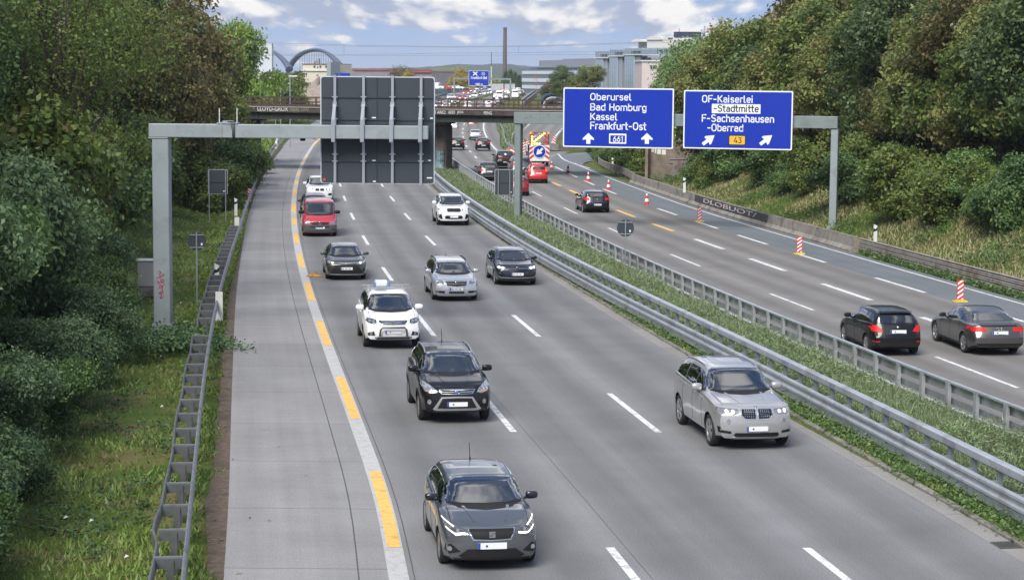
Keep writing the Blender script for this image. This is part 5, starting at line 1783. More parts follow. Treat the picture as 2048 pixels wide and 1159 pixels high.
# lettering of German road signs: strokes on a unit cap height
def _arc(cx, cy, rx, ry, a0, a1, n=7): return [(cx + rx * math.cos(R(a)), cy + ry * math.sin(R(a))) for a in np.linspace(a0, a1, n)]
def _bowl(x0, x1, y0, y1): r = (x1 - x0) / 2; c = (x0 + x1) / 2; return _arc(c, y1 - r, r, r, 0, 180) + _arc(c, y0 + r, r, r, 180, 360) + [(x1, y1 - r)]
_x, _t, _b = .66, .93, .07
GLYPH = {
    'O': (.62, [_bowl(.07, .53, _b, _t)]), 'B': (.58, [[(.07, _b), (.07, _t), (.30, _t)] + _arc(.30, .72, .19, .21, 90, -90) + [(.07, .51)], [(.30, .51)] + _arc(.30, .29, .22, .22, 90, -90) + [(.07, _b)]]),
    'K': (.56, [[(.07, _b), (.07, _t)], [(.48, _t), (.07, .38)], [(.20, .52), (.50, _b)]]), 'F': (.50, [[(.07, _b), (.07, _t), (.46, _t)], [(.07, .51), (.40, .51)]]), 'H': (.60, [[(.07, _b), (.07, _t)], [(.51, _b), (.51, _t)], [(.07, .5), (.51, .5)]]),
    'S': (.56, [_arc(.28, .72, .20, .21, 30, 180)[:] + _arc(.28, .71, .20, .20, 180, 262, 4) + _arc(.28, .29, .21, .22, 82, 0, 4) + _arc(.28, .29, .21, .22, 0, -150)]),
    'b': (.50, [[(.07, _b), (.07, _t)], _bowl(.07, .43, _b, _x)]), 'd': (.50, [[(.43, _b), (.43, _t)], _bowl(.07, .43, _b, _x)]), 'o': (.50, [_bowl(.07, .43, _b, _x)]), 'g': (.50, [_bowl(.07, .43, _b, _x), [(.43, _x), (.43, .0)] + _arc(.25, 0, .18, .18, 0, -150)]),
    'e': (.49, [[(.07, .37), (.42, .37), (.42, .48)] + _arc(.245, .48, .175, .18, 0, 180) + _arc(.245, .25, .175, .18, 180, 320)]), 'c': (.44, [_arc(.24, .48, .17, .18, 40, 180) + _arc(.24, .25, .17, .18, 180, 320)]),
    'a': (.48, [_arc(.24, .48, .17, .18, 150, 0) + [(.41, _b)], [(.41, .41), (.22, .41)] + _arc(.22, .24, .15, .17, 90, 270) + [(.30, .08), (.41, .16)]]), 's': (.43, [_arc(.215, .51, .15, .15, 35, 250, 9) + _arc(.215, .22, .155, .15, 75, -150, 9)]),
    'u': (.49, [[(.07, _x), (.07, .25)] + _arc(.245, .25, .175, .18, 180, 360) + [(.42, .25)], [(.42, _x), (.42, _b)]]), 'n': (.49, [[(.07, _b), (.07, _x)], [(.07, .45)] + _arc(.245, .48, .175, .18, 180, 0) + [(.42, _b)]]),
    'h': (.49, [[(.07, _b), (.07, _t)], [(.07, .45)] + _arc(.245, .48, .175, .18, 180, 0) + [(.42, _b)]]), 'm': (.76, [[(.07, _b), (.07, _x)], _arc(.22, .50, .15, .16, 180, 0) + [(.37, _b)], _arc(.53, .50, .16, .16, 180, 0) + [(.69, _b)]]),
    'r': (.35, [[(.07, _b), (.07, _x)], _arc(.24, .46, .17, .20, 180, 65)]), 'l': (.26, [[(.07, _t), (.07, .2)] + _arc(.19, .19, .12, .12, 180, 275)]), 'i': (.21, [[(.07, _b), (.07, _x)], [(.07, .86), (.07, .95)]]), 't': (.33, [[(.13, _t), (.13, .2)] + _arc(.25, .19, .12, .12, 180, 280), [(.0, _x), (.28, _x)]]),
    'f': (.32, [[(.12, _b), (.12, .75)] + _arc(.27, .76, .15, .17, 180, 85), [(.0, _x), (.27, _x)]]), 'k': (.47, [[(.07, _b), (.07, _t)], [(.40, _x), (.07, .30)], [(.18, .41), (.42, _b)]]), '-': (.42, [[(.06, .44), (.34, .44)]]), ' ': (.30, []),
    '6': (.54, [_bowl(.07, .45, _b, .58), [(.07, .34), (.10, .5), (.34, _t)]]), '1': (.36, [[(.04, .74), (.24, _t), (.24, _b)]]), '4': (.56, [[(.32, _t), (.07, .28), (.50, .28)], [(.38, .48), (.38, _b)]]), '3': (.52, [[(.08, _t), (.42, _t), (.24, .58)] + _arc(.24, .325, .20, .255, 80, -145, 9)]), '0': (.54, [_bowl(.07, .45, _b, _t)])}


def sign_text(body):
    x, out = 0.0, []
    for ch in body:
        w, st = GLYPH[ch]
        out += [[(x + u, v) for u, v in P] for P in st]; x += w + .045
    return out, x - .045 - .04


class Sign:
    def __init__(s, pan, label, box, root_name='motorway_sign', off=-.62, r=.09, backs=True, face=M_sblue, rimm=M_swhite):
        s.p = pan; s.off = off
        s.root = thing(root_name, label, 'sign', pan.P0, pan.rz)
        (s.u0, s.z1), (s.u1, s.z0) = pan.uz(box[0], box[1]), pan.uz(box[2], box[3])
        b = MB(); b.prism(rrect(s.u0, s.z0, s.u1, s.z1, r), off, off + .05, 0); me = b.mesh('rim', rimm); fix_normals(me); link('rim', me, s.root)
        e = .075
        b = MB(); b.prism(rrect(s.u0 + e, s.z0 + e, s.u1 - e, s.z1 - e, r * .7), off - .008, off - .001, 0); me = b.mesh('face', face); fix_normals(me); link('face', me, s.root)
        if backs:
            for k in range(5):
                u = lerp(s.u0, s.u1, (k + .5) / 5)
                b = MB(); b.box((u - .04, off + .051, s.z0), (u + .04, off + .14, s.z1 + .06)); b.build('upright', M_alu, s.root)
    def text(s, body, x0, x1, ybase, ycap, m=M_swhite, lift=.012, name='lettering', bold=0):
        a, z0 = s.p.uz(x0, ybase); c, z1 = s.p.uz(x1, ycap)
        cap = z1 - z0; st, w = sign_text(body); k = (c - a) / w; r = cap * (.072 + bold)
        b = MB()
        for P in st:
            P = [Vector((a + u * k, 0, z0 + v * cap)) for u, v in P]; L_, R_ = [], []
            for i, q in enumerate(P):
                d = (P[min(i + 1, len(P) - 1)] - P[max(i - 1, 0)]); d = d.normalized() if d.length > 1e-6 else Vector((1, 0, 0))
                e = d * (r * .6 if i == len(P) - 1 else -r * .6 if i == 0 else 0); nn = Vector((-d.z, 0, d.x)) * r
                L_.append(q + nn + e); R_.append(q - nn + e)
            n = len(P); vs = [v + Vector((0, s.off - lift - .004, 0)) for v in L_ + R_]
            fs = [(i, i + 1, n + i + 1, n + i) for i in range(n - 1)]
            b.add(vs + [v + Vector((0, .004, 0)) for v in vs], fs + [tuple(q + 2 * n for q in f_[::-1]) for f_ in fs])
        me = b.mesh(name, m)
        return link(name, me, s.root)
    def poly(s, P, m=M_swhite, lift=.012, th=.004, name='arrow'):
        b = MB(); b.prism(P, s.off - lift - th, s.off - lift, 0); me = b.mesh(name, m); fix_normals(me); return link(name, me, s.root)
    def pbox(s, x0, y0, x1, y1, m, lift=.011, name='field', r=.03):
        (a, z1), (c, z0) = s.p.uz(x0, y0), s.p.uz(x1, y1)
        return s.poly(rrect(a, z0, c, z1, r), m, lift, .003, name)


s1 = Sign(pr_, 'blue motorway sign listing Oberursel, Bad Homburg, Kassel and Frankfurt-Ost', (1132.5, 175, 1350.5, 297))
s1.text('Oberursel', 1185.5, 1267.5, 200.5, 187); s1.text('Bad Homburg', 1185.5, 1297.5, 221, 207.5); s1.text('Kassel', 1185.5, 1239.5, 240, 226); s1.text('Frankfurt-Ost', 1185.5, 1297, 258.5, 244.5)
for px in (1182, 1298.5):
    (c, z0), (_, z1) = s1.p.uz(px, 287), s1.p.uz(px, 265.5); s1.poly(up_arrow(c, z0, z1, (z1 - z0) * 1.08))
s1.pbox(1223.5, 266.5, 1257.5, 287, M_swhite, .011, 'route_shield', .03); s1.pbox(1226, 270, 1255, 284, M_sblue, .016, 'route_shield_field', .02); s1.text('661', 1231, 1251, 283, 271.5, lift=.024)
s2 = Sign(pr_, 'blue motorway sign listing OF-Kaiserlei and F-Sachsenhausen with slanted arrows', (1372.5, 180, 1587, 300))
s2.text('OF-Kaiserlei', 1408, 1510, 205, 191); s2.text('F-Sachsenhausen', 1407.5, 1551.5, 243.5, 230); s2.text('-Oberrad', 1418.5, 1490, 262, 248)
s2.pbox(1428, 207.5, 1524.5, 227.5, M_swhite, .011, 'lettering_field', .02); s2.text('-Stadtmitte', 1431, 1521, 223.5, 210, M_sblack, .018)
for px in (1421.5, 1536):
    c, z = s2.p.uz(px, 279); s2.poly(diag_arrow(c, z, .44, 38))
s2.pbox(1461.5, 269.5, 1495, 290, M_sblack, .011, 'route_shield', .05); s2.pbox(1463, 271, 1493.5, 288.5, M_syel, .015, 'route_shield_field', .05); s2.text('43', 1471, 1487, 285.5, 274, M_sblack, .022)

# ------------------------------------------------------------------ smaller roadside furniture
def back_rect(label, x0, y0, x1, y1, D, legs, foot):
    p = Panel(at_y(x0, y0, D), at_y(x1, y0, D)); r = thing('road_sign', label, 'sign', p.P0, p.rz)
    (a, z1), (c, z0) = p.uz(x0, y0), p.uz(x1, y1)
    b = MB(); b.prism(rrect(a, z0, c, z1, .04), .0, .02, 0); me = b.mesh('rim', M_rim_s); fix_normals(me); link('rim', me, r)
    b = MB(); b.prism(rrect(a + .025, z0 + .025, c - .025, z1 - .025, .03), -.012, -.001, 0); me = b.mesh('panel', M_sback); fix_normals(me); link('panel', me, r)
    b = MB(); zm = lerp(z0, z1, .47); b.box((a + .03, -.03, zm - .015), (c - .03, -.013, zm + .015)); b.build('stiffener', M_sblack, r)
    for px, pf in zip(legs, foot):
        u, _ = p.uz(px, y1); z = pf
        MB().tube([(u, -.06, z), (u, -.06, z1 + .02)], .035, 8).build('pole', M_alu, r)
    u, z = p.uz(lerp(x0, x1, .86), lerp(y0, y1, .88)); MB().box((u - .10, -.016, z - .03), (u + .06, -.013, z + .03)).build('sticker', M_swhite, r)
    return r
back_rect('small rectangular grey sign seen from behind on two poles in the left verge', 416, 338.5, 455, 388, 118, (418.5, 451.5), (-.1, -.1))
back_rect('small rectangular grey sign seen from behind beside the gantry post in the median', 989.5, 338.5, 1027, 390.5, 127, (996.5, 1019.5), (0, 0))


def back_round(label, px, py, rad, D, zf):
    q = at_y(px, py, D); r = thing('road_sign', label, 'sign', (q.x, q.y, 0))
    k = rad * D / FPX
    b = MB(); M = Matrix.Translation((0, 0, q.z)); b.lathe([(0, -.004), (k, -.004), (k, .02), (0, .02)], 28, 0, 'Y', M, False); me = b.mesh('panel', M_sback); fix_normals(me); link('panel', me, r)
    for s in (.68, -.68):
        w = k * math.sqrt(1 - s * s); MB().box((-w, -.04, q.z + s * k - .02), (w, -.006, q.z + s * k + .02)).build('brace', M_alu, r)
    MB().tube([(0, -.06, zf), (0, -.06, q.z + k * .95)], .032, 8).build('pole', M_alu, r)
    MB().box((k * .45, -.009, q.z - k * .45), (k * .62, -.005, q.z - k * .2)).build('sticker', M_swhite, r)
back_round('round grey sign seen from behind on a pole in the left verge', 393.5, 482, 18.5, 75, -.15)
back_round('round grey sign seen from behind on a pole in the median weeds', 1251, 456, 17.2, 86.5, 0)

# cable cabinet behind the gantry post
q = at_y(298, 530, 78)
r = thing('switch_cabinet', 'pale grey switch cabinet behind the left gantry post', 'cabinet', (q.x, q.y, .35), R(8))
b = MB(); b.bevbox((-.45, -.25, .0), (.45, .25, 1.0), .02); b.build('box', mat('cabinet_grey', (.36, .37, .37), .6, var=.1), r)
b = MB(); b.bevbox((-.5, -.3, 1.003), (.5, .3, 1.08), .03); b.build('lid', M_wpost, r)
MB().box((-.42, -.22, -.4), (.42, .22, -.003)).build('plinth', M_concw, r)


def slanted(lo, hi, n, w, flip=1):
    """slanted stripes clipped to a panel w wide from lo to hi"""
    out = []
    p = (hi - lo) / n
    for i in range(-1, n + 1):
        z = lo + i * p
        P = [(-w / 2, z), (w / 2, z + flip * p * .9), (w / 2, z + flip * p * .9 + p * .5), (-w / 2, z + p * .5)]
        # clip in z
        def clip(P, lim, keep):
            r = []
            for k in range(len(P)):
                a, c = P[k - 1], P[k]; ia, ic = keep(a[1]), keep(c[1])
                if ia != ic:
                    t = (lim - a[1]) / (c[1] - a[1]); r.append((a[0] + (c[0] - a[0]) * t, lim))
                if ic: r.append(c)
            return r
        P = clip(P, lo, lambda v: v >= lo); P = clip(P, hi, lambda v: v <= hi) if P else P
        if len(P) > 2: out.append(P)
    return out


def make_beacon(label, loc, rz=0.0, w=.22, h=.80, foot=True, back=False, flip=1, group=None, z0=.10):
    r = thing('guide_beacon', label, 'beacon', loc, rz, group)
    b = MB(); b.prism(rrect(-w / 2, z0, w / 2, z0 + h, .02), -.02, .02, 0); me = b.mesh('board', M_wpost if back else M_bred); fix_normals(me); link('board', me, r)
    if not back:
        b = MB()
        for P in slanted(z0 + .02, z0 + h - .02, 4, w - .04, flip): b.prism(P, -.026, -.0205, 0)
        me = b.mesh('stripes', M_bwhite); fix_normals(me); link('stripes', me, r)
    if foot:
        b = MB(); b.bevbox((-.30, -.16, 0), (.30, .16, .06), .02); b.bevbox((-.20, -.10, .06), (.20, .10, .10), .02); b.build('foot', M_byel, r)
    return r
for lab, px, py, rz in (('red and white beacon nearest to the grey sedan on the right shoulder line', 1920, 604, 0), ('red and white beacon second along the right shoulder line, below the gantry post', 1598.5, 508.5, 0), ('red and white beacon third along the right shoulder line, in front of the barrier graffiti', 1399, 443.5, 0)):
    p = on_z(px, py); make_beacon(lab, p, rz, .27, .80)
for lab, px, py, hh, back in (('white back of a beacon at the guardrail, nearest of three beside the shoulder', 438.5, 641, 1.05, True), ('white back of a beacon at the guardrail, beside the middle of the verge', 474, 468, .95, True), ('white back of a beacon at the guardrail, below the gantry beam', 512, 357, .95, True),
                              ('red and white beacon at the left guardrail beside the small grey sign', 499, 404, .95, False), ('red and white beacon at the left guardrail near the railway bridge', 534, 322, .95, False), ('white back of a beacon at the far end of the left guardrail', 552.5, 297, .95, True)):
    p = on_z(px, py); make_beacon(lab, p, 0, .26, hh, False, back, -1, None, .0)


def make_cone(label, loc, group=None):
    r = thing('traffic_cone', label, 'traffic cone', loc, 0, group)
    b = MB()
    b.bevbox((-.24, -.24, 0), (.24, .24, .05), .03); b.build('base', M_bred, r)
    b = MB()
    pr = [(.175, .05), (.155, .20), (.115, .42), (.075, .62), (.045, .78), (.0, .79)]
    for i in range(len(pr) - 1):
        b.lathe(pr[i:i + 2], 18, i % 2, 'Z')
    b.build('cone', [M_bred, M_bwhite], r)
    return r
cones = [(1293.5, 408.5, 'nearest the bluish shoulder'), (1217, 379, 'behind the lone black hatchback'), (1176.5, 362, 'third of the row'), (1136, 345.5, 'fourth of the row'), (1103, 338.5, 'beside the arrow board trailer')]
c0 = None
for px, py, w in cones:
    lab = 'red and white traffic cone ' + w
    p = on_z(px, py)
    if c0 is None: c0 = make_cone(lab, p, 'traffic cones closing the shoulder')
    else: dup(c0, p, 0, label=lab)


def make_delineator(label, loc, rz=0, group='white delineator posts'):
    r = thing('delineator', label, 'delineator post', loc, rz, group)
    b = MB(); b.prism([(-.09, -.1), (.09, -.1), (.09, .90), (-.09, .98)], -.05, .05, 0); me = b.mesh('post', M_wpost); fix_normals(me); link('post', me, r)
    b = MB(); b.prism([(-.095, .58), (.095, .66), (.095, .82), (-.095, .74)], -.054, .054, 0); me = b.mesh('black_band', M_sblack); fix_normals(me); link('black_band', me, r)
    MB().box((-.03, -.060, .74), (.03, -.055, .86)).build('reflector', M_swhite, r)
    return r
d0 = None
for lab, px, py, D in (('white and black delineator post in the dry grass on the right bank', 1750, 486, 100), ('white and black delineator post above the graffiti barrier', 1368.5, 382, 138), ('white and black delineator post behind the short guardrail at the exit', 1225, 335, 190), ('white and black delineator post behind the left rungs nearest the camera', 434, 575, 78.5), ('white and black delineator post behind the left guardrail beside the small grey sign', 472, 428, 118), ('white and black delineator post at the left guardrail below the gantry beam', 508.5, 338, 172), ('white and black delineator post farthest away at the left guardrail', 554, 284, 252)):
    q = at_y(px, py, D); q.z = max(q.z, ground_h(q.x, q.y))
    if d0 is None: d0 = make_delineator(lab, q)
    else: dup(d0, q, 0, label=lab)

# brown cloth lying on the lane edge
b = MB(); n = 13; vs = []; rnd = random.Random(2)
for i in range(n):
    for k in range(7):
        e = math.sin(math.pi * i / (n - 1)) * math.sin(math.pi * k / 6)
        vs.append((-.34 + .68 * i / (n - 1) + .05 * rnd.uniform(-1, 1), -.20 + .4 * k / 6 + .05 * rnd.uniform(-1, 1), .015 + e * (.09 + .13 * rnd.random())))
b.add(vs, [(i * 7 + k, i * 7 + 7 + k, i * 7 + 8 + k, i * 7 + 1 + k) for i in range(n - 1) for k in range(6)], 0, True)
tag(b.build('crumpled_cloth', mat('cloth_brown', (.30, .17, .05), .9, var=.5, vscale=9), None, on_z(628, 553)), 'crumpled brown cloth lying on the lane edge', 'cloth')

# drain grate in the gutter, bottom right
q = on_z(2020, 1090)
b = MB(); b.box((-.3, -.25, .005), (.3, -.21, .02)); b.box((-.3, .21, .005), (.3, .25, .02))
for k in range(9): b.box((-.29 + .065 * k, -.21, .005), (-.26 + .065 * k, .21, .018))
b.box((-.29, -.22, .0052), (.29, .22, .0085), 1)
o = tag(b.build('drain_grate', [mat('cast_iron', (.08, .078, .075), .7, var=.3, vscale=8), M_gap], None, q + Vector((0, 0, .006))), 'cast iron drain grate in the gutter at the median kerb', 'drain grate'); o.rotation_euler = (0, 0, R(9))
# ------------------------------------------------------------------ vehicles on the road
def set_on(c, px, py, f, facing, extra=0.0):
    """stands a car with its front (oncoming) or rear (outgoing) axle on the road point seen at the pixel"""
    p = on_z(px, py); sp = c.sp; L = sp['L']
    t = heading(f, p.y) + extra
    if facing == 'on':
        rz, ya = t, sp['fo'] - L / 2
    else:
        rz, ya = t + math.pi, sp['fo'] + sp['wb'] - L / 2
    o = Vector((-math.sin(rz) * ya, math.cos(rz) * ya, 0))
    c.root.location = (p.x - o.x, p.y - o.y, .004); c.root.rotation_euler = (0, 0, rz)


BUILT = {}
for k, px, py, f, fc, ex in [
    ('seat', 972, 1121, LN1, 'on', 0), ('kuga', 906, 837, LN1, 'on', 0), ('koleos', 782, 691.5, LN1, 'on', 0), ('corolla', 691, 556.5, LN1, 'on', 0), ('t5', 639, 471, LN1, 'on', 0),
    ('hidden', 629, 436, LN1, 'on', 0), ('x5_far', 639, 404, LN1, 'on', 0), ('x5_white', 905, 449.5, GUT, 'on', 0), ('passat', 908, 598, LN2, 'on', 0), ('golf_on', 1029, 567.5, GUT, 'on', 0), ('x5_silver', 1493, 888, GUT, 'on', R(0)),
    ('skoda', 1781, 706, RL1, 'out', R(-3)), ('audi', 1978, 704, RL1, 'out', R(-3)), ('golf_r', 1191, 424.5, RL2, 'out', 0), ('splash', 1075, 366, RL2, 'out', 0), ('darkred', 1035, 391, RL1, 'out', 0), ('minivan', 1041, 352, RL2, 'out', 0),
    ('suv_r', 1009.5, 336, RL2, 'out', 0), ('x1', 977, 361, RL1, 'out', 0), ('golf_r2', 914.5, 298, RL1, 'out', 0), ('golf_r3', 966, 299.5, RL1, 'out', 0), ('sedan_r', 951, 279, RL1, 'out', 0), ('white_r', 905, 260, RL1, 'out', 0), ('red_r', 945, 255, RL1, 'out', 0)]:
    c = make_car(CARS[k]); BUILT[k] = c
    set_on(c, px, py, f, fc, ex)
roundel(BUILT['seat'], 'F', .632, .055, 'letter_s', BUILT['seat'].root)
roundel(BUILT['kuga'], 'F', .775, .034, 'oval', BUILT['kuga'].root)
roundel(BUILT['koleos'], 'F', .81, .055, 'diamond', BUILT['koleos'].root)
roundel(BUILT['corolla'], 'F', .69, .05, 'ellipses', BUILT['corolla'].root)
roundel(BUILT['t5'], 'F', .745, .085, 'vw', BUILT['t5'].root)
roundel(BUILT['passat'], 'F', .665, .075, 'vw', BUILT['passat'].root)
roundel(BUILT['golf_on'], 'F', .685, .06, 'vw', BUILT['golf_on'].root)
roundel(BUILT['x5_silver'], 'F', .94, .036, 'quarters', BUILT['x5_silver'].root)
roundel(BUILT['golf_r'], 'B', .90, .055, 'vw', BUILT['golf_r'].root)
roundel(BUILT['golf_r2'], 'B', .90, .055, 'vw', BUILT['golf_r2'].root)
roundel(BUILT['golf_r3'], 'B', .90, .055, 'vw', BUILT['golf_r3'].root)
roundel(BUILT['audi'], 'B', .885, .036, 'rings', BUILT['audi'].root)
roundel(BUILT['skoda'], 'B', .93, .042, 'disc', BUILT['skoda'].root)

# bull bar and roof gear of the white SUV
k = BUILT['koleos']; L = k.L; sh = (0, -L / 2, 0)
b = MB()
pts = [(-.42, .02, .36), (-.44, -.05, .50), (-.42, -.09, .66), (-.36, -.10, .73), (.36, -.10, .73), (.42, -.09, .66), (.44, -.05, .50), (.42, .02, .36)]
b.tube(pts, .032, 8); b.tube([(-.44, -.045, .42), (.44, -.045, .42)], .028, 8); b.tube([(-.60, .0, .40), (-.44, -.03, .42)], .024, 6); b.tube([(.60, .0, .40), (.44, -.03, .42)], .024, 6)
o = b.build('bull_bar', mat('bull_bar_grey', (.11, .115, .12), .4, metal=.5), k.root); o.location = sh
b = MB()
for y in (2.35, 3.25):
    z = float(k.zt(y)[0]); b.box((-.80, y - .03, z + .05), (.80, y + .03, z + .09)); 
    for s in (-1, 1): b.box((s * .58 - .03, y - .04, z - .08), (s * .58 + .03, y + .04, z + .05))
rr_ = b.build('roof_rack', M_silv, k.root); rr_.location = sh
b = MB(); z = float(k.zt(2.5)[0]) + .095
b.bevbox((-.40, 2.35, z), (.02, 2.9, z + .20), .05); o = b.build('signal_box', mat('signal_box_pale', (.58, .62, .67), .45), k.root); o.location = sh
b2 = MB()
for x in (-.44, .06): b2.bevbox((x - .035, 2.33, z + .02), (x + .035, 2.55, z + .19), .03)
link('signal_lamp', b2.mesh('signal_lamp', mat('signal_blue', (.12, .22, .42), .3)), o)

# a driver behind the windscreen of the nearest car
def skin_figure(name, label, cat, joints, bones, root_i, m, loc, rz, sub=2):
    me = bpy.data.meshes.new(name); me.from_pydata([j[0] for j in joints], bones, [])
    ob = bpy.data.objects.new(name, me); COL.objects.link(ob)
    ob.modifiers.new('skin', 'SKIN').use_smooth_shade = True
    for v, j in zip(me.skin_vertices[0].data, joints): v.radius = (j[1], j[2] if len(j) > 2 else j[1]); v.use_root = False
    me.skin_vertices[0].data[root_i].use_root = True
    sm = ob.modifiers.new('s', 'SUBSURF'); sm.levels = sub; sm.render_levels = sub
    nm = bpy.data.meshes.new_from_object(ob.evaluated_get(bpy.context.evaluated_depsgraph_get())); bpy.data.objects.remove(ob)
    nm.materials.clear()
    for mm in m: nm.materials.append(mm)
    return nm


M_skin = mat('skin', (.52, .30, .22), .55); M_shirt = mat('shirt_dark', (.05, .055, .07), .85); M_hair = mat('hair_dark', (.03, .022, .016), .7)
def driver(car, label):
    r = car.root; dx, dy, dz = r['driver_at']
    J = [((0, 0, .05), .15, .12), ((0, .02, .25), .15, .11), ((0, .03, .46), .17, .11), ((0, .02, .56), .09, .08), ((0, .0, .63), .052), ((0, -.03, .69), .07, .085), ((0, -.035, .78), .078, .098), ((0, -.02, .84), .06, .075),
         ((.19, .0, .50), .062), ((.25, -.17, .30), .046), ((.16, -.42, .36), .034), ((.135, -.49, .40), .030),
         ((-.19, .0, .50), .062), ((-.25, -.17, .30), .046), ((-.16, -.42, .36), .034), ((-.135, -.49, .40), .030),
         ((.11, -.2, .06), .085), ((.13, -.48, .10), .062), ((.13, -.62, -.12), .048), ((-.11, -.2, .06), .085), ((-.13, -.48, .10), .062), ((-.13, -.62, -.12), .048)]
    B = [(0, 1), (1, 2), (2, 3), (3, 4), (4, 5), (5, 6), (6, 7), (3, 8), (8, 9), (9, 10), (10, 11), (3, 12), (12, 13), (13, 14), (14, 15), (0, 16), (16, 17), (17, 18), (0, 19), (19, 20), (20, 21)]
    me = skin_figure('person', label, 'person', J, B, 0, (M_shirt, M_skin), None, 0)
    mi = []
    for p in me.polygons:
        q = p.center; skin = q.z > .60 or (q.y < -.36 and q.z > .25)
        mi.append(1 if skin else 0)
    me.polygons.foreach_set('material_index', mi)
    o = link('person', me); tag(o, label, 'person')
    o.location = r.location + Matrix.Rotation(r.rotation_euler.z, 3, 'Z') @ Vector((dx, dy, dz)); o.rotation_euler = (0, 0, r.rotation_euler.z)
    hb = MB(); hb.lathe([(0, .085), (.05, .08), (.082, .05), (.095, .0), (.092, -.05)], 16, 0, 'Z', Matrix.Translation((0, -.012, .815)) @ Matrix.Rotation(R(-18), 4, 'X'))
    link('hair', hb.mesh('hair', M_hair), o)
    fb = MB()
    for s in (-1, 1):
        fb.lathe([(0, .012), (.012, .0), (0, -.012)], 8, 0, 'Z', Matrix.Translation((s * .032, -.128, .785)))
        f2 = MB(); f2.lathe([(0, .03), (.018, .015), (.02, -.01), (0, -.03)], 8, 0, 'Z', Matrix.Translation((s * .083, -.03, .775))); link('ear', f2.mesh('ear', M_skin), o)
        hm = MB()
        base = Vector((s * .135, -.50, .41))
        for f in range(4):
            q = base + Vector((s * (.0 + .018 * (f - 1.5)), 0, 0)); hm.tube([q, q + Vector((0, -.035, .022)), q + Vector((0, -.055, -.002 - .003 * f)), q + Vector((0, -.045, -.025))], [.009, .009, .008, .006], 6)
        hm.tube([base + Vector((-s * .03, .01, 0)), base + Vector((-s * .045, -.02, .012)), base + Vector((-s * .04, -.045, .005))], [.011, .010, .007], 6)
        link('hand', hm.mesh('hand', M_skin), o)
    link('eyes', fb.mesh('eyes', M_hair), o)
    nb = MB(); nb.tube([(0, -.128, .79), (0, -.148, .755), (0, -.132, .745)], [.008, .014, .010], 7); link('nose', nb.mesh('nose', M_skin), o)
    mb_ = MB(); mb_.tube([(-.025, -.118, .722), (0, -.124, .72), (.025, -.118, .722)], .006, 5); link('mouth', mb_.mesh('mouth', mat('lips', (.35, .15, .13), .6)), o)
    return o
driver(BUILT['seat'], 'driver in dark shirt behind the windscreen of the nearest grey hatchback')
driver(BUILT['kuga'], 'driver in dark shirt behind the windscreen of the black SUV')
driver(BUILT['koleos'], 'driver in dark shirt behind the windscreen of the white SUV with roof rack')
driver(BUILT['x5_silver'], 'driver in dark shirt behind the windscreen of the silver SUV')

# ------------------------------------------------------------------ works trailer with arrow board
q = on_z(1078.5, 332)
tr = thing('arrow_board_trailer', 'works trailer with lit amber arrow board and round blue arrow sign', 'trailer', q, heading(RL2, q.y))
M_trk = mat('works_orange', (.55, .17, .03), .5)
b = MB(); b.bevbox((-1.0, .12, .55), (1.0, 4.6, .75), .04); b.bevbox((-1.0, 1.4, .75), (1.0, 4.4, 1.35), .05); b.build('trailer_bed', M_gplas, tr)
b = MB(); b.bevbox((-.95, 3.6, .5), (.95, 6.2, 2.0), .12); cabn = b.build('cab', P_white, tr)
b = MB(); b.bevbox((-.9, 3.57, 1.35), (.9, 3.598, 2.05), .01); link('rear_window', b.mesh('rear_window', M_dglass), cabn)
b = MB(); b.box((-1.0, 0, .50), (1.0, .08, 2.10)); b.build('chevron_panel', M_bwhite, tr)
b = MB()
for s in (-1, 1):
    for k in range(3):
        z = .62 + k * .48
        P = [(s * 1.0, z), (s * 1.0, z + .24), (s * .35, z + .24 + .5), (s * .35, z + .5)]
        P = [(x, min(zz, 2.1)) for x, zz in P]
        if s > 0: P = P[::1]
        b.prism(P, -.012, -.004, 0)
me = b.mesh('stripes', M_bred); fix_normals(me); link('stripes', me, tr)
b = MB(); M = Matrix.Translation((0, 0, 1.45)); b.lathe([(0, -.05), (.66, -.05), (.66, -.014), (0, -.014)], 36, 0, 'Y', M, False)
rd = b.mesh('round_sign', M_sblue); fix_normals(rd); rdo = link('round_sign', rd, tr)
b = MB(); b.lathe([(.60, -.058), (.66, -.058), (.66, -.051), (.60, -.051), (.60, -.058)], 36, 0, 'Y', M, False); me = b.mesh('rim', M_bwhite); fix_normals(me); link('rim', me, rdo)
b = MB(); b.prism(diag_arrow(0, 1.45, .46, 225), -.062, -.052, 0); me = b.mesh('arrow', M_bwhite); fix_normals(me); link('arrow', me, rdo)
b = MB(); b.box((-1.0, .02, 2.12), (1.0, .10, 2.16)); b.box((-.98, .02, 2.16), (-.86, .08, 3.35)); b.box((.86, .02, 2.16), (.98, .08, 3.35)); b.box((-.86, .02, 3.29), (.86, .08, 3.35))
brd = b.build('board_frame', mat('board_dark', (.10, .06, .04), .6), tr)
b = MB()
for P in ([(-.86, 2.95), (-.15, 3.29), (-.45, 3.29), (-.86, 3.1)], [(.15, 3.29), (.86, 2.6), (.86, 2.85), (.42, 3.29)], [(.45, 2.3), (.86, 2.2), (.86, 2.45), (.6, 2.6)], [(-.86, 2.2), (-.6, 2.2), (-.86, 2.5)]):
    b.prism(P, .03, .05, 0)
me = b.mesh('board_stripe', M_bred); fix_normals(me); link('board_stripe', me, brd)
M_lamp = mat('amber_lamp_lit', (.9, .5, .1), .3, emit=(1, .42, .05), estr=7.0); M_lampo = mat('amber_lamp_off', (.28, .11, .02), .3)
lit = [(-.75, z) for z in (2.22, 2.46, 2.70, 2.94)] + [(-.52 + .2 * i, 2.46 + .16 * i) for i in range(6)] + [(-.48, 2.22), (-.24, 2.22), (0, 2.22)]
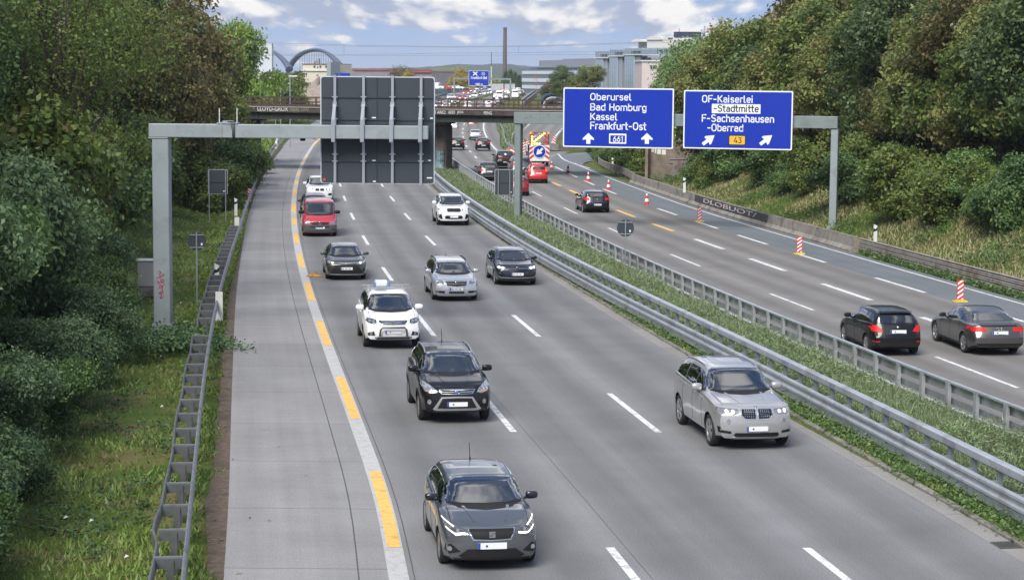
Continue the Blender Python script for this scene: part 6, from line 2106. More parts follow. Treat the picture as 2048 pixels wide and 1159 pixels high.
for i, (x, z) in enumerate(lit):
    b = MB(); b.lathe([(0, -.06), (.055, -.05), (.08, -.015), (.08, .03), (0, .03)], 12, 0, 'Y', Matrix.Translation((x, 0, z))); b.build('lamp', M_lamp, tr)
for x, z in [(.25, 2.5), (.4, 2.36), (.55, 2.7), (.32, 2.22), (.15, 2.8), (.42, 2.6)]:
    b = MB(); b.lathe([(0, -.05), (.05, -.045), (.075, -.015), (.075, .03), (0, .03)], 10, 0, 'Y', Matrix.Translation((x, 0, z))); b.build('lamp', M_lampo, tr)
for x in (-.88, .92):
    b = MB(); b.lathe([(0, -.09), (.08, -.08), (.14, -.02), (.14, .06), (0, .06)], 16, 0, 'Y', Matrix.Translation((x, 0, 3.28))); b.build('beacon_lamp', mat('amber_lamp_dim', (.40, .16, .03), .3, emit=(1, .4, .05), estr=.35), tr)
ty, rm = wheel_meshes(.34, .22, 0)
for x in (-.88, .88):
    for y in (1.0, 5.4):
        o = link('wheel', ty, tr); o.location = (x, y, .34); link('rim', rm, o)
b = MB(); b.box((-1.0, -.01, .36), (1.0, .06, .49)); b.build('bumper', M_plas, tr)
for s in (-1, 1): MB().box((s * .82 - .12, -.03, .38), (s * .82 + .12, -.011, .47)).build('tail_light', M_red, tr)

# chevron board and beacons round the works zone
q = on_z(1022, 324); r = thing('chevron_board', 'red and white chevron board between the black SUV and the gantry post', 'barrier board', (q.x, q.y, 0))
b = MB(); b.prism([(-.45, .35), (.45, .35), (.45, 1.3), (0, 1.55), (-.45, 1.3)], -.02, .02, 0); me = b.mesh('board', M_bwhite); fix_normals(me); link('board', me, r)
b = MB()
for k in range(3):
    z = .45 + k * .36
    for s in (-1, 1): b.prism([(0, z + .22), (s * .43, z - .06), (s * .43, z + .10), (0, z + .38)], -.030, -.021, 0)
me = b.mesh('stripes', M_bred); fix_normals(me); link('stripes', me, r)
b = MB(); b.box((-.4, -.3, 0), (.4, .3, .1)); b.box((-.06, .03, .1), (.06, .08, 1.2)); b.build('foot', M_plas, r)
for lab, px, py, fl in (('red and white beacon with amber lamp left of the arrow board', 1055, 306, 1), ('red and white beacon behind the arrow board', 1047, 309, 1), ('red and white beacon with grey stripes right of the arrow board', 1108, 296, -1), ('low red and white marker in front of the chevron board', 1028, 334, 1)):
    q = on_z(px, py); r = make_beacon(lab, q, 0, .45 if fl > 0 else .4, 1.35 if py < 320 else .5, True, False, fl)
    if py < 310 and fl > 0:
        b = MB(); b.lathe([(0, .0), (.09, .0), (.1, .12), (.06, .2), (0, .22)], 10, 0, 'Z', Matrix.Translation((0, 0, 1.46))); b.build('lamp', M_amber, r)

# ------------------------------------------------------------------ the far queue: plain small cars
def join_tree(root, name):
    """the parts of a car as one mesh (far copies are too small to show their parts)"""
    vs, fs, mi, sm, mats = [], [], [], [], []
    def rec(o, M):
        M = M @ o.matrix_basis
        if o.type == 'MESH':
            me = o.data; off_ = len(vs); vs.extend([M @ v.co for v in me.vertices])
            idx = []
            for m in me.materials:
                if m not in mats: mats.append(m)
                idx.append(mats.index(m))
            for p in me.polygons:
                fs.append([i + off_ for i in p.vertices]); mi.append(idx[p.material_index] if idx else 0); sm.append(p.use_smooth)
        for ch in o.children: rec(ch, M)
    for ch in root.children: rec(ch, Matrix.Identity(4))
    me = bpy.data.meshes.new(name); me.from_pydata(vs, [], fs)
    for m in mats: me.materials.append(m)
    me.polygons.foreach_set('material_index', mi); me.polygons.foreach_set('use_smooth', sm); me.update()
    def kill(o):
        for ch in list(o.children): kill(ch)
        bpy.data.objects.remove(o)
    kill(root)
    return me


FAR = {}
def far_kind(key, kind, pm, lit=True, roof=None):
    if kind == 'hatch': s = shape(4.2, 1.77, 1.48, 2.58, .85, .32, .98, .76, 1.13, 2.0, 3.75, label='x x x x', paint=pm)
    elif kind == 'sedan': s = shape(4.6, 1.80, 1.44, 2.7, .88, .32, .96, .75, 1.25, 2.1, 3.4, 'sedan', 1.03, 4.05, label='x x x x', paint=pm)
    elif kind == 'suv': s = shape(4.5, 1.86, 1.70, 2.7, .88, .36, 1.12, .9, 1.15, 2.05, 4.0, label='x x x x', paint=pm)
    elif kind == 'van':
        s = shape(5.2, 2.0, 2.35, 3.2, .95, .35, 1.25, 1.0, .85, 1.75, 4.95, label='x x x x', paint=pm, rr=.82, drop=.12, wsb=.86, wst=.96, rise=.02, vanside=True, tailz=1.3)
        s['pil'] = (1.75, 3.2); s['doors'] = (.8, 1.75, 3.1)
    v = 1.12 if kind in ('suv', 'van') else 1.0
    s['bits'] = [('headlight', 'F', ('both', [(.48, .68 * v), (.82, .70 * v), (.84, .80 * v), (.5, .76 * v)]), M_on if lit else M_lens, .012), ('grille', 'F', ('sym', [(0, .40), (.5, .40), (.44, .70 * v), (0, .70 * v)]), M_plas), ('tail_light', 'B', ('both', [(.58, .84 * v), (.82, .82 * v), (.82, 1.02 * v), (.64, 1.0 * v)]), M_red, .015)]
    s['fplate'] = .5; s['rplate'] = .75
    FAR[key] = join_tree(make_car(s).root, 'car_body')
for key, kind, pm in (('white hatchback', 'hatch', P_white), ('silver sedan', 'sedan', P_silver), ('black hatchback', 'hatch', P_black), ('red hatchback', 'hatch', P_red2), ('white van', 'van', P_white), ('red van', 'van', P_red2), ('dark SUV', 'suv', P_grey), ('white SUV', 'suv', P_white), ('dark blue sedan', 'sedan', P_bluebk), ('grey hatchback', 'hatch', P_agrey)):
    far_kind(key, kind, pm)


def on_road(px, py):
    """the road point seen at a pixel where the road climbs"""
    lo, hi = 290.0, 1100.0
    for _ in range(40):
        m = (lo + hi) / 2
        if at_y(px, py, m).z > zr(m): lo = m
        else: hi = m
    return at_y(px, py, lo)


ORD = ['first', 'second', 'third', 'fourth', 'fifth', 'sixth', 'seventh', 'eighth', 'ninth', 'tenth', 'eleventh', 'twelfth']
def far_row(items, facing, where, group):
    cnt = {}
    items = sorted(items, key=lambda t: -t[1])
    tot = {}
    for it in items: tot[it[2]] = tot.get(it[2], 0) + 1
    for px, py, kind in items:
        p = on_road(px, py)
        k = cnt.get(kind, 0); cnt[kind] = k + 1
        lab = ('%s %s, %s from the camera' % (kind, where, ORD[k])) if tot[kind] > 1 else 'the only %s %s' % (kind, where)
        o = link(kind.split()[-1].lower(), FAR[kind]); o.location = p; o.location.z = zr(p.y)
        o.rotation_euler = (0, 0, heading(LN2, p.y) + (0 if facing == 'on' else math.pi))
        tag(o, lab, 'car' if 'van' not in kind else 'van', group)
def cpx(l): return [(860 + x * .1467, 130 + y * .1467, k) for x, y, k in l]
far_row(cpx([(90, 550, 'dark blue sedan'), (125, 600, 'silver sedan'), (235, 575, 'white hatchback'), (285, 478, 'white hatchback'), (385, 478, 'red hatchback'), (450, 492, 'red hatchback'), (495, 420, 'red van'), (515, 468, 'silver sedan'), (600, 462, 'white SUV'), (660, 432, 'dark SUV'), (715, 425, 'white hatchback'), (765, 412, 'silver sedan'), (805, 402, 'white hatchback'), (640, 392, 'white hatchback'), (590, 382, 'red hatchback'), (555, 372, 'silver sedan'), (700, 385, 'dark blue sedan'), (755, 378, 'dark SUV'), (345, 545, 'dark SUV'), (180, 520, 'black hatchback'), (610, 352, 'white hatchback'), (680, 350, 'black hatchback'), (800, 370, 'white van')]), 'on', 'in the oncoming queue beyond the railway bridge', 'cars queueing towards the camera beyond the bridge')
far_row(cpx([(520, 592, 'white hatchback'), (785, 590, 'white SUV'), (848, 555, 'silver sedan'), (905, 470, 'dark SUV'), (950, 478, 'white van'), (1045, 478, 'grey hatchback'), (935, 535, 'dark SUV'), (1165, 455, 'white van'), (1080, 415, 'dark SUV'), (1048, 392, 'white hatchback'), (1205, 372, 'white SUV'), (1000, 378, 'red hatchback'), (1232, 418, 'grey hatchback'), (1150, 368, 'white hatchback'), (1095, 372, 'silver sedan'), (1010, 470, 'black hatchback'), (1185, 388, 'grey hatchback'), (1255, 400, 'silver sedan')]), 'out', 'driving away beyond the railway bridge', 'cars driving away beyond the bridge')
# ------------------------------------------------------------------ railway bridge
M_girder = mat('girder_green', (.022, .030, .026), .6, var=.3, vscale=1.5, dirt=(.035, .030, .024), dscale=.6)
M_fascia = mat('fascia_concrete_dark', (.045, .038, .034), .9, var=.4, vscale=1.2, dirt=(.09, .078, .068), dscale=.5)
M_coping = mat('coping_pale', (.30, .30, .29), .85, var=.2, vscale=2)
M_rustr = mat('railing_rust', (.060, .032, .026), .75, var=.3, vscale=3)
M_ball = mat('ballast', (.14, .12, .105), .95, var=.5, vscale=6, bump=1.0)
ZD = 5.9
bp = Panel(at_y(504, 212, 184), at_y(1131, 221, 174))
rb = thing('railway_bridge', 'old railway bridge with dark green girder, rusty railing and white graffiti across the motorway', 'bridge', bp.P0, bp.rz)
uL, uR = -16.0, bp.uz(1330, 224)[0] + 1.0
_, zg = bp.uz(700, 241)
b = MB(); b.box((uL, -.30, ZD - .52), (uR, 7.0, ZD - .06)); b.build('deck', M_fascia, rb)
b = MB(); b.box((uL, -.36, ZD - .058), (uR, .05, ZD)); b.build('coping', M_coping, rb)
b = MB(); b.box((uL, .10, zg), (uR, .45, ZD - .522)); b.box((uL, -.05, zg), (uR, .6, zg + .06)); b.box((uL, 5.8, zg), (uR, 6.2, ZD - .522))
for u in np.arange(uL + 1, uR, 2.6): b.box((u - .02, .0, zg + .06), (u + .02, .10, ZD - .522))
b.build('girder', M_girder, rb)
b = MB(); b.box((uL, .3, ZD - .058), (uR, 6.8, ZD + .02)); b.build('ballast', M_ball, rb)
for y in (2.2, 3.64):
    MB().box((uL, y - .035, ZD + .06), (uR, y + .035, ZD + .2)).build('rail', M_rustr, rb)
zt_ = bp.uz(560, 195.2)[1]
for yy in (-.2, 6.7):
    b = MB()
    for z in (zt_, lerp(ZD, zt_, .5), ZD + .08): b.box((uL, yy - .03, z - .035), (uR, yy + .03, z + .035))
    o = b.build('railing', M_rustr, rb)
    b = MB()
    for px in list(range(180, 1340, 18)):
        u = bp.uz(px, 205)[0] + .15 * math.sin(px); b.box((u - .035, yy - .035, ZD), (u + .035, yy + .035, zt_))
    link('baluster', b.mesh('baluster', M_rustr), o)['kind'] = 'stuff'
def bridge_text(body, x0, x1, y0, y1, m):
    a, z0 = bp.uz(x0, y1); c, z1 = bp.uz(x1, y0)
    me, co = text_mesh(body, 1.0, .01)
    w0, w1, h0, h1 = co[:, 0].min(), co[:, 0].max(), co[:, 1].min(), co[:, 1].max()
    for i, v in enumerate(me.vertices):
        v.co = (lerp(a, c, (co[i][0] - w0) / (w1 - w0)), -.305 - co[i][2], lerp(z0, z1, (co[i][1] - h0) / (h1 - h0)))
    me.materials.append(m); fix_normals(me); link('graffiti', me, rb)
M_gw = mat('graffiti_white', (.62, .62, .60), .7); M_gy = mat('graffiti_ochre', (.30, .26, .18), .7)
bridge_text('LLOYD-GRUX', 518, 579, 214.5, 221.5, M_gw); bridge_text('TOCKS', 582, 601, 214.8, 221.5, M_gy); bridge_text('TOCKS', 605, 620, 214.8, 221.5, M_gy)
bridge_text('X ARK2', 870, 893.5, 221.5, 227.5, M_gw); bridge_text('ADDI', 899, 912, 221.5, 227.5, M_gw); bridge_text('JESS', 916.5, 929, 222, 228, M_gw); bridge_text('PENG', 970, 986, 223, 229, M_gw)
# piers and abutments
def pier(label, px0, px1, D, depth, m):
    a = at_y(px0, 280, D); c = at_y(px1, 280, D); r = thing('bridge_pier', label, 'pier', ((a.x + c.x) / 2, D, 0), bp.rz)
    w = (c.x - a.x) / 2
    b = MB(); b.bevbox((-w, -w, -.4), (w, depth, zg - .25), w * .35); b.build('shaft', m, r)
    b = MB(); b.bevbox((-w - .15, -w - .1, zg - .249), (w + .15, depth + .1, zg - .005), .05); b.build('cap', m, r)
    return r, w
M_pier = mat('pier_concrete', (.125, .11, .095), .9, var=.35, vscale=1.6, bump=.3, world=True, dirt=(.075, .066, .06), dscale=.6)
r, w = pier('concrete bridge pier with teal graffiti in the median', 870.5, 896.5, 181, 1.4, M_pier)
b = MB(); b.box((-w * .66, -w - .006, .4), (w * .66, -w - .001, 2.0)); b.build('graffiti', mat('graffiti_teal', (.16, .26, .30), .7, var=.7, vscale=2.5), r)
for z in (.9, 1.5):
    b = MB()
    for u in (.12, .28, .44): b.box((u, -w - .012, z), (u + .06, -w - .007, z + .5))
    b.box((.1, -w - .012, z + .2), (.5, -w - .007, z + .26)); b.build('graffiti', M_sblack, r)
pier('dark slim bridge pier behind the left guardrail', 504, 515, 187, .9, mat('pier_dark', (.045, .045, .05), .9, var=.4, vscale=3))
q = at_y(1303, 350, 171.5)
ab = thing('bridge_abutment', 'brown concrete bridge abutment with painted letters behind the blue signs', 'abutment', (q.x, q.y, 0), bp.rz)
b = MB(); b.box((0, -.4, -.5), (7.6, 9, ZD + .1)); b.box((-.25, -1.3, -.5), (0, 9, ZD - .6)); b.build('wall', M_concb, ab)
ap = Panel(q, q + Vector((math.cos(bp.rz), math.sin(bp.rz), 0)) * 5)
M_gpur = mat('graffiti_violet', (.20, .18, .27), .7)
def outline(P, m, rad=.05):
    MB().tube([(u, -.42, z) for u, z in P], rad, 5).build('graffiti', m, ab)
def px_poly(L_): return [ap.uz(x, y) for x, y in L_]
outline(px_poly([(1342, 318), (1378, 318), (1378, 325), (1366, 326), (1364, 357), (1346, 358), (1350, 326), (1342, 326), (1342, 318)]), M_gpur)
outline(px_poly([(1380, 319), (1392, 319), (1390, 350), (1376, 352), (1380, 319)]), M_gpur); outline(px_poly([(1396, 320), (1411, 320), (1410, 345), (1394, 345), (1396, 320)]), M_gw, .035)
b = MB()
for x0, y0, x1, y1 in ((1305, 297, 1310, 304), (1312, 297, 1315, 306), (1317, 298, 1324, 308), (1326, 299, 1334, 309), (1352, 246, 1357, 276), (1357, 256, 1364, 261), (1362, 246, 1367, 278)):
    (a, z1), (c, z0) = ap.uz(x0, y0), ap.uz(x1, y1); b.box((a, -.41, z0), (c, -.402, z1))
b.build('graffiti', M_gw, ab)
q = at_y(470, 280, 186)
tag(MB().box((q.x - 16, 183.5, -.5), (q.x - 5.5, 192, ZD - .55)).build('bridge_abutment', M_concb), 'shaded bridge abutment behind the left trees', 'abutment')

# ------------------------------------------------------------------ overhead wires of the railway
M_wire = mat('wire_dark', (.16, .17, .19), .6, metal=.3)
def wire(label, pts, r=.014):
    P = [at_y(x, y, D) for x, y, D in pts]
    tag(MB().tube(P, r, 5).build('overhead_wire', M_wire), label, 'wire', 'overhead railway wires')
wire('overhead railway wire, topmost one sagging from the left trees to the glass towers', [(380, 78, 190), (543, 85.8, 188), (720, 91, 186), (900, 93.8, 184), (1080, 91.5, 181), (1257, 85.8, 178), (1420, 78, 176)])
wire('overhead railway wire just below the topmost one at the glass towers', [(380, 82, 194), (543, 90, 192), (720, 93, 190), (900, 95, 188), (1080, 93.2, 185), (1257, 88, 182), (1420, 82, 180)], .010)
wire('overhead railway wire of the middle pair', [(380, 108, 188), (545, 108.5, 187), (720, 109.5, 186), (900, 106.5, 183), (1080, 105, 181), (1190, 104, 179), (1400, 103, 176)], .011)
wire('overhead railway wire of the middle pair, the lower one', [(380, 111, 192), (545, 111.5, 191), (720, 111.7, 190), (900, 111, 187), (1080, 110, 185), (1190, 109, 183), (1400, 108, 180)], .011)
for lab, px, y0, y1 in (('left short dropper wire between the overhead railway wires', 688, 90.5, 109.5), ('right short dropper wire between the overhead railway wires', 1037, 92.5, 105)):
    tag(MB().tube([at_y(px, y0, 185), at_y(px, y1, 185)], .014, 5).build('dropper_wire', M_wire), lab, 'wire', 'overhead railway wires')

# ------------------------------------------------------------------ far gantry with its blue sign
D = 536.0
fp = Panel(at_y(907, 158, D), at_y(1022, 159, D))
r = thing('sign_gantry', 'far thin portal gantry over the queueing cars', 'gantry', fp.P0, fp.rz)
zt_ = fp.uz(960, 156)[1]; zb_ = fp.uz(960, 159.5)[1]; b = MB(); b.box((0, -.2, zb_), (fp.len, .2, zt_)); b.build('crossbeam', M_gpost2, r)
for u in (.15, fp.len - .15): b = MB(); b.box((u - .22, -.2, 2.9), (u + .22, .2, zb_)); b.build('post', M_gpost2, r)
s3 = Sign(fp, 'far blue motorway sign reading Frankfurt-Ost 1100 m above the queue', (937.7, 141.5, 978, 172), off=-.5, r=.15, backs=False)
s3.text('Frankfurt-Ost', 942, 974, 158.2, 153.2, bold=.02, lift=.02); s3.text('1100 m', 950.5, 965, 170.5, 166.3, bold=.02, lift=.02)
c, z = s3.p.uz(950.5, 147.5)
for a in (40, 140): s3.poly([(c + x * math.cos(R(a)) - y * math.sin(R(a)), z + x * math.sin(R(a)) + y * math.cos(R(a))) for x, y in ((-.75, -.13), (.75, -.13), (.75, .13), (-.75, .13))], lift=.02 + a * .0002, name='junction_symbol')
c, z = s3.p.uz(966.5, 148); s3.poly([(c + .45 * math.cos(a), z + .45 * math.sin(a)) for a in np.linspace(0, 2 * math.pi, 17)[:-1]], lift=.02, name='exit_number_disc'); s3.poly([(c + .36 * math.cos(a), z + .36 * math.sin(a)) for a in np.linspace(0, 2 * math.pi, 17)[:-1]], m=M_sblue, lift=.03, name='exit_number_field'); s3.text('14', 964.8, 968.4, 149.6, 146.4, lift=.045)

# ------------------------------------------------------------------ chimney, mast
M_brick = mat('chimney_brick', (.115, .075, .062), .9, var=.15, vscale=.4, dirt=(.08, .055, .048), dscale=.08)
D = 1500.0
q0, q1 = at_y(1010.2, 55, D), at_y(1010.2, 172, D)
r = thing('chimney', 'tall brown brick factory chimney on the horizon', 'chimney', (q0.x, D, 0))
k = D / FPX
b = MB(); b.lathe([(4.6 * k, 0), (4.1 * k, q0.z * .55), (3.45 * k, q0.z - 2), (3.45 * k, q0.z), (2.6 * k, q0.z), (2.6 * k, q0.z - 3)], 24, 0); me = b.mesh('shaft', M_brick); fix_normals(me); link('shaft', me, r)
b = MB(); b.lathe([(3.46 * k, q0.z - 2.2), (3.8 * k, q0.z - 2.0), (3.8 * k, q0.z - .2), (3.46 * k, q0.z - .1)], 24, 0); b.build('crown_ring', mat('chimney_dark', (.07, .05, .045), .9), r)
D = 1000.0
q0 = at_y(983, 104, D); k = D / FPX
r = thing('mast', 'slender striped mast beside the brick chimney', 'mast', (q0.x, D, 0))
b = MB(); b.lathe([(1.3 * k, 0), (1.1 * k, q0.z * .6), (1.0 * k, q0.z * .66)], 12, 0); b.build('pole', mat('mast_white', (.55, .58, .6), .6), r)
b = MB()
for i in range(9):
    z = q0.z * .66 + (q0.z * .34) * i / 9; h = q0.z * .34 / 9; b.lathe([(.9 * k, z), (.9 * k, z + h * .55)], 12, 0); b.lathe([(.5 * k, z + h * .55), (.5 * k, z + h)], 12, 0)
b.build('head', mat('mast_dark', (.10, .12, .14), .6), r)

# ------------------------------------------------------------------ buildings
M_bwhite = mat('facade_white', (.56, .60, .66), .6, var=.04, vscale=.1)
M_bglass = mat('facade_glass', (.045, .06, .08), .5, spec=.1)
M_bglass2 = mat('facade_glass_pale', (.27, .33, .39), .08, metal=.2, spec=.8)
M_bdark = mat('facade_dark', (.035, .045, .06), .3)
M_bgrey = mat('facade_grey', (.26, .29, .33), .6)
M_bgrey2 = mat('roof_grey', (.22, .235, .27), .7)
M_bred = mat('facade_red_panel', (.42, .22, .20), .6)
M_mull = mat('mullion_pale', (.46, .52, .58), .45, metal=.3)


def frame_of(P0, P1):
    p = Panel(P0, P1); return p


# white office building with ribbon windows
op = Panel(at_y(1044, 140, 640), at_y(1190, 136, 560))
r = thing('office_building', 'long white office building with ribbon windows and set back roof storey', 'building', op.P0, op.rz)
W_ = op.len; dep = 18.0
lv = [op.uz(1044, y)[1] for y in (184, 177, 170, 163.5, 156.5, 148.5, 142)]     # alternately spandrel and glass, from below
b = MB(); b.box((.4, .4, -1), (W_, dep, lv[-1])); core = b.build('wall', M_bwhite, r)
z_top = lv[-1]
for i in range(3):
    za, zb2 = lv[2 * i] , lv[2 * i + 1]
    b = MB(); b.box((.2, .15, za), (W_, .398, zb2)); b.box((.2, .398, za), (.398, dep, zb2)); g = b.build('window_band', M_bglass, r)
    b = MB()
    for u in np.arange(.3, W_, .85): b.box((u - .05, .10, za), (u + .05, .148, zb2))
    o = link('mullion', b.mesh('mullion', M_mull), g); o['kind'] = 'stuff'
    b = MB(); b.box((0, 0, zb2), (W_, .398, lv[2 * i + 2])); b.box((0, .398, zb2), (.398, dep, lv[2 * i + 2])); b.build('spandrel', M_bwhite, r)
b = MB()
for px in (1070, 1074): u, _ = op.uz(px, 160); b.box((u - .22, -.06, lv[0]), (u + .22, -.005, lv[-1] - .8))
b.build('red_panel', M_bred, r)
zr1 = op.uz(1046, 133)[1]
b = MB(); b.box((1.5, 2.2, z_top), (W_, dep - 2, zr1 - .35)); st_ = b.build('roof_storey', M_bglass2, r)
b = MB()
for x0, x1 in ((1062, 1096), (1113, 1152), (1172, 1189)):
    a, c = op.uz(x0, 135)[0], op.uz(x1, 135)[0]
    for u in np.arange(a, c, .9): b.box((u, 2.1, z_top + .5), (u + .6, 2.19, zr1 - .7))
link('dark_window', b.mesh('dark_window', M_bdark), st_)
b = MB(); b.box((-1.2, -.3, zr1 - .35), (W_, dep, zr1 - .05)); b.build('roof_slab', M_bgrey, r)
for x0, x1, y in ((1057, 1101, 121), (1103, 1164, 118), (1166, 1190, 116)):
    (a, z1), (c, _) = op.uz(x0, y), op.uz(x1, y); b = MB(); b.box((a, 3.5, zr1 - .05), (c - .2, 13, z1)); b.build('roof_plant', M_bgrey2, r)
# glass towers
gp_ = Panel(at_y(1189, 140, 530), at_y(1298, 140, 500))
r = thing('glass_building', 'row of mirrored glass stair towers with cubic tops beside the office building', 'building', gp_.P0, gp_.rz)
b = MB(); b.box((0, 2.6, -1), (gp_.uz(1300, 150)[0], 16, gp_.uz(1200, 118)[1])); b.build('wall', M_bgrey, r)
for x0, x1, yt in ((1189, 1217, 103), (1217, 1247, 99.5), (1247, 1284, 97)):
    a, c = gp_.uz(x0, 150)[0], gp_.uz(x1, 150)[0]; z1 = gp_.uz(x0, yt)[1]; zs_ = gp_.uz(x0, yt + 14)[1]; w = c - a
    b = MB(); b.bevbox((a + .05, 0, -1), (a + w * .56, 2.6, zs_), .35); tw = b.build('glass_shaft', M_bglass2, r)
    b = MB()
    for k in range(1, 5): u = a + w * .56 * k / 5; b.box((u - .02, -.04, 0), (u + .02, -.004, zs_))
    for z in np.arange(2, zs_, 1.5): b.box((a + .3, -.04, z - .02), (a + w * .56 - .3, -.006, z + .02))
    o = link('mullion', b.mesh('mullion', M_mull), tw)
    b = MB(); b.box((a + w * .58, .5, -1), (a + w * .80, 2.6, zs_ - .2)); b.build('concrete_fin', M_bgrey, r)
    b = MB(); b.box((a + w * .80, 1.2, -1), (c, 2.6, zs_ - .6)); b.build('glass_gap', M_bglass, r)
    b = MB(); b.box((a - .05, -.15, zs_), (c - .15, 5, zs_ + .25)); b.build('ledge', M_bwhite, r)
    b = MB(); b.bevbox((a, .1, zs_ + .25), (c - .3, 4.6, z1), .25); cu = b.build('cube_top', M_bglass2, r)
    b = MB()
    for k in range(0, 7): u = lerp(a + .2, c - .5, k / 6); b.box((u - .035, .02, zs_ + .25), (u + .035, .09, z1))
    for z in (zs_ + .8, (zs_ + z1) / 2 + .3, z1 - .12): b.box((a, .02, z - .04), (c - .3, .088, z + .04))
    link('mullion', b.mesh('mullion', M_mull), cu)
    b = MB(); b.box((a + w * .42, .0, zs_ + .5), (c - .5, .018, zs_ + (z1 - zs_) * .62))
    for k in range(3): u = lerp(a + w * .5, c - .8, k / 2); b.box((u - .05, -.03, zs_ + .5), (u + .05, -.001, zs_ + (z1 - zs_) * .62), 1)
    link('window', b.mesh('window', [M_bdark, M_bwhite]), cu)
# stepped white building with blue drum
wp = Panel(at_y(1262, 110, 620), at_y(1400, 110, 600))
r = thing('white_building', 'stepped white building with vaulted roofs and a dark blue drum on top', 'building', wp.P0, wp.rz)
Z = lambda x, y: wp.uz(x, y)
M_bcream = mat('facade_cream', (.55, .54, .52), .6, var=.05, vscale=.2)
b = MB()
for x0, x1, yt, y0 in ((1264, 1296, 84, 3.0), (1294, 1400, 80, 0.0), (1332, 1410, 76, 1.0)):
    (a, z1), (c, _) = Z(x0, yt), Z(x1, yt); b.box((a, y0, 0), (c, 24, z1))
wl = b.build('wall', M_bcream, r)
for x0, x1, yt in ((1264, 1288, 84), (1294, 1326, 80), (1328, 1342, 76)):
    (a, z1), (c, _) = Z(x0, yt), Z(x1, yt); m_ = (a + c) / 2; rr0 = (c - a) / 2
    b = MB(); b.prism([(m_ + rr0 * math.cos(t), z1 + rr0 * .35 * math.sin(t)) for t in np.linspace(0, math.pi, 13)], -.4, 12, 0); me = b.mesh('vault', M_bcream); fix_normals(me); link('vault', me, r)
(a, z1), (c, z0) = Z(1290, 96), Z(1390, 108); b = MB(); b.box((a, -.25, z0), (c, -.005, z1)); gl = b.build('glazing', M_bglass2, r)
b = MB()
for k in range(28): u = lerp(a, c, k / 28); b.box((u, -.32, z0), (u + .12, -.255, z1))
for x0, x1 in ((1306, 1318), (1322, 1327), (1330, 1336)): (p, zz1), (q_, zz0) = Z(x0, 99), Z(x1, 106); b.box((p, -.30, zz0), (q_, -.256, zz1), 1)
link('mullion', b.mesh('mullion', [M_mull, M_bdark]), gl)
(a, z1), (c, z0) = Z(1288, 111), Z(1390, 118); b = MB(); b.box((a, -.5, z0), (c, -.005, z1)); b.build('balcony', M_bgrey, r)
(a, z1), (c, z0) = Z(1332, 64), Z(1374, 78); m_ = (a + c) / 2; rad = (c - a) / 2
M_drum = mat('drum_blue', (.022, .032, .075), .5)
b = MB(); b.lathe([(0, z0 - 1), (rad, z0 - 1), (rad, z1 - .3), (rad * 1.01, z1 - .28), (rad * 1.01, z1), (0, z1)], 40, 0, 'Z', Matrix.Translation((m_, rad + 1, 0)), False); me = b.mesh('drum', M_drum); fix_normals(me); dr_ = link('drum', me, r)
b = MB(); b.lathe([(rad * 1.012, z1 - .05), (rad * 1.02, z1 - .05), (rad * 1.02, z1 + .03), (rad * 1.012, z1 + .03)], 40, 0, 'Z', Matrix.Translation((m_, rad + 1, 0)), False); b.tube([(m_ - .6, 2, z1), (m_ - .6, 2, z1 + 1.1)], .1, 6); link('drum_rim', b.mesh('drum_rim', mat('drum_rim', (.30, .10, .12), .6)), dr_)
# pale pink house
hp = Panel(at_y(1283, 150, 420), at_y(1345, 150, 420.3))
r = thing('pink_building', 'pale pink building corner with one dark window behind the trees', 'building', hp.P0, hp.rz)
(a, z1), (c, _) = hp.uz(1284, 123), hp.uz(1345, 120); b = MB(); b.box((a, 0, 0), (c, 14, z1)); b.build('wall', mat('facade_pink', (.55, .47, .47), .7, var=.05, vscale=.3), r)
b = MB(); b.box((a - .25, -.25, z1), (c + .3, 14, z1 + .28)); b.build('roof', M_bwhite, r)
(p, q1), (q2, q3) = hp.uz(1301, 131), hp.uz(1309.5, 139.5); b = MB(); b.box((p, -.03, q3), (q2, -.002, q1)); w_ = b.build('window', M_bdark, r)
b = MB(); b.box((p - .08, -.06, q3 - .12), (q2 + .08, -.031, q3)); b.box(((p + q2) / 2 - .04, -.05, q3), ((p + q2) / 2 + .04, -.031, q1)); link('window_frame', b.mesh('window_frame', M_bwhite), w_)
# white roof sign above the trees
rp = Panel(at_y(1411, 60, 720), at_y(1442, 60, 720))
r = thing('rooftop_sign', 'white rooftop sign box with a line of red lettering above the trees', 'sign', rp.P0, rp.rz)
(a, z1), (c, z0) = rp.uz(1411, 51.5), rp.uz(1442, 68); b = MB(); b.box((a, 0, z0 - 22), (c, 6, z1)); b.build('box', M_bwhite, r)
b = MB(); rnd = random.Random(4)
for k in range(13):
    x = 1413.5 + k * 2.05; (p, q1), (q2, q3) = rp.uz(x, 57 + rnd.uniform(-.5, .7)), rp.uz(x + 1.4, 60.8); b.box((p, -.08, q3), (q2, -.002, q1))
(p, q1), (q2, q3) = rp.uz(1425.5, 54), rp.uz(1428, 58); b.prism([(p, q3), (q2, q3), ((p + q2) / 2, q1)], -.08, -.003)
b.build('lettering', mat('red_letter', (.55, .08, .10), .5), r)
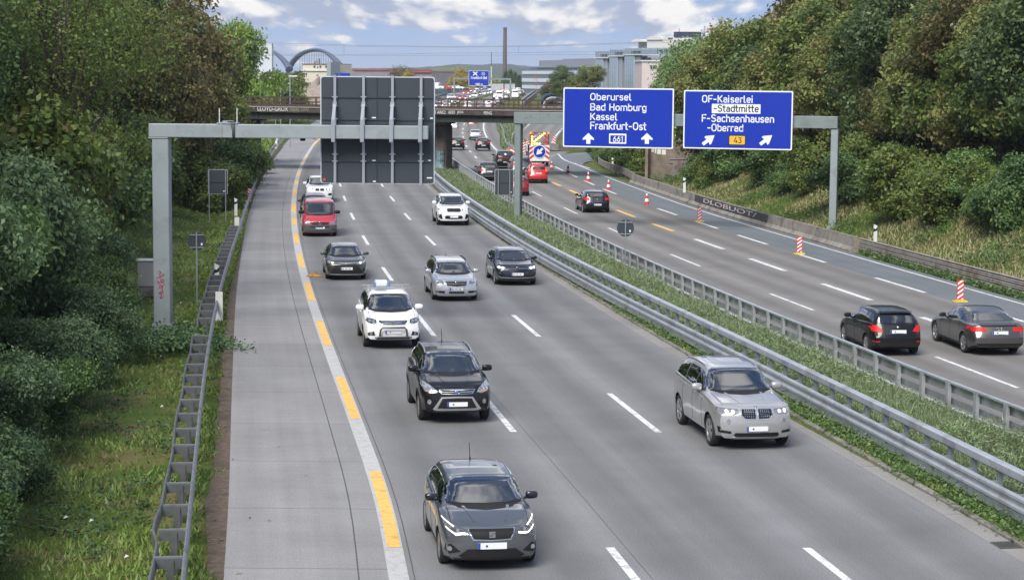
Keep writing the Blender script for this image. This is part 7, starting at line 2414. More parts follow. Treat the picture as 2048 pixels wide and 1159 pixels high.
# beige house behind the spoil heap
bp2 = Panel(at_y(599, 150, 460), at_y(664, 150, 455))
r = thing('beige_building', 'beige flat roofed building with a pale tower slab behind the spoil heap', 'building', bp2.P0, bp2.rz)
(a, z1), (c, zl) = bp2.uz(601, 128.5), bp2.uz(657, 141); b = MB(); b.box((a + .3, .4, zl), (c, 9, z1)); b.build('upper_storey', mat('facade_beige', (.54, .49, .41), .7, var=.06, vscale=.3), r)
b = MB(); b.box((a - .2, 0, -1), (c, 10, zl - .15)); b.build('wall', mat('facade_beige', (.5, .5, .5)), r)
b = MB(); b.box((a - .6, -.3, zl - .15), (c, 10, zl)); b.build('ledge', M_bwhite, r)
b = MB(); b.box((a, .2, z1), (c, 9.2, z1 + .14)); b.build('roof', mat('roof_rust', (.20, .11, .09), .8), r)
for x0, y0, x1, y1 in ((607, 146, 609.8, 151), (611.2, 146, 614, 151), (625, 131.5, 629, 136), (637, 131.5, 640.5, 136), (648.5, 131.5, 652, 136), (633, 149.5, 637, 152), (632, 133.5, 634.5, 136.5)):
    (p, q1), (q2, q3) = bp2.uz(x0, y0), bp2.uz(x1, y1); yy = .36 if y1 < 140 else -.04
    b = MB(); b.box((p, yy, q3), (q2, yy + .035, q1)); w_ = b.build('window', M_bdark if y0 > 140 or x0 == 632 else M_bglass, r)
    b = MB(); b.box((p - .08, yy - .03, q3 - .1), (q2 + .08, yy - .001, q3)); link('window_sill', b.mesh('window_sill', M_bwhite), w_)
(a, z1), (c, _) = bp2.uz(656.5, 124), bp2.uz(664.5, 124); b = MB(); b.box((a, -.6, -1), (c, 3, z1)); b.build('tower_slab', M_bgrey, r)
for px, y0, y1, w in ((619, 122, 129, .3), (625.5, 117, 129, .18), (621, 124, 129, .5)):
    (u, q1), (_, q3) = bp2.uz(px, y0), bp2.uz(px, y1); MB().box((u - w, 2, q3), (u + w, 2.6, q1)).build('roof_vent', M_bgrey, r)
# long red roofed shed
lp = Panel(at_y(690, 145, 900), at_y(862, 146, 860))
r = thing('long_shed', 'long low building with a red roof edge behind the sign panel', 'building', lp.P0, lp.rz)
(a, z1), (c, zl) = lp.uz(690, 138), lp.uz(862, 142); b = MB(); b.box((a, 0, -1), (lp.uz(780, 140)[0], 25, z1 - .6)); b.box((lp.uz(780, 140)[0], .5, -1), (c, 25, z1 - 1.0)); b.build('wall', mat('shed_wall', (.22, .20, .23), .7, var=.2, vscale=.2), r)
b = MB(); b.box((a, -.5, z1 - .6), (lp.uz(780, 140)[0], 26, z1)); b.box((lp.uz(780, 140)[0], -.3, z1 - 1.4), (c, 26, z1 - .9)); b.build('roof', mat('roof_red', (.36, .07, .08), .6), r)
# two pale towers behind the left tree
tp = Panel(at_y(527, 110, 900), at_y(543, 110, 900))
r = thing('silo_tower', 'pair of pale concrete silo towers behind the bright green tree', 'tower', tp.P0, tp.rz)
for x0, x1, y in ((514, 527, 80), (527, 543.5, 87.5)):
    (a, z1), (c, _) = tp.uz(x0, y), tp.uz(x1, y); b = MB(); b.box((a, 0, 0), (c, 6, z1)); b.build('tower', M_bwhite, r)

# arch bridge ----------------------------------------------------------
M_arch = mat('arch_steel', (.075, .095, .16), .5, var=.05, vscale=.1)
def arch(label, pts, D0, D1, thick, hang, dpx):
    """tied arch seen obliquely: the near foot and the far foot stand at different distances"""
    r = thing('arch_bridge', label, 'bridge')
    n = 24; xs = [p[0] for p in pts]
    f = curve(pts)
    for side, dx in ((0, 0), (1, dpx)):
        P = []
        for i in range(n + 1):
            x = lerp(xs[0], xs[-1], i / n); D = lerp(D0, D1, i / n) + side * 6
            P.append(at_y(x + dx * (i / n), f(x) + side * 1.2, D))
        k = [thick * (1.35 - .7 * math.sin(math.pi * i / n)) for i in range(n + 1)]
        MB().tube(P, k, 8).build('arch_rib', M_arch, r)
        if side == 0: P0 = P
        else:
            for i in range(3, n - 2, 3):
                MB().tube([P0[i], P[i]], thick * .3, 6).build('cross_strut', M_arch, r)
    if hang:
        for i in range(5, n - 4, 1):
            q = P0[i]; MB().tube([q, Vector((q.x, q.y, 6.0))], .10, 5).build('hanger', M_arch, r)
    b = MB(); a, c = P0[0], P0[-1]; d = (c - a).normalized(); nn = Vector((-d.y, d.x, 0)) * 5
    b.add([a.xy.to_3d() - nn + Vector((0, 0, 4)), a.xy.to_3d() + nn + Vector((0, 0, 4)), c.xy.to_3d() + nn + Vector((0, 0, 4)), c.xy.to_3d() - nn + Vector((0, 0, 4)), a.xy.to_3d() - nn + Vector((0, 0, 6)), a.xy.to_3d() + nn + Vector((0, 0, 6)), c.xy.to_3d() + nn + Vector((0, 0, 6)), c.xy.to_3d() - nn + Vector((0, 0, 6))],
          [(0, 3, 2, 1), (4, 5, 6, 7), (0, 1, 5, 4), (1, 2, 6, 5), (2, 3, 7, 6), (3, 0, 4, 7)])
    b.build('deck', M_arch, r)
arch('blue grey steel arch bridge on the horizon with thin hangers', [(576, 140), (583, 127), (596, 112), (612, 103), (630, 99.6), (648, 103), (664, 114), (678, 130), (690, 148)], 1200, 1100, 1.35, True, 4)
arch('second blue grey steel arch mostly hidden behind the pale silo towers', [(470, 140), (490, 112), (510, 101), (528, 98.5), (546, 103), (560, 114), (572, 128), (578, 138)], 1180, 1100, 1.2, False, 3)

# blue tin signs and hoarding near the heap
for lab, x0, y0, x1, y1, D in (('wide far blue sign edge showing above the slate sign panel', 679, 146.5, 700, 150.5, 330), ('narrow far blue sign edge left of the wide one', 669, 147, 677, 150.5, 332)):
    a, c = at_y(x0, y0, D), at_y(x1, y1, D); r = thing('road_sign', lab, 'sign', (a.x, D, 0)); w = c.x - a.x
    MB().box((0, 0, c.z - 1.2), (w, .06, a.z)).build('face', M_sblue, r)
    for u in (.2, w - .2): MB().tube([(u, .1, 0), (u, .1, a.z - .1)], .06, 6).build('pole', M_alu, r)

# spoil heap --------------------------------------------------------------
M_heap = mat('spoil_earth', (.25, .21, .175), .95, var=.3, vscale=.8, bump=1.0, bscale=2.2, world=True, dirt=(.20, .155, .125), dscale=.25)
def heap():
    c0 = at_y(640, 200, 390); R0 = 14.0; n, m_ = 72, 22; vs, fs = [], []
    for j in range(m_ + 1):
        q = j / m_
        for i in range(n):
            a = 2 * math.pi * i / n; rr = R0 * q
            x, y = c0.x + rr * math.cos(a) * 1.05, 390 + rr * math.sin(a) * .8
            h = 9.0 * (1 - q) ** .80 if q < 1 else 0
            h = 9.2 * (1 - q ** 1.15) * (.86 + .14 * mnoise.noise((a * 1.4, q * 2, 1))) + .35 * mnoise.noise((x * .45, y * .45, 2)) * (q < .98) + .16 * mnoise.noise((x * 1.6, y * 1.6, 5))
            vs.append((x, y, max(-.2, h) if q < 1 else -.4))
    for j in range(m_):
        for i in range(n):
            k = (i + 1) % n; fs.append((j * n + i, j * n + n + i, j * n + n + k, j * n + k))
    me = bpy.data.meshes.new('spoil_heap'); me.from_pydata(vs, [], fs); me.materials.append(M_heap); me.polygons.foreach_set('use_smooth', [True] * len(fs)); fix_normals(me)
    tag(link('spoil_heap', me), 'brown grey spoil heap of earth behind the railway bridge', 'earth heap')
heap()

# lamp posts
for lab, px, y0, D, w in (('street lamp in front of the spoil heap with a pale head', 580, 154, 240, 1), ('left street lamp of the pair at the trees beside the spoil heap', 551, 157.5, 300, -1), ('right street lamp of the pair at the trees beside the spoil heap', 561, 159, 300, -1)):
    q = at_y(px, y0, D); r = thing('street_lamp', lab, 'street lamp', (q.x, D, 0))
    MB().tube([(0, 0, 0), (0, 0, q.z)], .07, 8).build('pole', M_alu, r); b = MB(); b.bevbox((-.15 if w > 0 else -.9, -.15, q.z), (.9 if w > 0 else .15, .15, q.z + .16), .04); b.build('lamp_head', M_wpost, r)
q = at_y(1125, 176, 520); r = thing('street_lamp', 'slim white lamp post beside the blue wall', 'street lamp', (q.x, 520, 3.4)); MB().tube([(0, 0, 0), (0, 0, q.z - 3.4)], .12, 6).build('pole', M_wpost, r)

# walls and viaduct of the far interchange --------------------------------
M_wallw = mat('noise_wall_white', (.50, .51, .52), .7, var=.08, vscale=.3)
M_wallb = mat('noise_wall_blue', (.035, .085, .16), .5, var=.15, vscale=.3)
M_wallg = mat('parapet_grey', (.27, .28, .285), .8, var=.1, vscale=.3)
def wall_line(name, label, pts, h, m, th=.35, cat='wall'):
    b = MB(); P = [Vector((x, y, z)) for x, y, z in pts]; b.sweep(P, [(-th / 2, -.6), (-th / 2, h), (th / 2, h), (th / 2, -.6)]); me = b.mesh(name, m); fix_normals(me); tag(link(name, me), label, cat)
def far_pts(L_): return [(lambda q: (q.x, q.y, q.z))(at_y(x, y, D)) for x, y, D in L_]
wall_line('parapet', 'grey curved parapet right of the cars driving away', far_pts([(1042, 210, 430), (1052, 201, 480), (1062, 192.5, 560), (1069, 187, 650), (1068, 184, 740), (1055, 181.5, 820), (1035, 180.5, 900)]), 1.1, M_wallg)
wall_line('retaining_wall', 'long sloped grey retaining wall below the parapet on the right', far_pts([(1046, 216, 415), (1058, 205, 470), (1072, 193, 560)]), 1.2, mat('wall_dark_grey', (.17, .18, .185), .8, var=.1, vscale=.3))  # retaining wall in a darker grey than the parapet
wall_line('white_hoarding', 'white hoarding wall left of the chimney foot', far_pts([(964, 178, 800), (985, 177.8, 790), (1006, 177.6, 780)]), 2.0, M_wallw)
wall_line('white_hoarding', 'small white hoarding wall right of the chimney foot', far_pts([(1010, 178, 780), (1029, 178, 770)]), 2.0, M_wallw)
wall_line('noise_wall', 'dark blue noise wall left of the oncoming queue', far_pts([(866, 203, 420), (880, 197, 470), (893, 192, 530)]), 1.0, M_wallb)
def vault(name, label, px0, px1, y0, y1, D, m, dep):
    a, c = at_y(px0, y1, D), at_y(px1, y1, D); z1 = at_y(px0, y0, D).z
    b = MB(); n = 12; h = z1 - a.z; w = c.x - a.x
    outer = [(w * (1 - math.cos(t)) / 2, h * math.sin(t) ** .8) for t in np.linspace(0, math.pi * .62, n)]
    P = [Vector((a.x + u, D + dep * u / w, a.z + z)) for u, z in outer]
    vs = []; fs = []
    for q in P: vs += [q, q + Vector((2.2, 30, -.5)), q + Vector((0, 0, -.5)), q + Vector((2.2, 30, -1.0))]
    for i in range(len(P) - 1):
        k = 4 * i; fs += [(k, k + 4, k + 5, k + 1), (k + 2, k + 3, k + 7, k + 6), (k, k + 2, k + 6, k + 4), (k + 1, k + 5, k + 7, k + 3)]
    b.add(vs, fs, 0, True); me = b.mesh(name, m); fix_normals(me); tag(link(name, me), label, 'noise wall')
vault('noise_shell', 'curved blue noise barrier shell beside the loop road', 1080, 1112, 187, 214, 430, M_wallb, 8)
vault('noise_shell', 'curved pale noise barrier shell in front of the blue one', 1085, 1126, 193.5, 218, 415, M_wallw, 8)
wall_line('viaduct', 'pale viaduct edge with vans left of the queue', far_pts([(780, 188, 560), (840, 184, 600), (880, 182.6, 640), (915, 181, 700), (938, 180, 760)]), .9, M_wallg, 4.0, 'viaduct')
for i, (px, kd) in enumerate(((874, 'white van'), (898, 'red hatchback'), (906, 'silver sedan'), (917, 'white hatchback'))):
    q = at_y(px, 179.5, 650); o = link(kd.split()[-1], FAR[kd]); o.location = q; o.rotation_euler = (0, 0, R(70)); tag(o, ['white van on the pale viaduct edge', 'red hatchback on the pale viaduct', 'silver sedan on the pale viaduct', 'white hatchback on the pale viaduct'][i], 'car' if i else 'van')

# ------------------------------------------------------------------ hills on the horizon
def hills(name, D0, D1, prof, col, col2, seed, colf=None):
    pts = curve([(x, y) for x, y in prof]); x0, x1 = prof[0][0], prof[-1][0]; n, m_ = 160, 14
    vs, fs = [], []
    for j in range(m_ + 1):
        q = j / m_; D = lerp(D0, D1, q)
        for i in range(n + 1):
            x = lerp(x0, x1, i / n); top = at_y(x, pts(x), D1).z
            p = at_y(x, 150, D); z = -2 + (top + 2) * sstep(0, 1, q) + mnoise.noise((x * .16, q * 3 + seed, 0)) * 1.4 * q + mnoise.noise((x * .7, q * 9 + seed, 2)) * .9 * q
            vs.append((p.x, D, z))
    for i in range(n + 1):
        p = vs[m_ * (n + 1) + i]; vs.append((p[0] * 1.2, D1 * 1.3, -3))
    for j in range(m_ + 1):
        for i in range(n):
            k = j * (n + 1) + i; fs.append((k, k + 1, k + n + 2, k + n + 1))
    m = bpy.data.materials.new(name); m.use_nodes = True; t = NT(m.node_tree); out = t.n('ShaderNodeOutputMaterial'); b = t.n('ShaderNodeBsdfPrincipled'); t.l(b.outputs[0], out.inputs[0])
    g = t.n('ShaderNodeNewGeometry').outputs['Position']
    a = t.noise(g, .006, 5, .6, .5); f = t.noise(g, .045, 5, .7)
    c = t.ramp(a, [(.38, col), (.50, col2), (.60, colf or col)])
    c = t.mix(.8, c, t.ramp(f, [(.35, (.28, .28, .28)), (.65, (.70, .70, .70))]), 'OVERLAY')
    t.l(c, b.inputs['Base Color']); b.inputs['Roughness'].default_value = .95; b.inputs['Specular IOR Level'].default_value = 0
    me = bpy.data.meshes.new(name); me.from_pydata(vs, [], fs); me.materials.append(m); me.polygons.foreach_set('use_smooth', [True] * len(fs))
    tag(link(name, me), kind='structure')
hills('hills', 3200, 4600, [(380, 150), (560, 146), (690, 137), (760, 136.5), (820, 135.5), (870, 133), (915, 128.5), (960, 130), (990, 127.5), (1040, 131), (1100, 136), (1200, 140), (1400, 148), (1700, 152)], (.040, .062, .042), (.058, .075, .036), 1)
hills('near_hills', 1900, 2600, [(560, 152), (690, 143), (800, 140), (850, 139), (905, 134.5), (940, 140), (975, 150), (1020, 158), (1060, 162)], (.075, .082, .030), (.15, .17, .06), 5, (.11, .095, .035))
# ------------------------------------------------------------------ vegetation
LEAF = 1.68


def m_leaf(name, dark, mid, light, accent=None, acc=.0, trans=.28):
    dark, mid, light = (tuple(q * w * LEAF for q, w in zip(c_, (.98, 1.05, 1.14))) for c_ in (dark, mid, light))
    m = bpy.data.materials.new(name); m.use_nodes = True
    t = NT(m.node_tree); out = t.n('ShaderNodeOutputMaterial')
    at = t.n('ShaderNodeAttribute', attribute_name='tone')
    oi = t.n('ShaderNodeObjectInfo')
    f = t.math('ADD', at.outputs['Fac'], t.math('MULTIPLY_ADD', oi.outputs['Random'], .36, -.16), clamp=True)
    st = [(.05, dark), (.45, mid), (.85, light)]
    c = t.ramp(f, st)
    if accent:
        a2 = t.n('ShaderNodeAttribute', attribute_name='tone2')
        k = t.math('GREATER_THAN', a2.outputs['Fac'], 1 - acc)
        c = t.mix(k, c, accent)
    b = t.n('ShaderNodeBsdfPrincipled'); t.l(c, b.inputs['Base Color']); b.inputs['Roughness'].default_value = .5; b.inputs['Specular IOR Level'].default_value = .35
    tr = t.n('ShaderNodeBsdfTranslucent'); t.l(t.mix(.5, c, (.16, .22, .04), 'SCREEN'), tr.inputs[0])
    mx = t.n('ShaderNodeMixShader'); mx.inputs[0].default_value = trans
    t.l(b.outputs[0], mx.inputs[1]); t.l(tr.outputs[0], mx.inputs[2]); t.l(mx.outputs[0], out.inputs[0])
    return m


def leaf_mesh(name, centers, nleaf, spread, size, mat_, seed, tone=None, up=.25, out_from=None, aspect=.55):
    """many small pointed leaves round the clump centres"""
    rg = np.random.default_rng(seed)
    C = np.asarray(centers, np.float32); n = len(C) * nleaf
    ci = np.repeat(np.arange(len(C)), nleaf)
    sp = np.asarray(spread if np.ndim(spread) else np.full(len(C), spread), np.float32)
    P = C[ci] + rg.normal(0, 1, (n, 3)).astype(np.float32) * sp[ci][:, None] * np.array([1, 1, .75], np.float32)
    N = rg.normal(0, 1, (n, 3)); N[:, 2] += up * 2
    if out_from is not None:
        o = P - np.asarray(out_from); o /= np.linalg.norm(o, axis=1)[:, None] + 1e-6; N += o * 1.1
    N /= np.linalg.norm(N, axis=1)[:, None] + 1e-6
    A = rg.normal(0, 1, (n, 3)); A -= N * (A * N).sum(1)[:, None]; A /= np.linalg.norm(A, axis=1)[:, None] + 1e-6
    B = np.cross(N, A)
    s = size * rg.uniform(.6, 1.35, n)[:, None]
    V = np.empty((n, 4, 3), np.float32)
    V[:, 0] = P - A * s * .5; V[:, 1] = P + B * s * aspect * .5 - A * s * .08; V[:, 2] = P + A * s * .5; V[:, 3] = P - B * s * aspect * .5 - A * s * .08
    me = bpy.data.meshes.new(name)
    me.vertices.add(n * 4); me.vertices.foreach_set('co', V.reshape(-1))
    me.loops.add(n * 4); me.loops.foreach_set('vertex_index', np.arange(n * 4, dtype=np.int32))
    me.polygons.add(n); me.polygons.foreach_set('loop_start', np.arange(0, n * 4, 4, dtype=np.int32))
    try: me.polygons.foreach_set('loop_total', np.full(n, 4, np.int32))
    except Exception: pass
    ct = rg.random(len(C)) if tone is None else np.asarray(tone)
    tv = np.clip(ct[ci] * .74 + rg.random(n) * .30, 0, 1).astype(np.float32)
    a = me.attributes.new('tone', 'FLOAT', 'FACE'); a.data.foreach_set('value', tv)
    c2 = rg.random(len(C)); a = me.attributes.new('tone2', 'FLOAT', 'FACE'); a.data.foreach_set('value', (c2[ci] * .8 + rg.random(n) * .2).astype(np.float32))
    me.materials.append(mat_)
    me.update(calc_edges=True)
    return me


M_bark = mat('bark', (.075, .062, .05), .95, var=.4, vscale=4, bump=.8, bscale=12)
M_twig = mat('twig', (.085, .07, .055), .9, var=.3, vscale=4)


def crown_points(rg, n, rx, ry, rz, z0, lobes, gap=.0, shell=.72):
    """clump centres in an uneven crown: big lobes round limbs, denser towards their outside"""
    out = []
    L_ = []
    for i in range(lobes):
        a = 2 * math.pi * (i / lobes) + rg.uniform(-.4, .4); h = rg.uniform(-.85, .95)
        q = math.sqrt(max(0, 1 - h * h)) * rg.uniform(.45, .90)
        r = rg.uniform(.22, .40)
        L_.append((q * math.cos(a), q * math.sin(a), h * .74, r))
    L_.append((0, 0, .1, .5))
    w = np.array([l[3] ** 2 for l in L_]); w /= w.sum()
    for i in range(n):
        l = L_[rg.choice(len(L_), p=w)]
        d = rg.normal(0, 1, 3); d /= np.linalg.norm(d)
        r = l[3] * rg.uniform(shell, 1.0) ** .6
        p = (l[0] + d[0] * r, l[1] + d[1] * r, l[2] + d[2] * r * .9)
        out.append((p[0] * rx, p[1] * ry, z0 + rz + p[2] * rz))
    limbs = [(l[0] * rx * .8, l[1] * ry * .8, z0 + rz + l[2] * rz * .8) for l in L_]
    return out, limbs


def trunk_mesh(seed, h, r, limbs, bare=0):
    rg = random.Random(seed); b = MB()
    top = h
    P = [Vector((.0, 0, -.6)), Vector((rg.uniform(-.1, .1), rg.uniform(-.1, .1), h * .3)), Vector((rg.uniform(-.3, .3), rg.uniform(-.3, .3), h * .65)), Vector((rg.uniform(-.4, .4), rg.uniform(-.4, .4), h))]
    b.tube(P, [r * 1.25, r, r * .7, r * .3], 10)
    for lx, ly, lz in limbs:
        f = min(.9, max(.25, (lz / h) * .62)); s = P[0].lerp(P[-1], f)
        e = Vector((lx, ly, lz)); m_ = s.lerp(e, .5) + Vector((rg.uniform(-.3, .3), rg.uniform(-.3, .3), rg.uniform(-.5, .1)))
        b.tube([s, m_, e], [r * .42, r * .26, r * .08], 7)
        for k in range(3):
            q = s.lerp(e, rg.uniform(.5, .95)); b.tube([q, q + Vector((rg.uniform(-1, 1), rg.uniform(-1, 1), rg.uniform(.0, 1.1))) * h * .09], [r * .10, r * .03], 5)
    return b.mesh('trunk', M_bark)


L_oak = m_leaf('leaf_oak', (.026, .042, .010), (.052, .078, .017), (.105, .125, .028), (.13, .095, .028), .10)
L_olive = m_leaf('leaf_olive', (.036, .044, .011), (.078, .088, .022), (.145, .145, .040), (.12, .085, .03), .12)
L_dark = m_leaf('leaf_dark', (.016, .028, .010), (.034, .052, .016), (.062, .086, .024), (.055, .075, .03), .08, .18)
L_brown = m_leaf('leaf_rusty', (.038, .030, .012), (.085, .066, .024), (.15, .118, .042), (.060, .070, .02), .30)
L_bright = m_leaf('leaf_bright', (.045, .082, .014), (.095, .152, .026), (.17, .225, .045), (.16, .17, .035), .15)
L_lime = m_leaf('leaf_willow', (.055, .085, .026), (.095, .140, .042), (.15, .195, .065), None, 0)
L_bush = m_leaf('leaf_bush_bluish', (.022, .040, .017), (.048, .078, .031), (.092, .132, .058), (.085, .11, .03), .10, .2)
L_bush2 = m_leaf('leaf_bush_green', (.022, .042, .014), (.045, .078, .022), (.085, .13, .036), (.16, .15, .03), .05, .22)
L_yellow = m_leaf('leaf_yellow', (.13, .095, .016), (.22, .16, .025), (.32, .24, .045))
L_ivy = m_leaf('leaf_ivy', (.014, .030, .012), (.030, .058, .021), (.058, .098, .034), None, 0, .15)


TREES = {}
def tree_kind(key, seed, leaf, rx, rz, z0, nc, nl, size, lobes, spread=.34, trunk=.28, ry=None, shell=.72):
    rg = np.random.default_rng(seed)
    C, limbs = crown_points(rg, nc, rx, ry or rx, rz, z0, lobes, shell=shell)
    cm = leaf_mesh('crown', C, nl, spread, size, leaf, seed, out_from=(0, 0, z0 + rz))
    tm = trunk_mesh(seed, z0 + rz * 1.3, trunk, limbs)
    TREES[key] = (cm, tm)


# big crowns (metres)
tree_kind('oak', 11, L_oak, 4.6, 5.4, 1.6, 640, 36, .31, 18, .34)
tree_kind('oak_b', 12, L_olive, 4.9, 5.2, 1.6, 640, 36, .31, 19, .34)
tree_kind('dark', 13, L_dark, 4.2, 5.6, 1.0, 640, 36, .29, 17, .34)
tree_kind('rusty', 14, L_brown, 4.3, 5.2, 1.8, 600, 34, .30, 18, .34)
tree_kind('rusty_b', 24, L_brown, 3.9, 4.8, 2.0, 460, 34, .30, 18, .34)
tree_kind('bright', 15, L_bright, 4.3, 4.6, 1.0, 640, 36, .31, 18, .34)
tree_kind('willow', 16, L_lime, 3.6, 4.6, .8, 640, 40, .26, 12, .42)
tree_kind('shrub', 17, L_bush2, 2.3, 1.9, -.3, 420, 42, .19, 10, .24, .09)
tree_kind('shrub_b', 18, L_oak, 2.3, 2.0, -.3, 420, 42, .19, 11, .24, .09)
tree_kind('near_shrub', 19, L_bush, 2.2, 1.9, -.4, 800, 52, .125, 13, .20, .08)
tree_kind('near_shrub_b', 20, L_bush2, 2.2, 1.8, -.4, 800, 52, .125, 13, .20, .08)
tree_kind('near_shrub_c', 26, L_ivy, 2.0, 1.5, -.4, 700, 52, .115, 11, .20, .07)
tree_kind('yellow', 21, L_yellow, 3.2, 4.2, .6, 380, 40, .38, 10, .5)
tree_kind('poplar', 22, L_dark, 1.5, 5.5, .6, 300, 40, .36, 8, .45)
tree_kind('thin', 23, L_brown, 2.6, 3.6, 1.6, 120, 30, .24, 12, .5, .16)
tree_kind('forked', 31, L_oak, 4.6, 5.6, 4.4, 520, 40, .15, 17, .38, .30)
tree_kind('oak_fine', 32, L_oak, 4.7, 5.3, 1.4, 900, 44, .20, 18, .34)
tree_kind('dark_fine', 33, L_bush2, 4.3, 5.5, 1.0, 900, 44, .19, 18, .34)
tree_kind('far', 25, L_oak, 4.0, 4.2, .4, 360, 40, .42, 11, .55)


def put_tree(key, name, label, x, y, s=1.0, rz=None, group=None, z=None, sz=1.0):
    r = thing(name, label, 'tree' if 'tree' in name or name == 'poplar' else 'shrub', (x, y, (ground_h(x, y) if z is None else z)), rz if rz is not None else (x * 7.3 + y * 3.1) % 6.28, group)
    r.scale = (s, s, s * sz)
    cm, tm = TREES[key]
    link('crown', cm, r); link('trunk', tm, r)
    return r


_used = set(); _cnt = {}
ORDS = [''] + ORD + ['thirteenth', 'fourteenth', 'fifteenth', 'sixteenth', 'seventeenth', 'eighteenth', 'nineteenth', 'twentieth'] + ['twenty-' + q for q in ORD[:9]]
def lab(base):
    n = _cnt.get(base, 0) + 1; _cnt[base] = n
    k = base if n == 1 else base + ', ' + ORDS[n] + ' from the camera'
    _used.add(k); return k


# left wood: shrubs along the verge, taller growth behind, big trees above ------------------------------
rnd = random.Random(21)
G1 = 'trees of the wood left of the road'; G2 = 'shrubs along the left verge'
def left(key, name, base, s, y, sc, grp, sz=1.0): put_tree(key, name, lab(base), RLL(y) - s, y, sc, None, grp, None, sz)
for y, s, sc, key in [(30, 4.6, .70, 'near_shrub'), (33.5, 4.3, .62, 'near_shrub_b'), (36.5, 4.6, .66, 'near_shrub'), (40, 4.2, .62, 'near_shrub_c'), (43.5, 4.4, .70, 'near_shrub'), (47, 4.2, .70, 'near_shrub_b'), (51, 4.2, .72, 'near_shrub'), (55, 4.0, .70, 'near_shrub_c'), (59, 4.0, .72, 'near_shrub'), (63.5, 4.1, .78, 'near_shrub_b'), (68, 4.9, .85, 'near_shrub_b'), (73, 5.6, .9, 'near_shrub')]:
    left(key, 'shrub', {'near_shrub': 'bluish green shrub at the edge of the left verge', 'near_shrub_b': 'fresh green shrub at the edge of the left verge', 'near_shrub_c': 'dark ivy covered shrub at the edge of the left verge'}[key], s, y, sc, G2)
for y, s, sc, key in [(31, 7.4, 1.15, 'near_shrub_b'), (36, 7.2, 1.2, 'near_shrub'), (41, 7.0, 1.2, 'near_shrub_b'), (46, 6.9, 1.25, 'near_shrub'), (51, 7.0, 1.35, 'near_shrub_b'), (57, 6.8, 1.35, 'near_shrub'), (63, 6.8, 1.4, 'near_shrub_b'), (70, 7.6, 1.5, 'shrub_b'), (77, 7.6, 1.4, 'shrub'), (84, 7.2, 1.35, 'shrub_b'), (92, 6.9, 1.3, 'shrub'), (100, 6.8, 1.3, 'shrub_b'), (109, 6.6, 1.3, 'shrub'), (118, 6.2, 1.3, 'shrub_b'), (127, 6.0, 1.35, 'shrub_b'), (136, 6.0, 1.3, 'shrub'), (146, 6.0, 1.3, 'shrub_b'), (157, 6.0, 1.3, 'shrub'), (168, 5.6, 1.3, 'shrub_b'), (178, 5.2, 1.2, 'shrub')]:
    left(key, 'shrub', {'near_shrub': 'tall bluish green shrub behind the verge shrubs', 'near_shrub_b': 'tall fresh green shrub behind the verge shrubs', 'shrub': 'tall green shrub below the left trees', 'shrub_b': 'tall mid green shrub below the left trees'}[key], s, y, sc, G2, 1.15)
for y, s, sc, key in [(44, 11.5, 1.0, 'dark_fine'), (50, 10.5, .85, 'oak_fine'), (56, 12.5, 1.1, 'oak_fine'), (62, 10.5, .90, 'dark_fine'), (68, 12.5, 1.1, 'oak_fine'), (75, 11.2, 1.0, 'dark_fine'), (82, 13, 1.15, 'dark_fine'), (89, 11, 1.0, 'oak_fine'), (97, 12.5, 1.1, 'rusty'), (105, 10.2, 1.0, 'oak'), (113, 12, 1.15, 'oak_b'), (122, 10, 1.05, 'rusty'), (131, 9.5, 1.1, 'dark'), (140, 12, 1.2, 'oak'), (150, 9.0, .95, 'dark'), (166, 11.5, 1.05, 'oak'), (162, 8.0, .80, 'dark'), (64, 17, 1.4, 'dark'), (80, 18, 1.4, 'oak'), (96, 18, 1.4, 'dark'), (115, 18, 1.4, 'rusty'), (135, 17, 1.35, 'dark')]:
    left(key, 'deciduous_tree', {'dark': 'dark green dense tree in the left wood', 'oak': 'mid green spreading tree in the left wood', 'oak_b': 'yellowish green broad tree in the left wood', 'rusty': 'rusty brown tinged tree in the left wood', 'rusty_b': 'sparse rusty brown tree in the left wood', 'bright': 'bright yellow green tree at the railway bridge', 'oak_fine': 'large mid green tree above the verge shrubs', 'dark_fine': 'large fresh green tree above the verge shrubs'}[key], s, y, sc, G1)
q = at_y(474, 200, 197); put_tree('bright', 'deciduous_tree', lab('bright yellow green tree just behind the railway bridge'), q.x, 197, .92, 1.0, G1, None, 1.5)
for px, D, key, sc, b in ((412, 150, 'oak', .72, 'mid green spreading tree beside the bright one'), (338, 128, 'rusty', .85, 'rusty brown tinged tree beside the bright one'), (428, 163, 'bright', .74, 'second bright green tree left of the one at the bridge'), (385, 158, 'oak', 1.0, 'tall green tree behind the ones near the bridge'), (322, 136, 'rusty_b', 1.2, 'tall rusty tree left of the ones near the bridge')):
    q = at_y(px, 200, D); put_tree(key, 'deciduous_tree', lab(b), q.x, D, sc, None, G1, None, 1.1)
for px, D, key, sc in ((415, 128, 'shrub_b', 1.1), (440, 142, 'shrub', 1.2), (462, 156, 'shrub_b', 1.2), (474, 166, 'shrub', 1.0)):
    q = at_y(px, 200, D); put_tree(key, 'shrub', lab('shrub under the trees near the railway bridge'), q.x, D, sc, None, G2)
q = at_y(488, 200, 176); put_tree('shrub', 'shrub', lab('bright green shrub under the bright tree at the bridge'), q.x, 176, 1.0, 1.0, G2)
q = at_y(112, 200, 73); put_tree('forked', 'deciduous_tree', lab('tall loose crowned tree with a forked trunk in front of the left wood'), q.x, 73, .95, 2.0, G1)
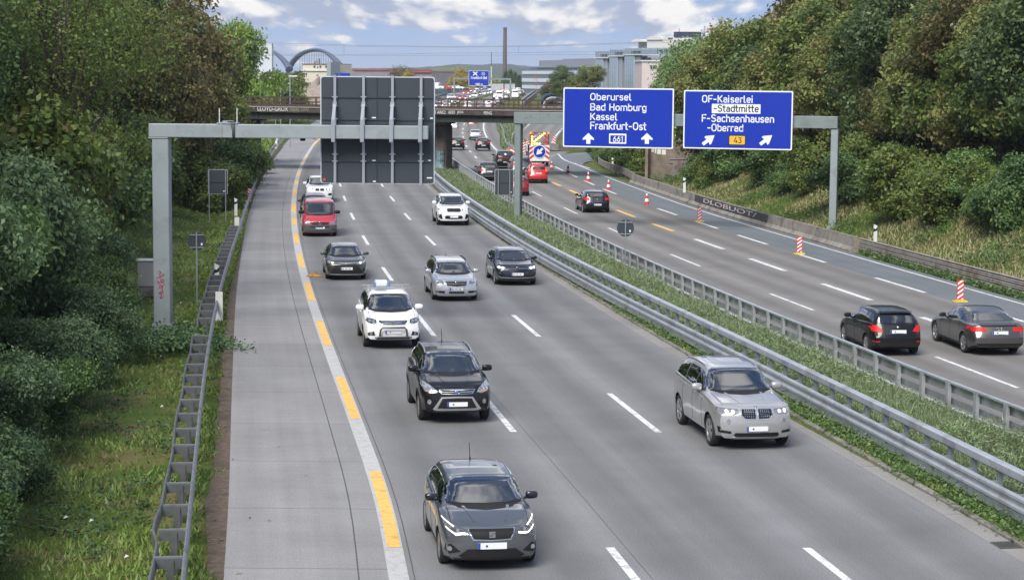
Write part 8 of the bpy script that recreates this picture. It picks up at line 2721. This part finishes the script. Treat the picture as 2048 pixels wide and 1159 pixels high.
# beyond the railway on the left
for px, D, key, sc, b in [(530, 320, 'oak', .62, 'green tree behind the railway left of the spoil heap'), (553, 340, 'far', 1.2, 'green tree behind the railway left of the spoil heap'), (568, 360, 'far', 1.12, 'green tree behind the railway left of the spoil heap'), (588, 400, 'rusty', .82, 'rusty tree between the spoil heap and the arch'), (505, 300, 'dark', .62, 'dark tree behind the railway left of the spoil heap'),
                           (735, 560, 'far', .95, 'small olive tree in front of the long shed'), (800, 600, 'thin', 1.5, 'bare topped tree in front of the long shed'), (822, 560, 'yellow', 1.15, 'golden autumn tree behind the slate sign'), (790, 620, 'far', .95, 'olive tree right of the small one before the long shed'), (925, 720, 'yellow', 1.35, 'yellow autumn tree left of the far blue sign'), (911, 760, 'yellow', 1.05, 'smaller yellow tree left of the far blue sign'), (940, 800, 'far', 1.1, 'olive tree behind the far gantry'), (893, 700, 'far', .8, 'olive tree behind the pale viaduct'), (878, 720, 'far', .75, 'olive tree behind the pale viaduct'), (955, 950, 'far', 1.5, 'tall olive tree behind the far gantry'),
                           (1010, 860, 'poplar', 1.0, 'poplar at the chimney foot'), (1020, 840, 'poplar', 1.05, 'poplar at the chimney foot'), (1030, 850, 'poplar', .95, 'poplar at the chimney foot'), (1037, 820, 'poplar', .85, 'poplar at the chimney foot'), (1003, 880, 'far', .8, 'small tree left of the chimney foot')]:
    q = at_y(px, 160, D); put_tree(key, 'deciduous_tree' if key != 'poplar' else 'poplar', lab(b), q.x, D, sc, None, None, 0.0)
for px, D, key, sc, b in [(1108, 480, 'rusty', .74, 'brownish green tree in front of the office building'), (1126, 470, 'oak', .94, 'green tree in front of the office building'), (1177, 440, 'oak_b', .96, 'round green tree in front of the glass towers'), (1155, 455, 'oak', .66, 'lower green tree between the two at the office building'), (1215, 400, 'far', .62, 'low tree at the foot of the glass towers'), (1262, 380, 'far', .62, 'low tree at the foot of the glass towers'), (1095, 500, 'yellow', .40, 'small orange bush beside the blue noise barrier')]:
    q = at_y(px, 160, D); put_tree(key, 'deciduous_tree', lab(b), q.x, D, sc, None, None, 0.0)
# right wood ------------------------------------------------------------------------------------------
G3 = 'trees of the wood right of the road'; G4 = 'shrubs on the right bank'
def right(key, name, base, px, D, sc, grp, sz=1.0, z=None):
    q = at_y(px, 300, D); put_tree(key, name, lab(base), q.x, D, sc, None, grp, ground_h(q.x, D) - (1.5 if grp == G3 and px > 1480 else 0), sz)
for px, D, key, sc in [(1356, 222, 'willow', .95), (1376, 214, 'willow', 1.25), (1398, 206, 'willow', 1.42), (1300, 235, 'rusty', .58), (1334, 240, 'rusty_b', .80), (1420, 200, 'thin', 1.25), (1447, 215, 'thin', 1.35), (1372, 225, 'thin', 1.22), (1430, 194, 'willow', 1.4), (1462, 184, 'oak_b', 1.05), (1500, 176, 'oak', 1.20), (1540, 172, 'rusty', 1.3), (1520, 197, 'dark', 1.25), (1585, 164, 'oak', 1.25), (1625, 160, 'rusty_b', 1.35), (1660, 154, 'oak_b', 1.2), (1710, 150, 'rusty', 1.3), (1750, 144, 'oak', 1.15), (1800, 140, 'rusty_b', 1.3), (1850, 136, 'rusty', 1.2), (1900, 132, 'oak_b', 1.2), (1955, 128, 'rusty_b', 1.25), (2000, 126, 'oak', 1.2), (2060, 122, 'rusty', 1.2),
                       (1560, 152, 'dark', .78), (1600, 144, 'rusty', .72), (1650, 138, 'oak_b', .72), (1700, 134, 'oak_b', .72), (1750, 130, 'rusty', .70), (1800, 126, 'oak', .70), (1850, 124, 'rusty', .68), (1905, 120, 'rusty_b', .70), (1960, 117, 'oak_b', .68), (2015, 114, 'oak', .66), (2070, 112, 'oak', .66), (1480, 156, 'oak', .75), (1440, 166, 'dark', .72)]:
    right(key, 'deciduous_tree', {'willow': 'pale willow green tree above the blue signs', 'rusty': 'rusty brown tinged tree in the right wood', 'rusty_b': 'sparse rusty brown tree in the right wood', 'oak': 'mid green spreading tree in the right wood', 'oak_b': 'yellowish green broad tree in the right wood', 'dark': 'dark green dense tree in the right wood', 'thin': 'thin half bare tree standing out above the right wood', 'far': 'olive tree beside the pink building'}[key], px, D, sc, G3)
for px, D, key, sc in [(1505, 156, 'shrub', 1.35), (1535, 153, 'shrub_b', 1.45), (1570, 149, 'shrub', 1.55), (1605, 145, 'shrub_b', 1.35), (1640, 142, 'shrub', 1.45), (1680, 138, 'shrub_b', 1.55), (1720, 134, 'shrub', 1.35), (1760, 132, 'shrub_b', 1.45), (1800, 128, 'shrub', 1.55), (1840, 124, 'shrub_b', 1.35), (1880, 121, 'shrub', 1.45), (1920, 118, 'shrub_b', 1.55), (1965, 115, 'shrub', 1.35), (2010, 112, 'shrub_b', 1.45), (2055, 110, 'shrub', 1.55), (2100, 108, 'shrub_b', 1.35)]:
    right(key, 'shrub', 'tall shrub filling the gap under the right trees' if key == 'shrub' else 'tall olive shrub filling the gap under the right trees', px, D, sc, G4)
for px, D, key, sc in [(1409, 162, 'oak', 0.82), (1439, 158, 'rusty', 0.87), (1469, 153, 'oak_b', 0.92), (1499, 149, 'oak', 0.97), (1529, 146, 'dark', 0.82), (1564, 142, 'rusty_b', 0.87), (1599, 138, 'oak_b', 0.92), (1634, 135, 'oak', 0.97), (1674, 131, 'rusty', 0.82), (1714, 127, 'oak_b', 0.87), (1754, 125, 'oak', 0.92), (1794, 121, 'dark', 0.97), (1834, 117, 'rusty_b', 0.82), (1874, 114, 'oak_b', 0.87), (1914, 111, 'oak', 0.92), (1959, 108, 'rusty', 0.97), (2004, 105, 'oak_b', 0.82), (2049, 103, 'oak', 0.87), (2094, 101, 'dark', 0.92)]:
    right(key, 'deciduous_tree', {'oak': 'low green tree behind the bank shrubs', 'rusty': 'low rusty tree behind the bank shrubs', 'oak_b': 'low olive tree behind the bank shrubs', 'dark': 'low dark tree behind the bank shrubs', 'rusty_b': 'low sparse rusty tree behind the bank shrubs'}[key], px, D, sc, G3)
for px, D, key, sc in [(1390, 155, 'shrub', 0.62), (1415, 152, 'shrub', 0.35), (1415, 149, 'shrub_b', 0.62), (1455, 148, 'shrub', 0.95), (1527, 137, 'shrub', 0.80), (1554, 137, 'shrub_b', 0.95), (1581, 130, 'shrub', 0.62), (1601, 129, 'shrub', 0.35), (1628, 126, 'shrub_b', 0.95), (1694, 117, 'shrub', 0.95), (1717, 116, 'shrub', 0.45), (1730, 118, 'shrub_b', 0.95), (1789, 113, 'shrub', 0.80), (1813, 107, 'shrub_b', 1.10), (1836, 108, 'shrub_b', 0.45), (1888, 102, 'shrub_b', 0.95), (1957, 101, 'shrub', 0.80), (1966, 98, 'shrub', 0.45), (1991, 97, 'shrub_b', 0.80), (2030, 94, 'shrub', 0.95),
                       (1195, 215, 'shrub', .62), (1212, 208, 'shrub_b', .66), (1230, 203, 'shrub', .85), (1250, 200, 'shrub_b', .95), (1272, 196, 'shrub', 1.0), (1292, 190, 'shrub_b', 1.0), (1265, 215, 'shrub', 1.3), (1240, 222, 'shrub_b', 1.1), (1295, 212, 'dark', .6)]:
    right(key, 'shrub', 'bright green shrub on the right bank' if key == 'shrub' else 'mid green shrub on the right bank', px, D, sc, G4, 1.0)


# ground cover -------------------------------------------------------------------------------------------
def blades(name, P, h, w, mat_, seed, lean=.35, tone=None):
    """grass: one narrow triangle per blade"""
    rg = np.random.default_rng(seed); P = np.asarray(P, np.float32); n = len(P)
    a = rg.uniform(0, 2 * math.pi, n); hh = np.asarray(h) * rg.uniform(.5, 1.3, n); ln = rg.normal(0, lean, (n, 2)) * hh[:, None]
    d = np.stack([np.cos(a), np.sin(a), 0 * a], 1) * (np.asarray(w) * rg.uniform(.6, 1.3, n))[:, None]
    V = np.empty((n, 3, 3), np.float32); V[:, 0] = P - d; V[:, 1] = P + d; V[:, 2] = P; V[:, 2, :2] += ln; V[:, 2, 2] += hh
    me = bpy.data.meshes.new(name); me.vertices.add(n * 3); me.vertices.foreach_set('co', V.reshape(-1))
    me.loops.add(n * 3); me.loops.foreach_set('vertex_index', np.arange(n * 3, dtype=np.int32))
    me.polygons.add(n); me.polygons.foreach_set('loop_start', np.arange(0, n * 3, 3, dtype=np.int32))
    try: me.polygons.foreach_set('loop_total', np.full(n, 3, np.int32))
    except Exception: pass
    t = rg.random(n) if tone is None else np.clip(tone * .6 + rg.random(n) * .4, 0, 1)
    at_ = me.attributes.new('tone', 'FLOAT', 'FACE'); at_.data.foreach_set('value', t.astype(np.float32))
    at_ = me.attributes.new('tone2', 'FLOAT', 'FACE'); at_.data.foreach_set('value', rg.random(n).astype(np.float32))
    me.materials.append(mat_); me.update(calc_edges=True)
    return me


L_grass = m_leaf('grass_green', (.036, .066, .012), (.068, .112, .020), (.12, .155, .036), (.20, .17, .08), .10, .25)
L_dry = m_leaf('grass_dry', (.11, .098, .040), (.20, .172, .080), (.31, .262, .14), (.075, .10, .025), .28, .25)
L_weed = m_leaf('weed_green', (.046, .068, .028), (.098, .128, .056), (.175, .205, .105), (.16, .135, .085), .14, .25)
L_weedl = m_leaf('weed_leafy', (.026, .048, .015), (.048, .078, .024), (.085, .125, .042), (.45, .40, .05), .02, .22)
rg = np.random.default_rng(77)


def scatter(n, f0, f1, y0, y1, pw=1.0, keep=None):
    """points between two lateral curves, thinning out with distance"""
    u = rg.random(n); y = y0 * (y1 / y0) ** (u ** pw); v = rg.random(n)
    a = f0(y); b = f1(y); x = a + (b - a) * v
    if keep is not None:
        m = keep(x, y, v); x, y, v = x[m], y[m], v[m]
    return x, y, v


def patchy(x, y, s, seed=0): return np.array([mnoise.noise((a * s, b * s, seed)) for a, b in zip(x, y)])


def ground_pts(x, y, dz=0.0): return np.array([(a, b, ground_h(a, b) + dz) for a, b in zip(x, y)], np.float32)


def stuff(name, me): return tag(link(name, me), kind='stuff')


# left verge
x, y, v = scatter(60000, lambda y: RLL(y) - 7.5, lambda y: SHL(y) - .45, 27, 190)
k = patchy(x, y, .35) + .5 * patchy(x, y, 1.4, 3)
bare = (k < -.30)
inrail = (x > RLL(y) - .05)
m = ~(bare & (rg.random(len(x)) < .8)) & ~(inrail & (patchy(x, y, .5, 9) < .05))
x, y, k = x[m], y[m], k[m]
stuff('verge_grass', blades('verge_grass', ground_pts(x, y), .10 + .07 * (k > .2), .018 + .00035 * y, L_grass, 5, .5, np.clip(.5 + k, 0, 1)))
x, y, v = scatter(9000, lambda y: RLL(y) - 6.0, lambda y: RLL(y) - .5, 27, 180)
k = patchy(x, y, .4, 4); m = k > .1
stuff('verge_weeds', leaf_mesh('verge_weeds', ground_pts(x[m], y[m], .06), 5, .09, .10, L_ivy, 6, up=1.2))
x, y, v = scatter(5000, lambda y: RLL(y) - 7.0, lambda y: RLL(y) - 2.4, 27, 110)
k = patchy(x, y, .3, 14); m = k < .0
stuff('dry_verge_grass', blades('dry_verge_grass', ground_pts(x[m], y[m]), .16, .02, L_dry, 7, .6))
x, y, v = scatter(16000, lambda y: RLL(y) + .0, lambda y: SHL(y) - .08, 27, 150)
k = patchy(x, y, .9, 83) + (.45 - v) * .9; m = k > .0
stuff('soil_edge_grass', blades('soil_edge_grass', ground_pts(x[m], y[m], .02), .11, .014 + .0003 * y[m], L_grass, 30, .5))
# ivy clump over the gap in the ladder rail
rr = np.random.default_rng(3); C = [(RLL(62.4) - 1.4 + a * 1.35, 62.6 + b * 1.5, .12 + .28 * max(0, 1 - a * a)) for a, b in rr.normal(0, .75, (420, 2))]
tag(link('bramble', leaf_mesh('bramble', C, 12, .13, .13, L_ivy, 9, up=.8)), 'low dark bramble clump growing over the rail beside the gantry post', 'bramble')
# litter on the verge
# median weeds
x, y, v = scatter(80000, lambda y: RLA(y) + .12, lambda y: RLB(y) - .1, 26, 190)
k = patchy(x, y, .28, 20)
h = (.28 + .40 * np.clip(k + .25, 0, 1)) * (1 - .45 * np.abs(2 * v - 1))
stuff('median_grass', blades('median_grass', ground_pts(x, y), h, .010 + .0003 * y, L_weed, 15, .34, np.clip(.5 + .8 * k, 0, 1)))
x, y, v = scatter(9500, lambda y: RLA(y) + .2, lambda y: RLB(y) - .2, 26, 185)
k = patchy(x, y, .22, 31); kk = patchy(x, y, .9, 35)
P = ground_pts(x, y); P[:, 2] += (.06 + rg.random(len(x)) ** .8 * (.20 + .50 * np.clip(k + .25 + .5 * kk, .0, .9))) * (1 - .35 * np.abs(2 * v - 1))
stuff('median_weeds', leaf_mesh('median_weeds', P, 10, .13, .15, L_weed, 16, tone=np.clip(.45 + .8 * kk, 0, 1), up=.1, aspect=.16))
sel = y < 62
sel &= kk > .12
P2 = ground_pts(x[sel], y[sel]); P2[:, 2] += rg.random(sel.sum()) * (.35 + .5 * np.clip(k[sel] + .2, 0, 1))
stuff('median_leafy_weeds', leaf_mesh('median_leafy_weeds', P2, 7, .11, .075, L_bush2, 17, up=.4))
C = []; T = []
for i in range(75):
    y0 = 27 * (165 / 27) ** rg.random(); x0 = lerp(RLA(y0) + .6, RLB(y0) - .5, rg.random()); hh = rg.uniform(.45, 1.05); ww = rg.uniform(.35, .8); tt = rg.random()
    for q in rg.normal(0, .5, (26, 3)): C.append((x0 + q[0] * ww, y0 + q[1] * ww * 1.6, .08 + hh * (.5 + .5 * q[2]) * max(.2, 1 - (q[0] ** 2 + q[1] ** 2)))); T.append(tt)
stuff('median_bushy_weeds', leaf_mesh('median_bushy_weeds', [(a, b, max(.1, c)) for a, b, c in C], 10, .13, .10, m_leaf('weed_bushy', (.055, .050, .026), (.058, .085, .036), (.15, .175, .10), (.12, .085, .06), .18), 29, tone=T, up=.2, aspect=.30))
# grass strip between kerb and guardrail
x, y, v = scatter(30000, lambda y: GUT(y) + .58, lambda y: RLA(y) + .1, 26, 170)
stuff('kerb_grass', blades('kerb_grass', ground_pts(x, y), .10, .015 + .0004 * y, L_grass, 18, .5))
x, y, v = scatter(5200, lambda y: GUT(y) + .50, lambda y: RLA(y) + .0, 26, 160)
k = patchy(x, y, .5, 41); m = k > -.15
P = ground_pts(x[m], y[m]); P[:, 2] += .03 + .14 * rg.random(m.sum())
stuff('kerb_weeds', leaf_mesh('kerb_weeds', P, 8, .09, .085, L_weedl, 19, up=.8))
# right bank
x, y, v = scatter(110000, lambda y: RED(y) + 1.3, lambda y: RED(y) + 13.0, 60, 172)
k = patchy(x, y, .16, 51) + .4 * patchy(x, y, .7, 52)
dry = k > -.12
stuff('bank_dry_grass', blades('bank_dry_grass', ground_pts(x[dry], y[dry]), .22, .032, L_dry, 20, .45, np.clip(.5 + k[dry], 0, 1)))
stuff('bank_green_grass', blades('bank_green_grass', ground_pts(x[~dry], y[~dry]), .22, .034, L_grass, 22, .45))
x, y, v = scatter(5000, lambda y: RED(y) + 3.0, lambda y: RED(y) + 12.0, 70, 172)
k = patchy(x, y, .2, 61); m = k > .12
P = ground_pts(x[m], y[m]); P[:, 2] += .1 + .4 * rg.random(m.sum())
stuff('bank_weeds', leaf_mesh('bank_weeds', P, 9, .22, .16, L_bush2, 23, up=.5))
x, y, v = scatter(1500, lambda y: RED(y) + .70, lambda y: RED(y) + 1.0, 55, 99)
P = ground_pts(x, y); P[:, 2] += .05 + .25 * rg.random(len(x)) ** 2
stuff('rail_weeds', leaf_mesh('rail_weeds', P, 8, .12, .12, L_weedl, 24, up=.5))
# beyond the bridge: gore and far verges
x, y, v = scatter(5000, lambda y: np.where(y < 250, GORE(y) + .3, GORE(y) + .3), lambda y: np.where(y < 250, -1.1, RL2(y) + 5.0), 240, 400)
m = x > GORE(y) + .2
stuff('gore_grass', blades('gore_grass', np.array([(a, b, zr(b)) for a, b in zip(x[m], y[m])], np.float32), .45, .12, L_weed, 25, .4))
x, y, v = scatter(6000, lambda y: RLL(y) - 14, lambda y: RLL(y) - .5, 185, 330)
stuff('far_verge_grass', blades('far_verge_grass', ground_pts(x, y), .5, .15, L_grass, 26, .4))
# a far belt of trees and bushes on the plain, which reads as one mass
x = rg.uniform(-170, 120, 1500); y = rg.uniform(950, 1500, 1500)
m = ~((np.abs(x - 8) < 40) & (y < 1000)); x, y = x[m], y[m]
C = np.stack([x, y, rg.random(len(x)) ** .7 * (4 + 4 * np.clip(patchy(x, y, .02, 71) + .3, 0, 1))], 1)
stuff('far_woodland', leaf_mesh('far_woodland', C, 22, 1.9, 1.6, L_oak, 27))
# fallen leaves and litter
x, y, v = scatter(260, lambda y: SHL(y) - .8, lambda y: EDG(y) - .4, 30, 90, 1.0, lambda x, y, v: rg.random(len(x)) < np.where(v < .35, 1, .12))
stuff('fallen_leaves', leaf_mesh('fallen_leaves', np.array([(a, b, .03) for a, b in zip(x, y)]), 1, .0, .085, mat('fallen_leaf', (.22, .15, .05), .8, var=.5, vscale=9), 28, up=3))
x, y, v = scatter(14, lambda y: RLL(y) - 5.0, lambda y: RLL(y) - .8, 30, 80)
b = MB(); r2 = random.Random(9)
for a, c in zip(x, y):
    z = ground_h(a, c) + .10; d = r2.uniform(.03, .06); b.add([(a - d, c - d, z), (a + d, c - d * .4, z + .03), (a + d * .7, c + d, z + .02), (a - d * .5, c + d * .8, z + .05)], [(0, 1, 2, 3)])
tag(b.build('litter', mat('paper_litter', (.55, .56, .56), .8)), kind='stuff')
# ------------------------------------------------------------------ air: thin even haze round the whole place
def haze(d):
    b = MB(); b.box((-2600, -80, -8), (2600, 6200, 75)); o = b.build('haze', [])
    m = bpy.data.materials.new('haze'); m.use_nodes = True; t = NT(m.node_tree); out = t.n('ShaderNodeOutputMaterial')
    v = t.n('ShaderNodeVolumePrincipled'); v.inputs['Color'].default_value = (.80, .88, 1.0, 1); v.inputs['Density'].default_value = d; v.inputs['Anisotropy'].default_value = .2
    t.l(v.outputs[0], out.inputs['Volume']); o.data.materials.append(m)
    tag(o, kind='stuff')


haze(.00012)
